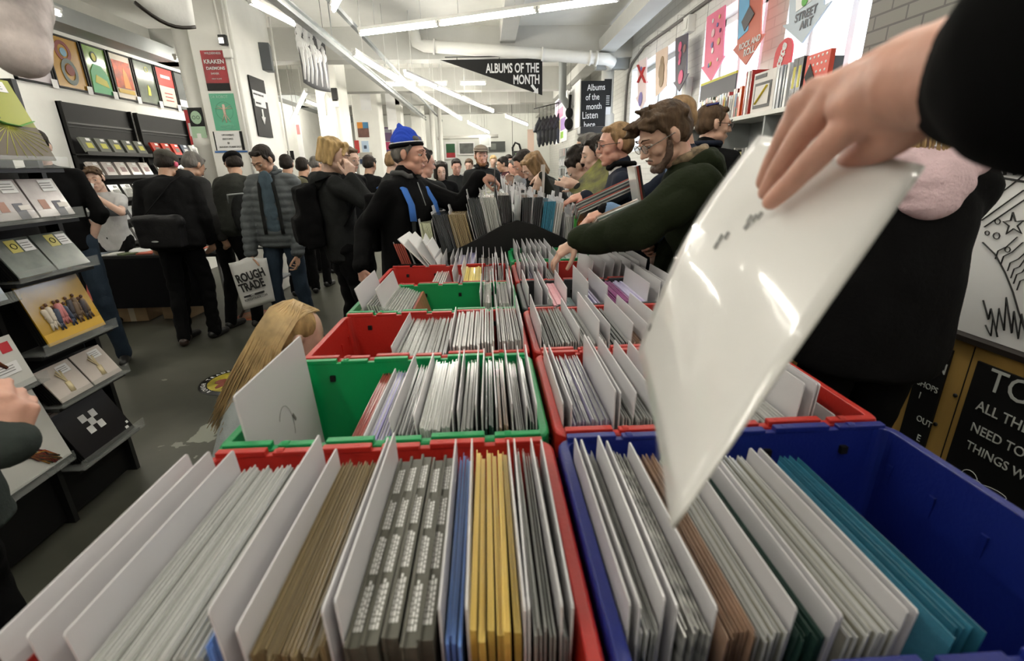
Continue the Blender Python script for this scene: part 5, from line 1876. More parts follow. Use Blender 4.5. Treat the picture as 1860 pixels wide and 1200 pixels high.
def cboard(lab, pts, lines, draw=False):
    P = [at(x, y, X=X2) for x, y in pts]
    y0 = min(p.y for p in P)
    y1 = max(p.y for p in P)
    z1 = P[0].z
    t = thing('small_chalkboard', lab, 'sign', (X2, (y0 + y1) / 2, .2))
    MB().bb(X2 - .004, X2 + .004, y0, y1, .12, z1).build('board', M_black, t)
    for s_, px, py, sz in lines:
        p = at(px, py, X=X2 - .006)
        text(s_, sz, p, (0, -1, 0), (0, 0, 1), M_chalk, t, width=.9)
    return t


cboard('small chalkboard at the plywood, its text ending in run and shops', [(1682, 617), (1733, 635)], [('RUN', 1670, 660, .062), ('SHOPS', 1666, 697, .034), ('I', 1668, 722, .04), ('OUT', 1664, 762, .036), ('E', 1664, 798, .04)])
t = cboard('chalkboard at the right edge reading too and all the need to s things with', [(1778, 655), (1990, 740)], [('TOOLS', 1790, 705, .115), ('ALL THE', 1772, 742, .052), ('NEED TO SEE', 1762, 780, .048), ('THINGS WITH', 1754, 812, .046)])
q = MB()
for (cx_, cy_, rx, ry, ro) in ((1760, 868, .03, .06, .6), (1772, 885, .028, .055, -.5), (1800, 893, .05, .028, .2)):
    c = at(cx_, cy_, X=X2 - .006)
    pts = [c + Vector((0, -(rx * cos(a * pi / 8) * cos(ro) - ry * .5 * sin(a * pi / 8) * sin(ro)), rx * cos(a * pi / 8) * sin(ro) + ry * .5 * sin(a * pi / 8) * cos(ro))) for a in range(17)]
    q.tube(pts, .0018, 4)
q.build('chalk_drawing', M_chalk, t)

# the black and white mural board above it
t = thing('mural_board', 'white board with bold black drawing of a star, waves and a grid', 'artwork', (XM, 1.8, zt + .03))
MB().bb(XM + .02, XM + .04, .5, 2.9, zt + .022, 1.75).build('board', M_paper, t)
XK = XM + .018


def ink(pts, r=.004, closed=False, name='ink_line'):
    P = [at(x, y, X=XK) for x, y in pts]
    if closed:
        P.append(P[0])
    return MB().tube(P, r, 5, flat=.4).build(name, M_ktext, t)


def mink(pts, r=.004, closed=False):
    ink(pts, r, closed)


mink([(1780, 380), (1860, 318)])
mink([(1783, 400), (1860, 345)])
mink([(1788, 412), (1862, 362)])
mink([(1840, 385), (1845, 402), (1860, 400), (1848, 410), (1856, 424), (1841, 415), (1828, 425), (1833, 410), (1822, 402), (1836, 400)], closed=True)
for cx_, cy_, r_ in ((1793, 423, 4), (1810, 428, 6), (1830, 453, 5), (1812, 402, 5)):
    mink([(cx_ + r_ * cos(a * pi / 4), cy_ + r_ * sin(a * pi / 4)) for a in range(8)], .0025, True)
for d in (0, 10, 22):
    mink([(1808 + d, 470 + d), (1813 + d, 455 + d), (1828 + d, 448 + d), (1848 + d, 430 + d)], .003)
    mink([(1836 + d * .5, 505 + d), (1842 + d * .5, 488 + d), (1852 + d * .5, 484 + d), (1862 + d * .5, 470 + d)], .003)
mink([(1785, 440), (1808, 462), (1826, 495), (1840, 530), (1850, 565), (1862, 600)])
mink([(1786, 545), (1796, 580), (1800, 560), (1810, 600), (1815, 560), (1824, 600), (1828, 540), (1838, 605), (1842, 565), (1850, 615), (1856, 570), (1866, 620)], .0045)
mink([(1790, 590), (1800, 610), (1804, 575), (1812, 612)], .004)
mink([(1705, 262), (1730, 245), (1768, 238)], .004)
mink([(1705, 262), (1716, 232)], .003)
q = MB()
for i in range(5):
    a = at(1768 + i * 20, 270, X=XK)
    b_ = at(1772 + i * 18, 318, X=XK)
    q.tube([a, b_], .009, 4, flat=.4)
for j in range(4):
    a = at(1762, 268 + j * 15, X=XK)
    b_ = at(1862, 276 + j * 18, X=XK)
    q.tube([a, b_], .009, 4, flat=.4)
q.build('ink_grid', M_ktext, t)
mink([(1745, 310), (1770, 330), (1775, 318)], .012)

# ------------------------------------------------------------ far right wall: hanging clothes, price board, racks
q = MB()
rn = random.Random(8)
for i in range(7):
    x0 = 1.28 + i * .09
    t = thing('hanging_tshirt', 'dark t-shirt hanging high on the right, number %d from the left in the row' % (i + 1), 'clothes', (x0, 11.8, 2.1), 'dark t-shirts hanging high on the right')
    q = MB()
    Yc = 12.0
    z1 = 2.62 + .1 * (i / 7)
    q.ell((x0, Yc, z1 - .3), (.07, .04, .34), n=10, k=8).cap((x0 - .02, Yc, z1 - .08), (x0 - .11, Yc, z1 - .26), .04, .05).cap((x0 + .02, Yc, z1 - .08), (x0 + .11, Yc, z1 - .26), .04, .05)
    me = blob(q, .02, 1, lambda p: .012 * noise.noise(p * 9))
    link_mesh('shirt', me, rn.choice([C('cl1', 28, 30, 38), C('cl2', 18, 20, 24), C('cl3', 40, 44, 60)]), t)
    MB().tube([(x0, Yc, z1 - .02), (x0, Yc, 2.83 + (x0 - 1.15) * .213)], .005, 5).build('hanger', M_blackm, t)
q = MB().tube([(1.15, 12.0, 2.82), (1.9, 12.0, 2.98)], .012, 6).tube([(1.2, 12.0, 2.82), (1.2, 12.0, 3.548)], .005, 5).tube([(1.85, 12.0, 2.96), (1.85, 12.0, 3.548)], .005, 5)
tag(q.build('clothes_rail', M_blackm), 'dark rail holding the hanging t-shirts on the right', 'rail')
def sideboard(lab, px0, px1, py0, py1, X, m, shapes=()):
    a, b = at(px0, py0, X=X), at(px1, py1, X=X)
    t = thing('price_board', lab, 'sign', (X, (a.y + b.y) / 2, min(a.z, b.z)))
    zlo, zhi = at(px0, py1, X=X).z, a.z
    y0, y1 = sorted((a.y, b.y))
    MB().bb(X, X + .02, y0, y1, zlo, zhi).build('board', m, t)
    for (u0, u1, v0, v1, mm) in shapes:
        MB().bb(X - .008, X - .001, y1 - (y1 - y0) * u1, y1 - (y1 - y0) * u0, zlo + (zhi - zlo) * v0, zlo + (zhi - zlo) * v1).build('paper_note', mm, t)


sideboard('white price board with pink and lilac notes on the right, past the dark t-shirts', 1008, 1029, 185, 262, 1.75, M_paper, [(.2, .7, .55, .75, C('n1', 225, 150, 185)), (.55, .9, .25, .5, C('n2', 170, 140, 200)), (.2, .5, .3, .5, C('n3', 200, 190, 150)), (.55, .75, .08, .22, C('n4', 150, 200, 80)), (.1, .9, .85, .95, C('n5', 120, 110, 130))])
sideboard('white board under a dark guitar shaped cutout on the right wall', 1031, 1052, 165, 240, 1.9, M_paper)
t = thing('guitar_cutout', 'black guitar shaped cutout hanging on the right beside the chalkboard', 'ornament', at(1034, 200, Y=9))
p0, p1, p2 = at(1036, 172, Y=9.2), at(1034, 205, Y=9.2), at(1033, 225, Y=9.2)
MB().tube([p0, p1], .025, 8, flat=.4).build('neck', M_black, t)
MB().tube([p0, Vector((p0.x, p0.y, ZC - .002))], .003, 5).build('cord', M_cable, t)
MB().ell(p1, (.07, .02, .09)).ell(p2, (.08, .02, .10)).build('body', M_black, t)
# glossy racks low on the right wall, a mass of small goods
t = thing('goods_rack', 'tall rack of small glossy packets along the far right wall', 'rack', (2.0, 10, 0))
MB().bb(2.05, 2.28, 8.8, 14.0, .0, 2.0).build('rack_body', M_gray, t)
names = [C('gd%d' % i, *c, rough=.2, coat=1) for i, c in enumerate([(170, 170, 168), (200, 200, 200), (120, 125, 130), (60, 60, 65), (190, 150, 150), (140, 120, 90), (210, 210, 215)])]
for r in range(7):
    for k in range(15):
        y = 8.95 + k * .34 + rn.uniform(-.03, .03)
        z = .45 + r * .24
        o = MB().box((2.03, y, z), (.04, .2, .17), Matrix.Rotation(rn.uniform(-.1, .1), 3, 'X')).build('goods_packet', rn.choice(names))
        if True:
            tag(o, 'glossy packet on the far right rack, row %d from the bottom, place %d' % (r + 1, k + 1), 'packet', 'small glossy packets on the far right rack')
# a black chair-like bag stand at the far end
q = MB().tube([at(931, 268, Y=15), Vector((at(931, 268, Y=15).x, 15.0, 3.548))], .006, 4).tube([at(x, y, Y=15) for x, y in ((932, 284), (931, 268), (936, 259), (943, 262), (947, 275), (946, 285))], .03, 6)
q.build('x', M_black)
bpy.data.objects['x'].name = 'black_bag'
tag(bpy.data.objects['black_bag'], 'black bag with a looped handle hanging near the far wall', 'bag')
flat_sheet('monitor', 'dark screen with a thin green lit strip near the far wall', 'monitor', 930, 950, 274, 296, 14.8, C('scr', 45, 48, 46), [(.3, .95, .72, .8, C('grl', 120, 230, 60))], post=True)
flat_sheet('poster', 'pale pink dress shaped poster on the far right by the dark clothes', 'poster', 958, 970, 235, 282, 14.0, C('pdress', 205, 180, 165), cord=True)
# dark counter and clutter under the far wall
t = thing('far_counter', 'dark counter across the far end of the hall', 'counter', (0, 17, 0))
MB().bb(-2.0, 2.2, 16.4, 16.9, 0, 1.15).build('front', M_black, t)
MB().bb(-2.05, 2.2, 16.35, 16.95, 1.15, 1.19).build('top', M_blackm, t)
t = MB().bb(-1.7, -1.45, 16.5, 16.7, 1.19, 1.55).build('orange_box', C('orb', 215, 100, 45))
tag(t, 'orange box standing on the far counter', 'box')

# ------------------------------------------------------------ people
SKIN = {}


def skin(nm, col, **k):
    return mat('skin_' + nm, col, .48, noise_amt=.10, scale=22, sss=.12, bump=.08, bscale=120, **k)


S_pale = skin('pale', (.58, .36, .27))
S_fair = skin('fair', (.62, .41, .32))
S_tan = skin('tan', (.46, .27, .18))
S_pink = skin('pink', (.60, .33, .25))


def hair_mat(nm, col):
    return mat('hair_' + nm, col, .62, spec=.2, noise_amt=.45, scale=30, stretch=(1, 1, .25), bump=.6, bscale=90)


H_brown = hair_mat('brown', (.075, .045, .025))
H_dark = hair_mat('dark', (.018, .013, .010))
H_blond = hair_mat('blond', (.40, .27, .12))
H_sand = hair_mat('sand', (.24, .15, .075))
H_grey = hair_mat('grey', (.13, .12, .11))
M_eye = mat('eye_white', (.6, .58, .55), .2)
M_iris = mat('iris', (.03, .025, .02), .1)
M_lip = mat('lips', (.42, .16, .13), .4)
M_brow = mat('brow_hair', (.05, .032, .02), .7)


def cloth(nm, c, **k):
    return mat('cloth_' + nm, c, k.pop('rough', .85), bump=k.pop('bump', .25), bscale=k.pop('bscale', 70), noise_amt=k.pop('noise_amt', .12), scale=12, spec=.12 if max(c) < .02 else .25, **k)


K_black = cloth('black', (.0030, .0030, .0034), bump=.15)
K_blackw = cloth('blackwool', (.0045, .0045, .005))
K_denim = cloth('denim', (.016, .028, .045))
K_char = cloth('charcoal', (.017, .018, .018))
K_dgreen = cloth('darkgreen', (.013, .018, .008))
K_navy = cloth('navy', (.008, .012, .025))
K_dshirt = cloth('denimshirt', (.16, .26, .42))
K_shoe = mat('shoe_leather', (.03, .015, .010), .35)
K_shoeb = mat('shoe_black', (.01, .01, .01), .4)


def unit(v):
    return Vector(v).normalized()


def fold(amp, fr):
    def f(p):
        q = Vector(p) * fr
        return amp * (abs(noise.noise(q)) * 2 - .5) + amp * .4 * noise.noise(q * 2.3)
    return f


def head_frame(yaw, pitch, roll=0):
    """forward, right, up of a head; yaw 0 looks along +Y, positive turns towards +X; pitch positive looks down"""
    f = Vector((sin(yaw) * cos(pitch), cos(yaw) * cos(pitch), -sin(pitch)))
    r = Vector((cos(yaw), -sin(yaw), 0))
    u = r.cross(f)
    if roll:
        q = Matrix.Rotation(roll, 3, f)
        r, u = q @ r, q @ u
    return f, r, u


def hand_shapes(b, wrist, d, n, t, k=1.0, curl=(.5, .6, .5), spread=.06, right=True, thumb_in=.5, fist=False):
    """wrist point; d towards the fingertips; n out of the back of the hand; t towards the thumb side"""
    d = unit(d)
    n = unit(Vector(n) - d * d.dot(Vector(n)))
    t0 = d.cross(n)
    t = t0 if t0.dot(Vector(t)) > 0 else -t0
    pal = .092 * k
    offs = [.030, .010, -.010, -.029]
    lens = [(.044, .026, .022), (.049, .030, .023), (.045, .028, .022), (.035, .021, .019)]
    rs = [.0088, .0090, .0086, .0076]
    out = []
    for i in range(4):
        mc0 = wrist + t * offs[i] * .55 * k
        arch = -n * (.002 + .004 * abs(i - 1.2)) * k
        mc1 = wrist + d * (pal - (.006 * i if i > 1 else 0) * k) + t * offs[i] * k + arch
        b.cap(mc0, mc1, .0135 * k, .0115 * k)
        b.ell(mc1 + n * .002 * k, (.0125 * k,) * 3, n=10, k=8)
        ang = 0
        p = mc1
        dirn = unit(d + t * spread * (1.3 - i) * .8)
        for j in range(3):
            ang += curl[j] * (1 + .06 * (i - 1.5))
            dd = dirn * cos(ang) - n * sin(ang)
            q = p + dd * lens[i][j] * k
            r0, r1 = rs[i] * k * (1 - .06 * j), rs[i] * k * (.94 - .09 * j)
            b.cap(p, q, r0, r1, 10)
            p = q
        out.append(p)
    # palm fill
    b.cap(wrist + d * .02 * k - n * .006 * k, wrist + d * .07 * k - n * .008 * k, .022 * k, .024 * k)
    # thumb
    p = wrist + d * .022 * k + t * .026 * k - n * .006 * k
    dd = unit(d * .7 + t * (.75 - .4 * thumb_in) - n * (.35 + .5 * thumb_in))
    for L, r0, r1 in ((.040, .014, .0115), (.032, .0108, .0100), (.026, .0100, .0082)):
        q = p + dd * L * k
        b.cap(p, q, r0 * k, r1 * k, 10)
        p = q
        dd = unit(dd + d * .35 - n * .12)
    out.append(p)
    return out


def head_shapes(b, c, f, r, u, k=1.0, jaw=1.0, nose=1.0):
    P = lambda x, y, z: c + r * x * k + f * y * k + u * z * k
    A = (r, f, u)
    E = lambda x, y, z, a, e, g: b.ell(P(x, y, z), (a * k, e * k, g * k), A, 18, 12)
    E(0, -.018, .040, .074, .096, .082)
    E(0, .030, .010, .064, .062, .085)
    E(0, .036, -.055, .050 * jaw, .052, .058)
    E(0, .070, -.093, .022 * jaw, .020, .018)
    for s_ in (-1, 1):
        E(s_ * .038, .058, -.022, .022, .024, .024)
        E(s_ * .046 * jaw, .018, -.062, .018, .035, .024)
        b.cap(P(s_ * .012, .089, .030), P(s_ * .044, .072, .030), .011 * k, .009 * k)
        E(s_ * .011, .098, -.026, .0085, .010, .008)
        # ear
        E(s_ * .076, -.008, -.004, .007, .019, .030)
        E(s_ * .081, -.014, .004, .006, .014, .022)
    b.cap(P(0, .088, .020), P(0, .108 * nose, -.016), .0075 * k, .0105 * k)
    b.ell(P(0, .112 * nose, -.022), (.011 * k, .011 * k, .010 * k), A, 10, 8)
    b.cap(P(-.016, .090, -.053), P(.016, .090, -.053), .0068 * k, .0068 * k)
    b.cap(P(-.013, .089, -.064), P(.013, .089, -.064), .0072 * k, .0072 * k)
    return P


def capwrap(b, P0, A, k, kind):
    """hair as overlapping masses"""
    c, f, r, u = P0
    P = lambda x, y, z: c + r * x * k + f * y * k + u * z * k
    E = lambda x, y, z, a, e, g: b.ell(P(x, y, z), (a * k, e * k, g * k), (r, f, u), 18, 12)
    E(0, -.028, .052, .0795, .0945, .0775)
    E(0, -.058, .008, .073, .060, .072)
    if kind != 'balding':
        b.cap(P(-.040, .044, .096), P(.040, .044, .096), .017 * k, .017 * k)
        b.cap(P(-.030, .060, .088), P(.030, .060, .090), .010 * k, .010 * k)
    for s_ in (-1, 1):
        b.cap(P(s_ * .066, .028, .060), P(s_ * .072, .012, .022), .014 * k, .009 * k)
        b.cap(P(s_ * .072, .016, .03), P(s_ * .072, .016, -.005), .007 * k, .005 * k)
        E(s_ * .064, -.045, .0, .016, .035, .04)
    if kind == 'tousled':
        rn = random.Random(3)
        for i in range(26):
            x, y = rn.uniform(-.065, .065), rn.uniform(-.09, .085)
            z = .115 - (x * x) * 9 - abs(y) ** 2 * 4.5
            b.cap(P(x, y, z), P(x + rn.uniform(-.02, .02), y + .03 + rn.uniform(0, .02), z + rn.uniform(.005, .03)), .017 * k, .006 * k)
        for i in range(5):
            b.cap(P(-.05 + i * .025, .07, .095), P(-.045 + i * .025, .10, .10 + .01 * (i % 2)), .018 * k, .007 * k)
    if kind == 'curly':
        rn = random.Random(6)
        for i in range(60):
            a, e = rn.uniform(0, 6.28), rn.uniform(-.3, 1.5)
            E(.085 * cos(a) * cos(e), -.02 + .1 * sin(a) * cos(e) - .02, .05 + .085 * sin(e), .018, .018, .018)
    if kind == 'long_side':      # chin length straight hair, falling forward
        for i in range(9):
            a = -1.9 + i * .47
            x, y = .082 * sin(a), -.03 - .085 * cos(a)
            b.cap(P(x * .9, y, .08), P(x * 1.03, y + .01, -.055), .022 * k, .018 * k)
        b.cap(P(-.03, .06, .095), P(.07, .075, .03), .022 * k, .012 * k)
        b.cap(P(.0, .06, .10), P(-.07, .07, .03), .022 * k, .012 * k)
    if kind == 'bob':
        for i in range(12):
            a = -2.3 + i * .42
            x, y = .084 * sin(a), -.02 - .09 * cos(a)
            b.cap(P(x * .9, y, .08), P(x * 1.08, y, -.10), .024 * k, .016 * k)


def ik(Sh, T, a, b_, hint):
    d = T - Sh
    L = d.length
    s_ = 1.0
    if L > (a + b_) * .985:
        s_ = L / ((a + b_) * .985)
    a2, b2 = a * s_, b_ * s_
    x = (a2 * a2 - b2 * b2 + L * L) / (2 * L)
    h = math.sqrt(max(0, a2 * a2 - x * x))
    dn = d.normalized()
    hp = Vector(hint) - dn * dn.dot(Vector(hint))
    hp = hp.normalized() if hp.length > 1e-4 else frame_z(dn)[0]
    return Sh + dn * x + hp * h


def person(label, head, yaw, lean=0, hyaw=None, hpitch=0.2, k=1.0, hroll=0, twist=0.0,
           lh=None, rh=None, lhint=None, rhint=None, ldir=None, rdir=None, lback=None, rback=None, lthumb=None, rthumb=None, curl=(.4, .5, .4),
           skinm=None, hair='short', hairm=None, top=None, top_thick=.018, fit=1.0, legs=None, shoe=None, vox=.008, cvox=.012, group=None,
           beard=None, glasses=None, hat=None, sleeve='long', hoodie=None, folds=.006, ffreq=9, quilt=False, collar=None, detail=True, stride=.10, name='person',
           feet=True, side=0.0, cuffm=None, gaze=True, parts_only_top=False, wide=1.0, hem=None, armk=1.0):
    """yaw: body facing, 0 = +Y (away from the camera), turning towards +X"""
    head = Vector(head)
    skinm = skinm or S_fair
    hairm = hairm or H_dark
    yaw, lean = R(yaw), R(lean)
    hyaw = yaw if hyaw is None else R(hyaw)
    F = Vector((sin(yaw), cos(yaw), 0))
    Rr = Vector((cos(yaw), -sin(yaw), 0))
    U = Vector((0, 0, 1)) * cos(lean) + F * sin(lean)
    U = (U + Rr * side).normalized()
    FF = Rr.cross(U) * -1
    FF = U.cross(Rr)
    if FF.dot(F) < 0:
        FF = -FF
    hf, hr, hu = head_frame(hyaw, R(hpitch) if abs(hpitch) > 1.6 else hpitch, hroll)
    neck_top = head - hu * .075 * k - hf * .022 * k
    neck = neck_top - (U * .75 + hu * .25).normalized() * .075 * k + F * -.004
    pel = neck - U * .52 * k
    Sm = neck - U * .068 * k
    hw = .168 * k * wide
    SL, SR = Sm - Rr * hw, Sm + Rr * hw
    base = Vector((pel.x, pel.y, 0))
    t = thing(name, label, 'person', base, group)
    # ---- arms
    arms = []
    for sd, Sh, T, hint in ((-1, SL, lh, lhint), (1, SR, rh, rhint)):
        if T is None:
            T = Sh - Vector((0, 0, .50 * k)) + Rr * sd * .05 * k + F * .06 * k
            hint = hint or (-F + Rr * sd * .3)
        T = Vector(T)
        hint = hint or (Rr * sd * .5 - Vector((0, 0, 1)) - F * .2)
        E_ = ik(Sh, T, .29 * k, .255 * k, hint)
        arms.append((sd, Sh, E_, T))
    # ---- legs
    hipL, hipR = pel - Rr * .085 * k, pel + Rr * .085 * k
    fz = .085 * k
    LG = []
    for sd, hp in ((-1, hipL), (1, hipR)):
        fo = F * (stride * .5 * sd) + Rr * sd * .02
        ft = Vector((base.x, base.y, fz)) + Rr * sd * .1 * k + fo - F * .02
        kn = ik(hp, ft, .44 * k, .42 * k, F + Rr * sd * .1)
        LG.append((sd, hp, kn, ft))
    # ---- body surface
    b = MB()
    P = head_shapes(b, head, hf, hr, hu, k)
    b.cap(neck_top + hu * .01, neck - U * .01, .052 * k, .060 * k)
    for (o, rx, ry) in ((0, .13, .09), (.14, .12, .085), (.28, .14, .10), (.40, .15, .09)):
        b.ell(pel + U * o * k, (rx * k, ry * k, .11 * k), (Rr, FF, U))
    tips = []
    for sd, Sh, E_, T in arms:
        b.cap(Sh.lerp(Sm, .3), Sh, .06 * k, .05 * k)
        bare = sleeve != 'long'
        b.cap(Sh, E_, .040 * k, .034 * k)
        b.cap(E_, T, (.037 if bare else .030) * k, .026 * k)
        dd = (ldir if sd < 0 else rdir)
        d = unit(dd) if dd is not None else unit(T - E_)
        bk = (lback if sd < 0 else rback)
        bk = Vector(bk) if bk is not None else Rr * sd
        th = (lthumb if sd < 0 else rthumb)
        th = Vector(th) if th is not None else F
        if vox < .009:
            tips.append(hand_shapes(b, T, d, bk, th, k, curl))
        else:
            b.cap(T, T + d * .09 * k, .03 * k, .034 * k)
            b.cap(T + d * .09 * k, T + (d - bk * .4).normalized() * .15 * k, .032 * k, .022 * k)
            b.cap(T + d * .02, T + (d + th * .6).normalized() * .09 * k, .016 * k, .012 * k)
    if feet:
        for sd, hp, kn, ft in LG:
            b.cap(pel + Rr * sd * .04, hp, .09 * k, .08 * k)
            b.cap(hp, kn, .075 * k, .05 * k)
            b.cap(kn, ft, .05 * k, .036 * k)
            b.cap(ft - Vector((0, 0, .05 * k)), ft + F * .14 * k - Vector((0, 0, .055 * k)), .032 * k, .025 * k)
    else:
        for sd, hp, kn, ft in LG:
            b.cap(pel + Rr * sd * .04, hp, .09 * k, .08 * k)
    me = blob(b, vox, 3)
    link_mesh('body', me, skinm, t)
    # ---- face pieces
    if detail:
        for s_ in (-1, 1):
            q = MB().ell(P(s_ * .031, .077, .008), (.0135 * k, .0125 * k, .0085 * k), (hr, hf, hu), 14, 10)
            ey = q.build('eye', M_eye, t)
            MB().ell(P(s_ * .031, .0865, .005), (.0055 * k, .0045 * k, .0055 * k), (hr, hf, hu), 10, 8).build('iris', M_iris, ey)
            MB().tube([P(s_ * .017, .092, .014), P(s_ * .031, .0925, .0175), P(s_ * .046, .083, .012)], [.003 * k, .0045 * k, .003 * k], 6).build('eyelid', skinm, t)
            MB().tube([P(s_ * .014, .101, .032), P(s_ * .031, .098, .039), P(s_ * .05, .080, .033)], [.003 * k, .0045 * k, .002 * k], 6, flat=.6).build('eyebrow', hairm if hairm in (H_dark, H_brown) else M_brow, t)
        MB().tube([P(-.021, .089, -.059), P(0, .0985, -.0575), P(.021, .089, -.059)], [.002 * k, .0050 * k, .002 * k], 6, flat=.8).build('lips', M_lip, t)
    # ---- hair
    if hair:
        b = MB()
        capwrap(b, (head, hf, hr, hu), None, k, hair)
        fr = 55 if hair in ('tousled', 'curly') else 40
        me = blob(b, .0065 if vox < .009 else .011, 5 if hair == 'long_side' else 2, lambda p: .0025 * noise.noise(Vector(p) * fr) + .0015 * noise.noise(Vector(p) * fr * 2.5))
        link_mesh('hair', me, hairm, t)
    if beard:
        b = MB()
        for s_ in (-1, 1):
            b.cap(P(s_ * .064, .016, -.012), P(s_ * .051, .030, -.058), .012 * k, .018 * k)
            b.cap(P(s_ * .051, .030, -.058), P(s_ * .022, .071, -.091), .018 * k, .018 * k)
            b.cap(P(s_ * .008, .101, -.043), P(s_ * .026, .090, -.052), .005 * k, .004 * k)
        b.cap(P(-.02, .076, -.094), P(.02, .076, -.094), .020 * k, .020 * k)
        me = blob(b, .006, 2, lambda p: .003 * noise.noise(Vector(p) * 90))
        link_mesh('beard', me, beard, t)
    if glasses:
        q = MB()
        for s_ in (-1, 1):
            pts = [P(s_ * (.033 + .023 * cos(a)), .106 - .012 * abs(cos(a)) * 0, .006 + .017 * sin(a)) for a in [i * pi / 7 for i in range(15)]]
            q.tube(pts, .0016 * k, 6)
            q.tube([P(s_ * .056, .105, .010), P(s_ * .080, .06, .012), P(s_ * .084, -.005, .010), P(s_ * .082, -.02, -.006)], .0018 * k, 6)
        q.tube([P(-.011, .108, .010), P(0, .112, .013), P(.011, .108, .010)], .0016 * k, 6)
        q.build('glasses', glasses, t)
        q = MB()
        for s_ in (-1, 1):
            q.ell(P(s_ * .033, .106, .006), (.021 * k, .0008, .0155 * k), (hr, hf, hu), 14, 6)
        q.build('lenses', M_acryl, t)
    # ---- trousers and shoes
    if legs:
        b = MB()
        b.ell(pel + U * .04 * k, (.155 * k * fit, .115 * k * fit, .12 * k), (Rr, FF, U))
        for sd, hp, kn, ft in LG:
            b.cap(pel + Rr * sd * .05 * k, hp - Vector((0, 0, .02)), .105 * k, .098 * k)
            b.cap(hp, kn, .096 * k, .068 * k)
            b.cap(kn, ft - Vector((0, 0, .02 * k)), .068 * k, .058 * k)
        me = blob(b, cvox, 2, fold(folds * 1.2, 8))
        link_mesh('trousers', me, legs, t)
        for sd, hp, kn, ft in LG:
            q = MB()
            toe = F * .17 * k
            q.cap(ft - Vector((0, 0, .045 * k)) - F * .035 * k, ft + toe * .95 - Vector((0, 0, .055 * k)), .042 * k, .034 * k)
            q.cap(ft, ft - Vector((0, 0, .04 * k)), .045 * k, .045 * k)
            me = blob(q, .010, 1)
            for v in me.vertices:
                v.co.z = max(v.co.z, .002)
            link_mesh('shoe', me, shoe or K_shoeb, t)
    # ---- top
    if top:
        th = top_thick
        b = MB()
        def torso(b, th, top_):
            h0 = (hem or 0) - .09
            secs = [(h0 - .03, .10, .07, 0), (h0, .150 * fit, .108 * fit, 0), (h0 + .08, .152 * fit, .112 * fit, 0), (.10, .146 * fit, .108 * fit, 0), (.20, .148 * fit, .110 * fit, .004), (.29, .158 * wide, .116, .008), (.36, .165 * wide, .114, .006), (.42, .160 * wide, .098, 0), (.465, .125, .080, -.004), (.50, .075, .065, -.004), (.53, .050, .050, 0)]
            b.loft([(pel + U * o_ * k + FF * fo * k, Rr, (rx + th) * k, FF, (ry + th) * k) for o_, rx, ry, fo in secs])
            for s_, S_ in ((-1, SL), (1, SR)):
                b.cap(neck - U * .03 * k + Rr * s_ * .05 * k, S_ + U * .005 * k, (.040 + th * .7) * k, (.050 + th * .7) * k)
        torso(b, th, 0)
        b.cap(neck - U * .05 * k, neck + (neck_top - neck) * .05, .075 * k, .062 * k)
        if collar:
            b.cap(neck - U * .02, neck + (neck_top - neck) * .5, .072 * k, .070 * k)
        for sd, Sh, E_, T in arms:
            b.cap(Sh, E_, (.049 + th * .75) * k * armk, (.042 + th * .75) * k * armk)
            if sleeve == 'long':
                b.cap(E_, E_.lerp(T, .93), (.042 + th * .75) * k * armk, (.032 + th * .7) * k * (armk * .5 + .5))
            elif sleeve == 'rolled':
                b.cap(E_, E_.lerp(T, .15), (.045 + th) * k, (.043 + th) * k)
            else:
                pass
        if sleeve == 'short':
            # short sleeves: stop half way along the upper arm
            b = MB()
            torso(b, th, 0)
            pass
            for sd, Sh, E_, T in arms:
                b.cap(Sh, Sh.lerp(E_, .55), (.050 + th) * k, (.052 + th) * k)
        fd = fold(folds, ffreq)
        if quilt:
            def dz(p):
                tt = (Vector(p) - pel).dot(U)
                return .012 * abs(sin(pi * tt / .062)) ** .6 - .006 + .003 * noise.noise(Vector(p) * 20)
        else:
            dz = fd
        me = blob(b, cvox, 5, dz)
        link_mesh('jacket' if top_thick > .012 else 'top', me, top, t)
        if cuffm:
            for sd, Sh, E_, T in arms:
                MB().cap(E_.lerp(T, .88), E_.lerp(T, 1.0), .044 * k, .040 * k, 16).build('cuff', cuffm, t)
    if collar:
        b = MB()
        ax = unit(neck_top - neck)
        x, y, z = frame_z(ax, F)
        pts = []
        for i in range(15):
            a = pi * (i / 14) * 1.75 - pi * .875
            rd = (-F * cos(a) + Rr * sin(a))
            pts.append(neck + ax * .03 * k + rd * .082 * k + U * (.012 if abs(a) < 2 else -.01) * k - (F * -.0))
        b.tube(pts, [.018 * k] * 15, 8)
        me = blob(b, .008, 1)
        link_mesh('collar', me, collar, t)
    if hoodie:
        b = MB()
        c0 = neck - U * .005 * k - FF * .075 * k
        b.cap(c0 - Rr * .075 * k, c0 + Rr * .075 * k, .045 * k, .045 * k)
        b.ell(c0 - FF * .03 * k - U * .03 * k, (.115 * k, .05 * k, .075 * k), (Rr, FF, U))
        for s_ in (-1, 1):
            b.cap(c0 + Rr * s_ * .075 * k, neck + FF * .045 * k + Rr * s_ * .07 * k - U * .02 * k, .04 * k, .026 * k)
        me = blob(b, .009, 2, fold(.007, 14))
        link_mesh('hood', me, hoodie, t)
    info = dict(root=t, head=head, f=hf, r=hr, u=hu, P=P, neck=neck, pel=pel, U=U, F=F, R=Rr, FF=FF, arms=arms, SL=SL, SR=SR, legs=LG, tips=tips, k=k)
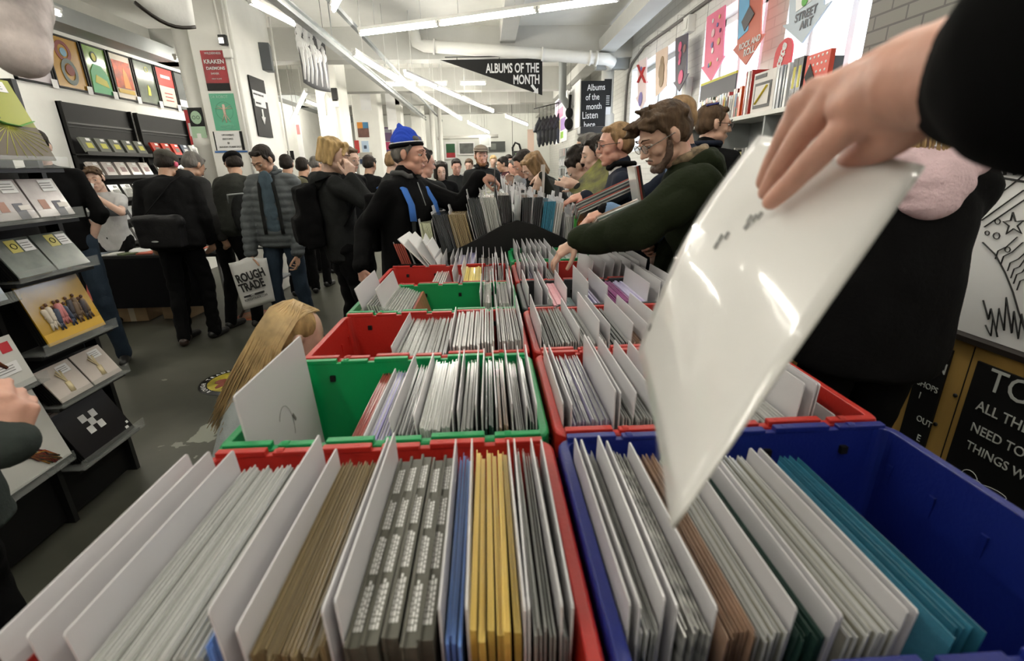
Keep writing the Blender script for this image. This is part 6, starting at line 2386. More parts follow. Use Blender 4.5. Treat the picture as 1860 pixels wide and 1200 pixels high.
    if hat == 'beanie':
        b = MB()
        K = k
        b.ell(P(0, -.024, .070), (.083 * K, .100 * K, .066 * K), (hr, hf, hu))
        b.ell(P(0, -.032, .10), (.066 * K, .078 * K, .060 * K), (hr, hf, hu))
        b.cap(P(0, -.05, .12), P(0, -.072, .160), .042 * K, .016 * K)
        me = blob(b, .007, 3, lambda p: .0015 * sin((Vector(p) - head).dot(hr) * 500))
        link_mesh('beanie', me, cloth('blue', (.018, .06, .46), bscale=200), t)
        pts = [P(.077 * cos(a), -.024 + .095 * sin(a), .050 + .020 * sin(a)) for a in [i * 2 * pi / 28 for i in range(29)]]
        MB().tube(pts, .015 * k, 8, flat=.8).build('beanie_brim', K_black, t)
        pts = [P(.084 * cos(a), -.024 + .102 * sin(a), .066 + .020 * sin(a)) for a in [i * 2 * pi / 28 for i in range(29)]]
        MB().tube(pts, .0035 * k, 6).build('beanie_stripe', M_paper, t)
    if hat == 'cap':
        b = MB()
        b.ell(P(0, -.015, .075), (.088 * k, .105 * k, .062 * k), (hr, hf, hu))
        b.ell(P(0, .105, .062), (.062 * k, .05 * k, .010 * k), (hr, hf, hu))
        me = blob(b, .008, 2)
        link_mesh('cap', me, cloth('capstripe', (.16, .13, .10)), t)
        for z in (.07, .095):
            sc = 1.0 if z < .08 else .93
            pts = [P(.090 * sc * cos(a), -.015 + .107 * sc * sin(a), z) for a in [i * 2 * pi / 24 for i in range(25)]]
            MB().tube(pts, .005 * k, 6).build('cap_stripe', cloth('capst2', (.35, .30, .25)), t)
    if hat in ('flat', 'flatdark'):
        b = MB()
        b.ell(P(0, -.02, .065), (.092 * k, .112 * k, .062 * k), (hr, hf, hu))
        b.ell(P(0, .07, .06), (.075 * k, .045 * k, .02 * k), (hr, hf, hu))
        me = blob(b, .009, 2)
        link_mesh('cap', me, cloth('flatcap', (.07, .065, .055)) if hat == 'flat' else K_black, t)
    return info


def facing(px, Y, z):
    """a point at a pixel column at depth Y and height z"""
    p = at(px, 300, Y=Y)
    return Vector((p.x, Y, z))


# green coat man: leaning over the crates, reaching left with his right... the hand lands on the front of the fifth crate
hG = at(1206, 249, Y=2.05)
tgt = at(1050, 437, Y=2.02)
g = person('man in a dark green hooded coat, glasses and short beard, reaching into the crates', hG, yaw=-78, lean=24, hyaw=-98, hpitch=.52, k=1.02,
           armk=1.28, rh=None, lh=tgt, lhint=(.1, -1, -.25), ldir=(-1, 0, -.5), lback=(-.25, -.3, 1), lthumb=(0, -1, -.3), curl=(.55, .6, .5), rhint=(.4, .6, -1), wide=1.0,
           skinm=S_pale, hair='tousled', hairm=H_brown, top=K_dgreen, top_thick=.030, fit=1.05, legs=K_black, vox=.0048, cvox=.011, beard=mat('hair_beard', (.10, .06, .042), .6, bump=.5, bscale=120),
           glasses=mat('wire_metal', (.25, .24, .22), .25, metal=.9), hoodie=K_dgreen, folds=.011, ffreq=7, rthumb=None, cuffm=None)
P = g['P']
MB().cap(g['arms'][0][2].lerp(g['arms'][0][3], .80), g['arms'][0][2].lerp(g['arms'][0][3], 1.0), .052, .044, 18).build('shirt_cuff', cloth('bluecuff', (.018, .024, .038)), g['root'])
b = MB()
c0 = g['neck'] - g['FF'] * .03 + g['U'] * .02
b.tube([c0 + g['R'] * .06 * cos(a) + (g['FF'] * .07) * sin(a) + g['U'] * .02 for a in [i * pi / 8 - pi / 2 for i in range(17)]], .022, 8)
me = blob(b, .008, 1, fold(.004, 20))
link_mesh('hood_lining', me, mat('tartan', (.22, .16, .10), .8, noise_amt=.6, scale=45), g['root'])
MB().lathe([(.012, 0), (.012, .004), (.008, .006)], g['arms'][0][2].lerp(g['arms'][0][3], .62) + Vector((0, -.06, .02)), 12, axis=(0, -1, .3)).build('button', M_black, g['root'])
q = MB().box(g['pel'] + Vector((-.02, -.165, .1)), (.06, .004, .02), Matrix.Rotation(.2, 3, 'Y')).build('red_tab', C('redtab', 120, 15, 20), g['root'])

# man behind him: only brown hair and a dark collar
person('man in a dark navy top mostly hidden behind the man in the dark green coat', at(1228, 222, Y=2.75), yaw=-80, lean=8, hyaw=-95, hpitch=.3, skinm=S_pale, hair='short', hairm=H_sand, top=K_navy, legs=K_denim, vox=.009,
       lh=at(1085, 385, Y=2.9), lhint=(0, 0, -1), top_thick=.02, ldir=(-1, .1, -.3), lback=(0, -.3, 1))
# denim shirt man: light blue sleeve reaching in
dn = person('man in a light blue denim shirt holding records, his head behind the man in green', at(1216, 240, Y=2.45), yaw=-70, lean=16, hyaw=-90, hpitch=.4, skinm=S_pink, hair='short', hairm=H_brown, folds=.003, top=K_dshirt, top_thick=.026, legs=K_black, vox=.006,
            lh=at(1100, 383, Y=2.32), lhint=(.2, 0, -1), ldir=(-1, 0, -.3), lback=(-.2, -.3, 1), lthumb=(0, -1, 0), curl=(.5, .6, .4), cuffm=K_black, rh=at(1185, 445, Y=2.4))
# navy jacket man with black glasses
nv = person('man in a navy jacket with white shirt collar and black framed glasses', at(1117, 264, Y=3.0), yaw=-75, lean=8, hyaw=-92, hpitch=.12, skinm=S_pink, hair='short', hairm=H_sand, top=K_navy, top_thick=.02, legs=K_black, vox=.006,
            lh=at(1062, 352, Y=2.95), lhint=(0, 0, -1), ldir=(-1, 0, -.25), lback=(-.2, -.3, 1), lthumb=(0, -1, 0), curl=(.3, .5, .4), glasses=M_blackm, collar=K_black)
nk = nv['neck']
MB().tube([nk + nv['FF'] * .055 - nv['R'] * .03 - nv['U'] * .06, nk + nv['FF'] * .06 - nv['R'] * .05, nk + nv['FF'] * .0 - nv['R'] * .085 + nv['U'] * .04], .017, 8, flat=.5).build('shirt_collar', M_paper, nv['root'])
# dark haired man, head bent, behind navy man
dk = person('dark haired man in an olive black coat bending behind the man in the navy jacket', at(1083, 281, Y=3.5), yaw=-70, lean=14, hyaw=-85, hpitch=.25, skinm=S_fair, hair='short', hairm=H_dark, top=cloth('oliveblack', (.018, .020, .016)), top_thick=.022, legs=K_black, vox=.008,
            lh=at(1052, 338, Y=3.4), ldir=(-.7, 0, .2), lback=(-.2, -.8, 0), lthumb=(-1, 0, 0), lhint=(0, 0, -1))
person('grey haired man seen between the dark haired man and the chalkboard', at(1066, 272, Y=4.1), yaw=-70, lean=6, hyaw=-80, hpitch=.15, skinm=S_tan, hair='short', hairm=H_grey, top=K_char, legs=K_black, vox=.010)
person('curly dark haired person bending low, holding up a black and yellow record sleeve', at(1053, 303, Y=3.75), yaw=-60, lean=28, hyaw=-70, hpitch=.8, skinm=S_fair, hair='curly', hairm=H_dark, top=cloth('palegreen', (.30, .34, .26)), legs=K_black, vox=.010,
       lh=at(1062, 352, Y=3.6))
bl = person('fair haired person in a dark coat bending over the browser, lifting a white sleeve', at(968, 305, Y=4.6), yaw=-100, lean=30, hyaw=-110, hpitch=.65, skinm=S_fair, hair='bob', hairm=H_sand, top=cloth('dkolive', (.022, .022, .017)), legs=K_black, vox=.008,
            lh=at(984, 316, Y=4.2), ldir=(-.2, -.2, -.5), lback=(0, -1, .3), lthumb=(-1, 0, 0), rh=at(930, 335, Y=4.6))
person('dark haired person with face down beside the fair haired one', at(951, 298, Y=4.9), yaw=-90, lean=20, hyaw=-100, hpitch=.6, skinm=S_pink, hair='short', hairm=H_dark, top=K_black, legs=K_black, vox=.011)
# woman with blue tinted hair and glasses by the books
wb = person('person with short brown and blue tinted hair and glasses in front of the bookcase', at(1296, 228, Y=3.2), yaw=45, lean=0, hyaw=95, hpitch=.1, skinm=S_pale, hair='short', hairm=H_brown, top=K_black, legs=K_black, vox=.007, glasses=M_blackm, collar=K_navy)
b = MB()
for i in range(6):
    b.cap(wb['P'](-.05 + .02 * i, -.08, .105), wb['P'](-.05 + .02 * i, -.01, .124), .007, .007)
me = blob(b, .007, 1, fold(.003, 60))
link_mesh('blue_streak', me, hair_mat('bluetint', (.05, .055, .20)), wb['root'])
# records the shoppers hold
def held(n, c, th, size, rot, mats_, lab, grp, name='record_sleeve'):
    for i in range(n):
        p = Vector(c) + rot @ Vector((0, 0, (i - n / 2) * th * 1.25))
        o = MB().box((0, 0, 0), (size, size, th), rot @ Matrix.Rotation(random.uniform(-.04, .04), 3, 'Z')).build(name, RM[mats_[i % len(mats_)]], loc=(0, 0, 0))
        o.location = p
        tag(o, lab, 'record', grp if n > 1 else None)


RY = lambda a: Matrix.Rotation(a, 3, 'Y')
RX = lambda a: Matrix.Rotation(a, 3, 'X')
held(9, at(1092, 366, Y=2.72), .006, .31, RY(-.40) @ RX(-.30), ['grey', 'dark', 'silver', 'red', 'dark'], 'grey and maroon record held flat in front of the navy jacket', 'records held flat in front of the navy jacket')
held(8, at(1118, 393, Y=2.16), .006, .19, RY(-.38) @ RX(-.28), ['beige', 'green', 'white', 'rust'], 'small pale edged record in the stack at the denim sleeve', 'small records stacked at the denim sleeve')
held(3, at(1158, 338, Y=2.35), .008, .19, RY(1.35) @ RX(.1), ['white', 'red', 'dark'], 'upright record with a white edge above the denim sleeve', 'upright records above the denim sleeve')
held(1, at(1082, 330, Y=3.28), .006, .30, RY(-.75) @ RX(.5), ['olivey'], 'black record sleeve with yellow green pattern held by a bending shopper', None)

# cap man
person('bearded man in a striped peaked cap at the far end of the browser', at(874, 284, Y=6.2), yaw=175, lean=-4, hyaw=170, hpitch=.05, skinm=S_pink, hair='short', hairm=H_brown, top=K_char, legs=K_black, vox=.009, beard=hair_mat('ginger', (.20, .09, .04)), hat='cap', collar=K_char)

# blue hat man
bh = at(744, 281, Y=3.0)
bt = person('man in a bright blue woollen hat and black fleece reaching over the browser', bh, yaw=118, lean=3, hyaw=104, hpitch=.12, k=.95, skinm=S_pink, hair='short', hairm=H_grey, top=K_black, top_thick=.03, fit=1.1, legs=K_denim, vox=.0048, cvox=.011,
            lh=at(872, 318, Y=3.02), lhint=(0, .3, -1), ldir=(1, .1, -.2), lback=(-.1, -.4, 1), lthumb=(0, -1, 0), curl=(.7, .9, .6),
            rh=at(655, 487, Y=2.75), rhint=(-.5, .3, -.3), rdir=(.05, 0, -1), rback=(-.6, -.8, 0), rthumb=(1, -.3, 0), collar=cloth('greycollar', (.07, .07, .07)), hat='beanie', folds=.010, ffreq=7, shoe=K_shoeb, side=-.02)
K_strap = cloth('strapblue', (.05, .16, .50))
rs = thing('rucksack', 'black rucksack with blue shoulder straps worn by the man in the blue hat', 'rucksack', (bt['pel'].x - .2, bt['pel'].y - .1, 1.0))
nk, U_, F_, R_ = bt['neck'], bt['U'], bt['FF'], bt['R']
for s_ in (-1, 1):
    sh = nk + R_ * s_ * .10 - U_ * .02
    pts = [sh - F_ * .12 - U_ * .03, sh - F_ * .03 + U_ * .018, sh + F_ * .07 + R_ * s_ * .01 - U_ * .025, sh + F_ * .125 + R_ * s_ * .02 - U_ * .11, sh + F_ * .145 + R_ * s_ * .03 - U_ * .20]
    MB().tube(pts, .028, 8, flat=.25).build('shoulder_strap', K_strap, rs)
    MB().tube([pts[-1], pts[-1] + F_ * .01 - U_ * .2], .012, 6, flat=.4).build('webbing', K_char, rs)
q = MB().box(nk - F_ * .19 - U_ * .26, (.24, .10, .36), Matrix((R_, F_, U_)).transposed())
link_mesh('pack', blob(q, .012, 20, fold(.008, 8)), K_black, rs)
MB().tube([bt['neck'] + F_ * .085 - U_ * .01, bt['neck'] + F_ * .14 - U_ * .14], .003, 6).build('zip', M_gray, bt['root'])
# the record he lifts
o = MB().box(at(898, 342, Y=3.05), (.004, .30, .30), Matrix.Rotation(.06, 3, 'Y')).build('record_sleeve', RM['dark'])
tag(o, 'dark record sleeve being lifted by the man in the blue hat', 'record')
o = MB().box(at(985, 333, Y=4.15), (.004, .28, .30), Matrix.Rotation(.04, 3, 'Y')).build('record_sleeve', RM['white'])
tag(o, 'white record sleeve lifted by the fair haired person', 'record')

# blond man with black hoodie and rucksack
bn = person('young man with chin length blond hair in a black hoodie, hand at his mouth', at(607, 283, Y=3.75), yaw=62, lean=-3, hyaw=88, hpitch=.35, skinm=S_fair, hair='long_side', hairm=H_blond, top=K_char, top_thick=.022, legs=K_black, vox=.006,
            rh=at(636, 322, Y=3.62), rhint=(.4, -.3, -1), rdir=(.1, .1, 1), rback=(.6, -.8, 0), rthumb=(-1, 0, 0), curl=(.9, 1.0, .8), hoodie=K_char, folds=.010, ffreq=8, shoe=K_shoeb)
rk = thing('rucksack', 'black rucksack on the back of the blond young man', 'rucksack', (bn['pel'].x, bn['pel'].y, 1.0))
nk, U_, F_, R_ = bn['neck'], bn['U'], bn['FF'], bn['R']
RM_ = Matrix((R_, F_, U_)).transposed()
q = MB().box(nk - F_ * .20 - U_ * .28, (.27, .14, .44), RM_).box(nk - F_ * .28 - U_ * .36, (.22, .08, .20), RM_).cap(nk - F_ * .17 - U_ * .08 - R_ * .08, nk - F_ * .17 - U_ * .08 + R_ * .08, .05, .05)
link_mesh('pack', blob(q, .012, 26, fold(.010, 8)), K_black, rk)
for s_ in (-1, 1):
    sh = nk + R_ * s_ * .12 - U_ * .03
    MB().tube([sh - F_ * .13, sh - F_ * .02 + U_ * .03, sh + F_ * .09 - U_ * .03, sh + F_ * .12 + R_ * s_ * .03 - U_ * .18, sh - F_ * .0 + R_ * s_ * .08 - U_ * .32], .022, 8, flat=.3).build('shoulder_strap', K_black, rk)

# puffer jacket man with the shopping bag
pf = person('man in a grey quilted puffer jacket and jeans looking down, carrying a white shopping bag', at(478, 292, Y=4.55), yaw=178, lean=0, hyaw=200, hpitch=.55, k=1.0, skinm=S_tan, hair='short', hairm=H_dark, top=cloth('puffer', (.075, .085, .090), rough=.6), top_thick=.035, fit=1.15,
            legs=K_denim, vox=.0058, quilt=True, shoe=K_shoeb, rh=at(456, 462, Y=4.45), rdir=(0, 0, -1), rback=(-1, -.3, 0), rthumb=(0, -1, 0), rhint=(-.6, .4, 0), lh=at(540, 462, Y=4.45), ldir=(0, 0, -1), lback=(1, 0, 0), lthumb=(0, -1, 0), lhint=(.6, .4, 0), curl=(.6, .8, .5), collar=cloth('puffer', (.055, .065, .070)))
nk, U_, F_, R_ = pf['neck'], pf['U'], pf['F'], pf['R']
q = MB()
for u in (.05, .17, .30, .42):
    q.ell(nk + F_ * (.158 if u < .4 else .150) - U_ * u, (.066, .02, .10), (R_, F_, U_))
link_mesh('shirt_front', blob(q, .01, 3, fold(.004, 18)), cloth('bluecheck', (.06, .09, .115)), pf['root'])
for s_ in (-1, 1):
    MB().tube([nk + R_ * s_ * (.055 + .02 * min(1, u * 4)) + F_ * (.165 - (.05 if u < .02 else 0)) - U_ * u for u in (0, .06, .15, .28, .42, .50)], .016, 8, flat=.5).build('jacket_edge', K_char, pf['root'])
bg_ = thing('shopping_bag', 'white plastic shopping bag with black lettering reading rough trade', 'bag', at(452, 560, Y=4.35))
q = MB()
TL, TR, BR, BL = at(415, 478, Y=4.42), at(484, 468, Y=4.42), at(500, 546, Y=4.42), at(443, 563, Y=4.42)
N_ = 10
for sgn in (-1, 1):
    pts = []
    for i in range(N_ + 1):
        for j in range(N_ + 1):
            u, v = j / N_, i / N_
            p = TL.lerp(TR, u).lerp(BL.lerp(BR, u), v)
            bul = sin(pi * u) * (.25 + .75 * sin(pi * min(1, v * .9))) * .035
            p = p + Vector((0, sgn * bul + .004 * noise.noise(Vector((u * 5, v * 5, 3))), 0))
            p.z -= .03 * (1 - v) * math.exp(-((u - .52) / .2) ** 2) * -1 if v < .3 else 0
            pts.append(p)
    q.add(pts, [(i * (N_ + 1) + j, i * (N_ + 1) + j + 1, (i + 1) * (N_ + 1) + j + 1, (i + 1) * (N_ + 1) + j) for i in range(N_) for j in range(N_)], 0, True)
o = q.build('bag_body', mat('bag_plastic', (.60, .60, .59), .3, bump=.3, bscale=14), bg_)
o.modifiers.new('s', 'SOLIDIFY').thickness = .002
hp = pf['arms'][1][3] + Vector((0, -.02, -.09))
MB().tube([TL.lerp(TR, .35), hp, TL.lerp(TR, .7)], .012, 6, flat=.3).build('handle', M_paper, bg_)
dx = (BR - BL).normalized()
dyv = unit(TL - BL)
for s_, u, v, sz in (('ROUGH', .16, .30, .105), ('TRADE', .18, .50, .105)):
    pz = TL.lerp(TR, u).lerp(BL.lerp(BR, u), v + .12) + Vector((0, -.048, 0))
    text(s_, sz, pz, dx, dyv, M_ktext, bg_, bold=.004, width=.72)
pz = TL.lerp(TR, .2).lerp(BL.lerp(BR, .2), .73) + Vector((0, -.045, 0))
MB().box(pz + dx * .1, (.2, .002, .018), Matrix((dx, Vector((0, 1, 0)), dyv)).transposed()).build('black_bar', M_ktext, bg_)
text('EAST', .018, pz + Vector((0, -.003, 0)) + dx * .07 - dyv * .006, dx, dyv, M_wtext, bg_)
pz = TL.lerp(TR, .2).lerp(BL.lerp(BR, .2), .83) + Vector((0, -.045, 0))
text('ROUGHTRADE.COM', .03, pz, dx, dyv, M_ktext, bg_, width=.8)

# men bending at the draped table
m1 = person('man in a black coat, flat cap and pink headphone, back turned', at(304, 300, Y=4.75), yaw=-20, lean=12, hyaw=0, hpitch=.5, skinm=S_tan, hair='short', hairm=H_dark, top=K_blackw, top_thick=.04, fit=1.2, legs=K_black, vox=.010, hat='flat', shoe=K_shoe, stride=.18, folds=.008, wide=1.08)
P = m1['P']
MB().ell(P(.085, -.01, .0), (.016, .022, .026), (m1['r'], m1['f'], m1['u'])).build('pink_headphone', C('pinkhp', 215, 90, 120), m1['root'])
mb_ = thing('shoulder_bag', 'large black shoulder bag hanging behind the man in the black coat and flat cap', 'bag', at(293, 450, Y=4.3))
c = at(293, 424, Y=4.30)
q = MB().box(c, (.36, .12, .24)).cap(c + Vector((-.16, 0, .1)), c + Vector((.16, 0, .1)), .06, .06)
me = blob(q, .012, 3, fold(.008, 7))
link_mesh('bag_body', me, cloth('nylon', (.010, .010, .011), rough=.5), mb_)
MB().tube([c + Vector((-.17, .02, .1)), m1['neck'] + Vector((.1, -.10, -.02)), m1['neck'] + Vector((.12, .02, .03))], .014, 6, flat=.3).build('strap', K_black, mb_)
MB().ell(c + Vector((-.02, -.075, -.06)), (.03, .004, .008)).build('badge', M_gray, mb_)
person('grey haired man in a dark waxed jacket bending right over the table', at(352, 302, Y=5.0), yaw=10, lean=32, hyaw=20, hpitch=.6, skinm=S_tan, hair='short', hairm=H_grey, top=cloth('waxed', (.022, .022, .022)), top_thick=.035, fit=1.15, legs=K_black, vox=.010, hoodie=cloth('waxed', (.022, .022, .022)), folds=.012, ffreq=6)
person('man in a black knitted hat and olive black coat bending between column and puffer jacket', at(425, 300, Y=5.3), yaw=15, lean=30, hyaw=-40, hpitch=.5, skinm=S_tan, hair='short', hairm=H_dark, top=cloth('oliveb2', (.022, .024, .020)), top_thick=.03, legs=K_black, vox=.010, hat='flatdark')
gb = thing('small_rucksack', 'small dark rucksack with a pale edge slung behind the puffer jacket man', 'rucksack', at(442, 430, Y=4.8))
c = at(443, 388, Y=4.85)
q = MB().ell(c, (.11, .08, .2)).ell(c + Vector((0, -.05, -.06)), (.08, .06, .1))
link_mesh('pack', blob(q, .012, 1, fold(.006, 9)), K_char, gb)
MB().tube([c + Vector((-.1, -.04, .1)), c + Vector((-.09, -.06, .18)), c + Vector((.06, -.06, .19))], .008, 6).build('pale_handle', M_gray, gb)
# boy in striped t-shirt
by = person('young man in a white and grey striped t-shirt holding a phone to his mouth', at(172, 325, Y=5.35), yaw=172, lean=0, hyaw=160, hpitch=.22, k=.97, hroll=.12, skinm=S_fair, hair='tousled', hairm=H_brown, top=cloth('palegrey', (.46, .46, .46)), top_thick=.010, sleeve='short', legs=K_black, vox=.007,
            lh=at(172, 356, Y=5.14), lhint=(1, -.2, -1), ldir=(-.5, -.1, 1), lback=(.3, -1, 0), lthumb=(-1, 0, 0), curl=(.8, .9, .6), rh=None)
# his elbow: stripes across chest
nk, U_, F_, R_ = by['neck'], by['U'], by['F'], by['R']
q = MB()
q.loft([(nk - U_ * o_, R_, .168 - abs(o_ - .19) * .06, F_, .134 - abs(o_ - .19) * .05) for o_ in (.145, .17, .20, .235)], 28)
me = q.mesh('grey_stripe')
link_mesh('grey_stripe', me, cloth('stripegrey', (.13, .14, .15)), by['root'])
o = MB().box(at(163, 344, Y=5.12), (.07, .01, .13), Matrix.Rotation(.3, 3, 'Y')).build('phone', M_paper)
tag(o, 'white phone held to the mouth of the young man in the striped t-shirt', 'phone')
# dark shirt man half behind the rack
dm = person('man in a black rolled sleeve shirt standing half behind the near display rack', at(66, 268, Y=3.9), yaw=150, lean=0, hyaw=150, hpitch=.3, skinm=S_fair, hair='short', hairm=H_dark, top=K_black, top_thick=.016, sleeve='rolled', legs=K_denim, vox=.008,
            lh=at(166, 440, Y=4.0), ldir=(0, 0, -1), lback=(1, 0, 0), lthumb=(0, -1, 0), lhint=(1, .1, 0))
# olive person and others in the middle distance
person('person in an olive coat seen from behind between the puffer jacket and the blond man', at(521, 300, Y=6.4), yaw=-10, lean=2, skinm=S_tan, hair='short', hairm=H_dark, top=cloth('olive', (.09, .085, .05)), legs=K_black, vox=.012, detail=False)
person('dark haired person seen from behind, right of the olive coat', at(551, 304, Y=6.8), yaw=10, lean=2, skinm=S_tan, hair='short', hairm=H_dark, top=K_black, legs=K_black, vox=.012, detail=False)
person('person in a black jacket with a small white mark behind the blue hat man', at(768, 296, Y=4.2), yaw=-30, lean=4, hyaw=60, hpitch=.2, skinm=S_pink, hair='short', hairm=H_dark, top=K_char, legs=K_black, vox=.009)
person('person in black half hidden behind the blond young man', at(636, 290, Y=5.2), yaw=120, lean=0, hyaw=120, hpitch=.2, skinm=S_fair, hair='short', hairm=H_brown, top=K_black, legs=K_black, vox=.011)

# the far crowd, each built simply but whole
crowd = [(801, 310, 7.0, 'smiling woman with long dark hair', 'bob', H_dark, S_fair, 170), (829, 303, 8.0, 'dark haired young man looking down', 'short', H_dark, S_pink, 170), (852, 301, 9.5, 'man with a short fringe and pale face', 'short', H_brown, S_fair, 190),
         (913, 299, 8.5, 'dark haired person in profile looking left', 'short', H_dark, S_tan, -100), (925, 293, 10, 'person with a dark cap of hair', 'short', H_dark, S_pink, 150), (935, 303, 7.5, 'balding man with a brown beard in a pale jacket', 'short', H_grey, S_pink, -95),
         (923, 305, 9, 'person with brown hair behind the balding man', 'bob', H_brown, S_tan, -60), (896, 293, 11, 'person in pale clothes by the far wall', 'short', H_blond, S_fair, 180), (882, 302, 12, 'short haired person near the cap man', 'short', H_dark, S_tan, 160),
         (575, 300, 7.8, 'person with grey brown hair left of the blond man', 'short', H_grey, S_tan, 30), (672, 300, 6.8, 'person with dark hair between the blond man and the blue hat', 'short', H_dark, S_tan, 20), (716, 296, 6.0, 'person in grey just behind the blue hat', 'short', H_sand, S_fair, 60)]
cm = [K_black, K_char, cloth('greyjk', (.16, .16, .16)), cloth('maroon', (.05, .012, .015)), K_navy]
for i, (px, py, Y, lab, hr_, hm, sm, yw) in enumerate(crowd):
    h = at(px, py, Y=Y)
    person(lab + ' in the far crowd', h, yaw=yw, lean=4, hpitch=.3, skinm=sm, hair=hr_, hairm=hm, top=cm[2] if 'pale' in lab else cm[i % 5], legs=K_black, vox=.013, cvox=.018, detail=i < 6, hem=.02)

# blonde child crouching by the crates
ch = at(538, 612, Y=1.50)
K_pale = cloth('palegreyblue', (.40, .44, .45))
gc = person('blonde long haired child in a pale top crouching beside the crates', ch, yaw=40, lean=25, hyaw=60, hpitch=.6, k=.86, skinm=S_fair, hair=None, hairm=H_blond, top=K_pale, top_thick=.014, legs=K_denim, vox=.006, lh=None, rh=None, folds=.006)
P = gc['P']
f_, r_, u_ = gc['f'], gc['r'], gc['u']
b = MB()
E = lambda x, y, z, a, e, g_: b.ell(P(x, y, z), (a * .86, e * .86, g_ * .86), (r_, f_, u_), 18, 12)
E(0, -.030, .046, .082, .096, .078)
E(0, -.055, 0, .078, .07, .085)
me = blob(b, .006, 4)
link_mesh('hair', me, H_blond, gc['root'])
rn = random.Random(31)
b = MB()
for i in range(620):
    a = rn.uniform(-2.3, 1.35)
    x0, y0 = .03 * sin(a) * rn.uniform(.2, 1), -.02 + rn.uniform(-.05, .05)
    p0 = P(x0 * .6, y0, .128)
    p1 = P(.088 * sin(a), -.025 - .104 * cos(a), .065)
    p2 = P(.096 * sin(a), -.03 - .108 * cos(a), -.03)
    dr = Vector((-.42 - .12 * rn.random(), -.2, -1)).normalized()
    L = rn.uniform(.20, .34)
    wv = rn.uniform(-.02, .02)
    p3 = p2 + dr * L * .5 + Vector((wv, rn.uniform(-.01, .01), 0))
    p4 = p2 + dr * L + Vector((wv * .3 - .02, rn.uniform(-.02, .02), 0))
    b.tube([p0, p0.lerp(p1, .55) + u_ * .010, p1, p2, p3, p4], [.0014, .002, .0026, .0028, .0026, .001], 5)
me = b.mesh('hair_strands')
link_mesh('hair_strands', me, mat('hair_strand_blond', (.46, .32, .15), .38, noise_amt=.3, scale=18), gc['root'])

# ------------------------------------------------------------ held white sleeve, the big hand, woman in pink hood, figure at the left edge
# square sleeve: corners solved in real size
k_ = .92
A = at(1370, 240, N=.595 * k_)
B = at(1665, 290, N=.35 * k_)
Cc = at(1205, 950, N=.35 * k_)
Dd = at(1151, 632, N=.595 * k_)
t = thing('record_sleeve', 'large glossy white record sleeve in clear plastic being lifted by the big hand', 'record', Cc)
M_held = mat('held_white', (.80, .79, .77), .30, coat=1.0)
M_held.node_tree.nodes['Principled BSDF'].inputs['Coat Roughness'].default_value = .06
N_ = 16
nrm = (B - A).cross(Dd - A).normalized()
if nrm.dot(O - A) < 0:
    nrm = -nrm


def sp(u, v, d=0.0):
    p = A.lerp(B, u).lerp(Dd.lerp(Cc, u), v)
    bend = .016 * sin(pi * v) * (1 - u) + .004 * sin(pi * u) * cos(3 * v)
    return p + nrm * (d + bend - .008)


q = MB()
pts = [sp(j / N_, i / N_) for i in range(N_ + 1) for j in range(N_ + 1)]
q.add(pts, [(i * (N_ + 1) + j, i * (N_ + 1) + j + 1, (i + 1) * (N_ + 1) + j + 1, (i + 1) * (N_ + 1) + j) for i in range(N_) for j in range(N_)], 0, True)
o = q.build('card_sleeve', M_held, t)
sd = o.modifiers.new('s', 'SOLIDIFY')
sd.thickness = .003
sd.offset = 0
q = MB()
pts = [sp(j / N_ * 1.01 - .005, i / N_ * 1.01 - .005, .004 + .0022 * noise.noise(Vector((j * .45, i * .45, 1)))) for i in range(N_ + 1) for j in range(N_ + 1)]
q.add(pts, [(i * (N_ + 1) + j, i * (N_ + 1) + j + 1, (i + 1) * (N_ + 1) + j + 1, (i + 1) * (N_ + 1) + j) for i in range(N_) for j in range(N_)], 0, True)
q.build('clear_bag', mat('clear_bag', (.8, .8, .8), .06, alpha=.10, coat=1.0), t)
q = MB()
for (u, v) in ((.30, .42), (.335, .40), (.30, .45), (.42, .31), (.45, .30), (.47, .285), (.43, .335), (.05, .88)):
    q.slab([sp(u + a, v + c_, .0026) for a, c_ in ((-.012, -.014), (.012, -.014), (.012, .014), (-.012, .014))], .0004)
q.build('grey_print', C('greyprint', 120, 120, 118), t)

# the arm and hand: a right hand gripping over the top edge
b = MB()
wrist = at(1640, 150, N=.315)
elbow = at(1990, 85, N=.215)
S_arm = mat('skin_arm', (.58, .31, .235), .5, noise_amt=.18, scale=30, sss=.15, bump=.10, bscale=90)


def fing(pts, rs):
    for i in range(len(pts) - 1):
        b.cap(pts[i], pts[i + 1], rs[i], rs[i + 1], 14)


mc = {'i': at(1562, 212, N=.345), 'm': at(1520, 168, N=.365), 'r': at(1484, 168, N=.385), 'p': at(1455, 190, N=.402)}
wr_ = {'i': at(1650, 190, N=.312), 'm': at(1640, 165, N=.318), 'r': at(1630, 140, N=.325), 'p': at(1618, 120, N=.335)}
for kk in 'imrp':
    b.cap(wr_[kk], mc[kk], .0165, .0118, 14)
b.cap(wrist, at(1545, 190, N=.352), .027, .017, 16)
b.cap(at(1650, 150, N=.305), at(1560, 150, N=.35), .024, .014, 16)
fing([mc['i'], at(1482, 285, N=.375), at(1432, 336, N=.398), at(1400, 366, N=.415)], [.0125, .0105, .0092, .0078])
fing([mc['m'], at(1452, 250, N=.398), at(1412, 312, N=.422), at(1391, 350, N=.438)], [.0122, .0102, .0090, .0075])
fing([mc['r'], at(1432, 238, N=.418), at(1402, 296, N=.442), at(1386, 332, N=.455)], [.0115, .0098, .0086, .0072])
fing([mc['p'], at(1425, 246, N=.430), at(1403, 292, N=.450), at(1392, 320, N=.462)], [.0102, .0085, .0075, .0062])
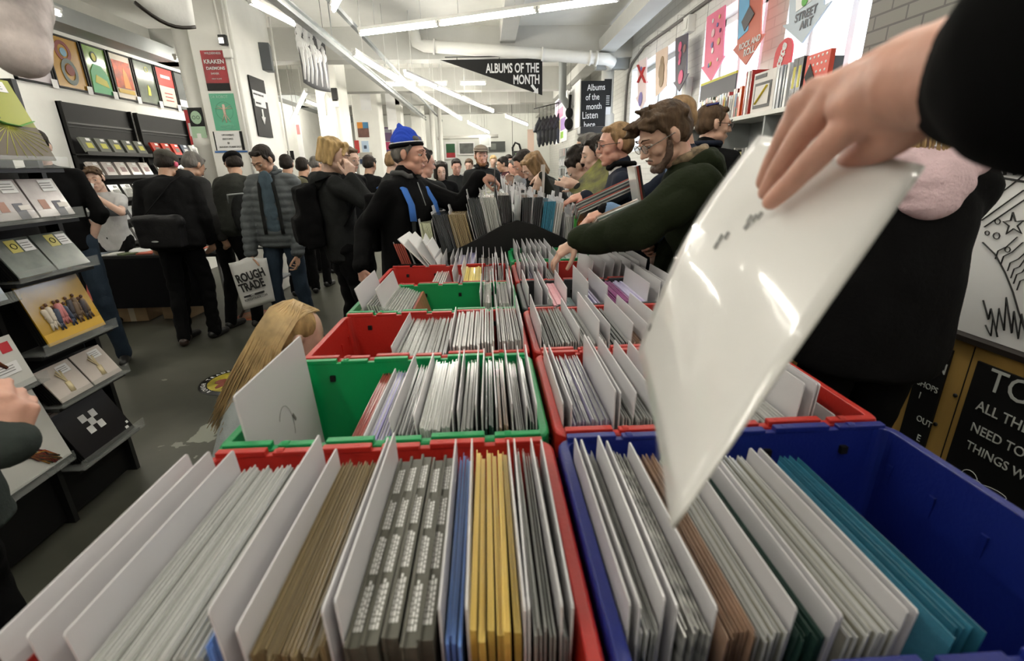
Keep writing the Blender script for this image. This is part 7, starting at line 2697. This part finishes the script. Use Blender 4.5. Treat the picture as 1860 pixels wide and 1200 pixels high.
for kk, r_ in (('i', .0138), ('m', .0134), ('r', .0125), ('p', .0112)):
    b.ell(mc[kk], (r_, r_, r_))
# thumb passes behind the sleeve
fing([at(1655, 215, N=.325), at(1600, 262, N=.355), at(1540, 300, N=.40), at(1500, 322, N=.43)], [.018, .0145, .0120, .0095])
# forearm
b.cap(wrist, at(1760, 130, N=.275), .0275, .034, 20)
b.cap(at(1760, 130, N=.275), elbow, .034, .040, 20)
b.cap(at(1650, 130, N=.305), at(1760, 120, N=.27), .024, .03, 20)
t = thing('person', 'arm in a black sleeve reaching in from the right, gripping the white record sleeve', 'person', elbow)
me = blob(b, .0026, 5, lambda p: .0007 * noise.noise(Vector(p) * 60))
link_mesh('hand_and_forearm', me, S_arm, t)
b = MB()
for nm_, p0, p1 in (('i', at(1404, 362, N=.408), at(1396, 370, N=.411)),):
    pass
# sleeve, upper arm and shoulder carry on out of the frame
b = MB()
b.cap(at(1838, 122, N=.262), elbow, .046, .048, 24)
sho = elbow + Vector((.18, -.18, .06))
b.cap(elbow, sho, .06, .075, 20)
b.ell(sho + Vector((.1, -.08, -.12)), (.16, .12, .26))
me = blob(b, .006, 9, fold(.0015, 16))
link_mesh('black_sleeve', me, mat('sleeve_cloth', (.003, .003, .0032), 1.0, spec=.08), t)

# woman with the pink hood, back to us
hW = at(1655, 205, Y=1.42)
hW.z = 1.68
W = person('person with blonde hair, black jacket and soft pink hood, back to the camera', (hW.x, hW.y, hW.z), yaw=12, lean=0, hyaw=10, hpitch=.1, k=1.0, skinm=S_fair, hair='short', hairm=H_blond, top=K_black, top_thick=.04, fit=1.15, wide=1.0, legs=K_black, vox=.009, folds=.006, ffreq=5,
           lh=(hW.x - .05, hW.y + .32, 1.12), rh=(hW.x + .18, hW.y + .30, 1.05), lhint=(-1, 0, -.6), rhint=(1, -.3, -.6))
nk, U_, F_, R_ = W['neck'], W['U'], W['F'], W['R']
b = MB()
c0 = nk - F_ * .10 + R_ * .0 - U_ * .01
b.cap(c0 - R_ * .08 + U_ * .02, c0 + R_ * .08 + U_ * .02, .04, .04)
b.ell(c0 - F_ * .025 - U_ * .035, (.105, .05, .07), (R_, F_, U_))
b.ell(c0 - F_ * .035 - U_ * .08, (.075, .04, .05), (R_, F_, U_))
for s_ in (-1, 1):
    b.cap(c0 + R_ * s_ * .10 + U_ * .02, nk + F_ * .05 + R_ * s_ * .085, .045, .03)
me = blob(b, .008, 3, lambda p: .010 * (abs(noise.noise(Vector((p.x * 7, p.y * 7, p.z * 22)))) - .2))
link_mesh('pink_hood', me, cloth('pinkhood', (.70, .52, .56), bump=.4, bscale=120), W['root'])
b = MB()
rn = random.Random(2)
for i in range(120):
    a = rn.uniform(-1.6, 1.6)
    p0 = W['P'](.07 * sin(a), -.03 - .085 * cos(a), .05)
    b.tube([p0, W['P'](.085 * sin(a), -.04 - .095 * cos(a), -.03), W['P'](.08 * sin(a) + rn.uniform(-.01, .01), -.05 - .10 * cos(a), -.11 - rn.uniform(0, .05))], [.003, .003, .0012], 5)
link_mesh('hair_strands', b.mesh('s'), mat('hair_strand_blond', (.46, .32, .15), .38), W['root'])

# figure at the left edge, grey green coat, one hand at the rack
hL = Vector(at(-60, 430, N=1.25))
L_ = person('person in a dark grey green coat at the left edge, hand near the braid records', (-1.52, .98, 1.48), yaw=-60, lean=12, hyaw=-80, hpitch=.3, skinm=S_pink, hair='short', hairm=H_dark, top=cloth('greygreen', (.035, .045, .042)), top_thick=.035, fit=1.15, legs=K_black, vox=.006,
            rh=at(8, 812, N=.90), rdir=(.05, .5, .8), rback=(.8, -.6, .2), rthumb=(-.5, .5, .6), rhint=(.5, -.6, -1.2), curl=(.8, .9, .5), lh=(-1.85, 1.1, .95))
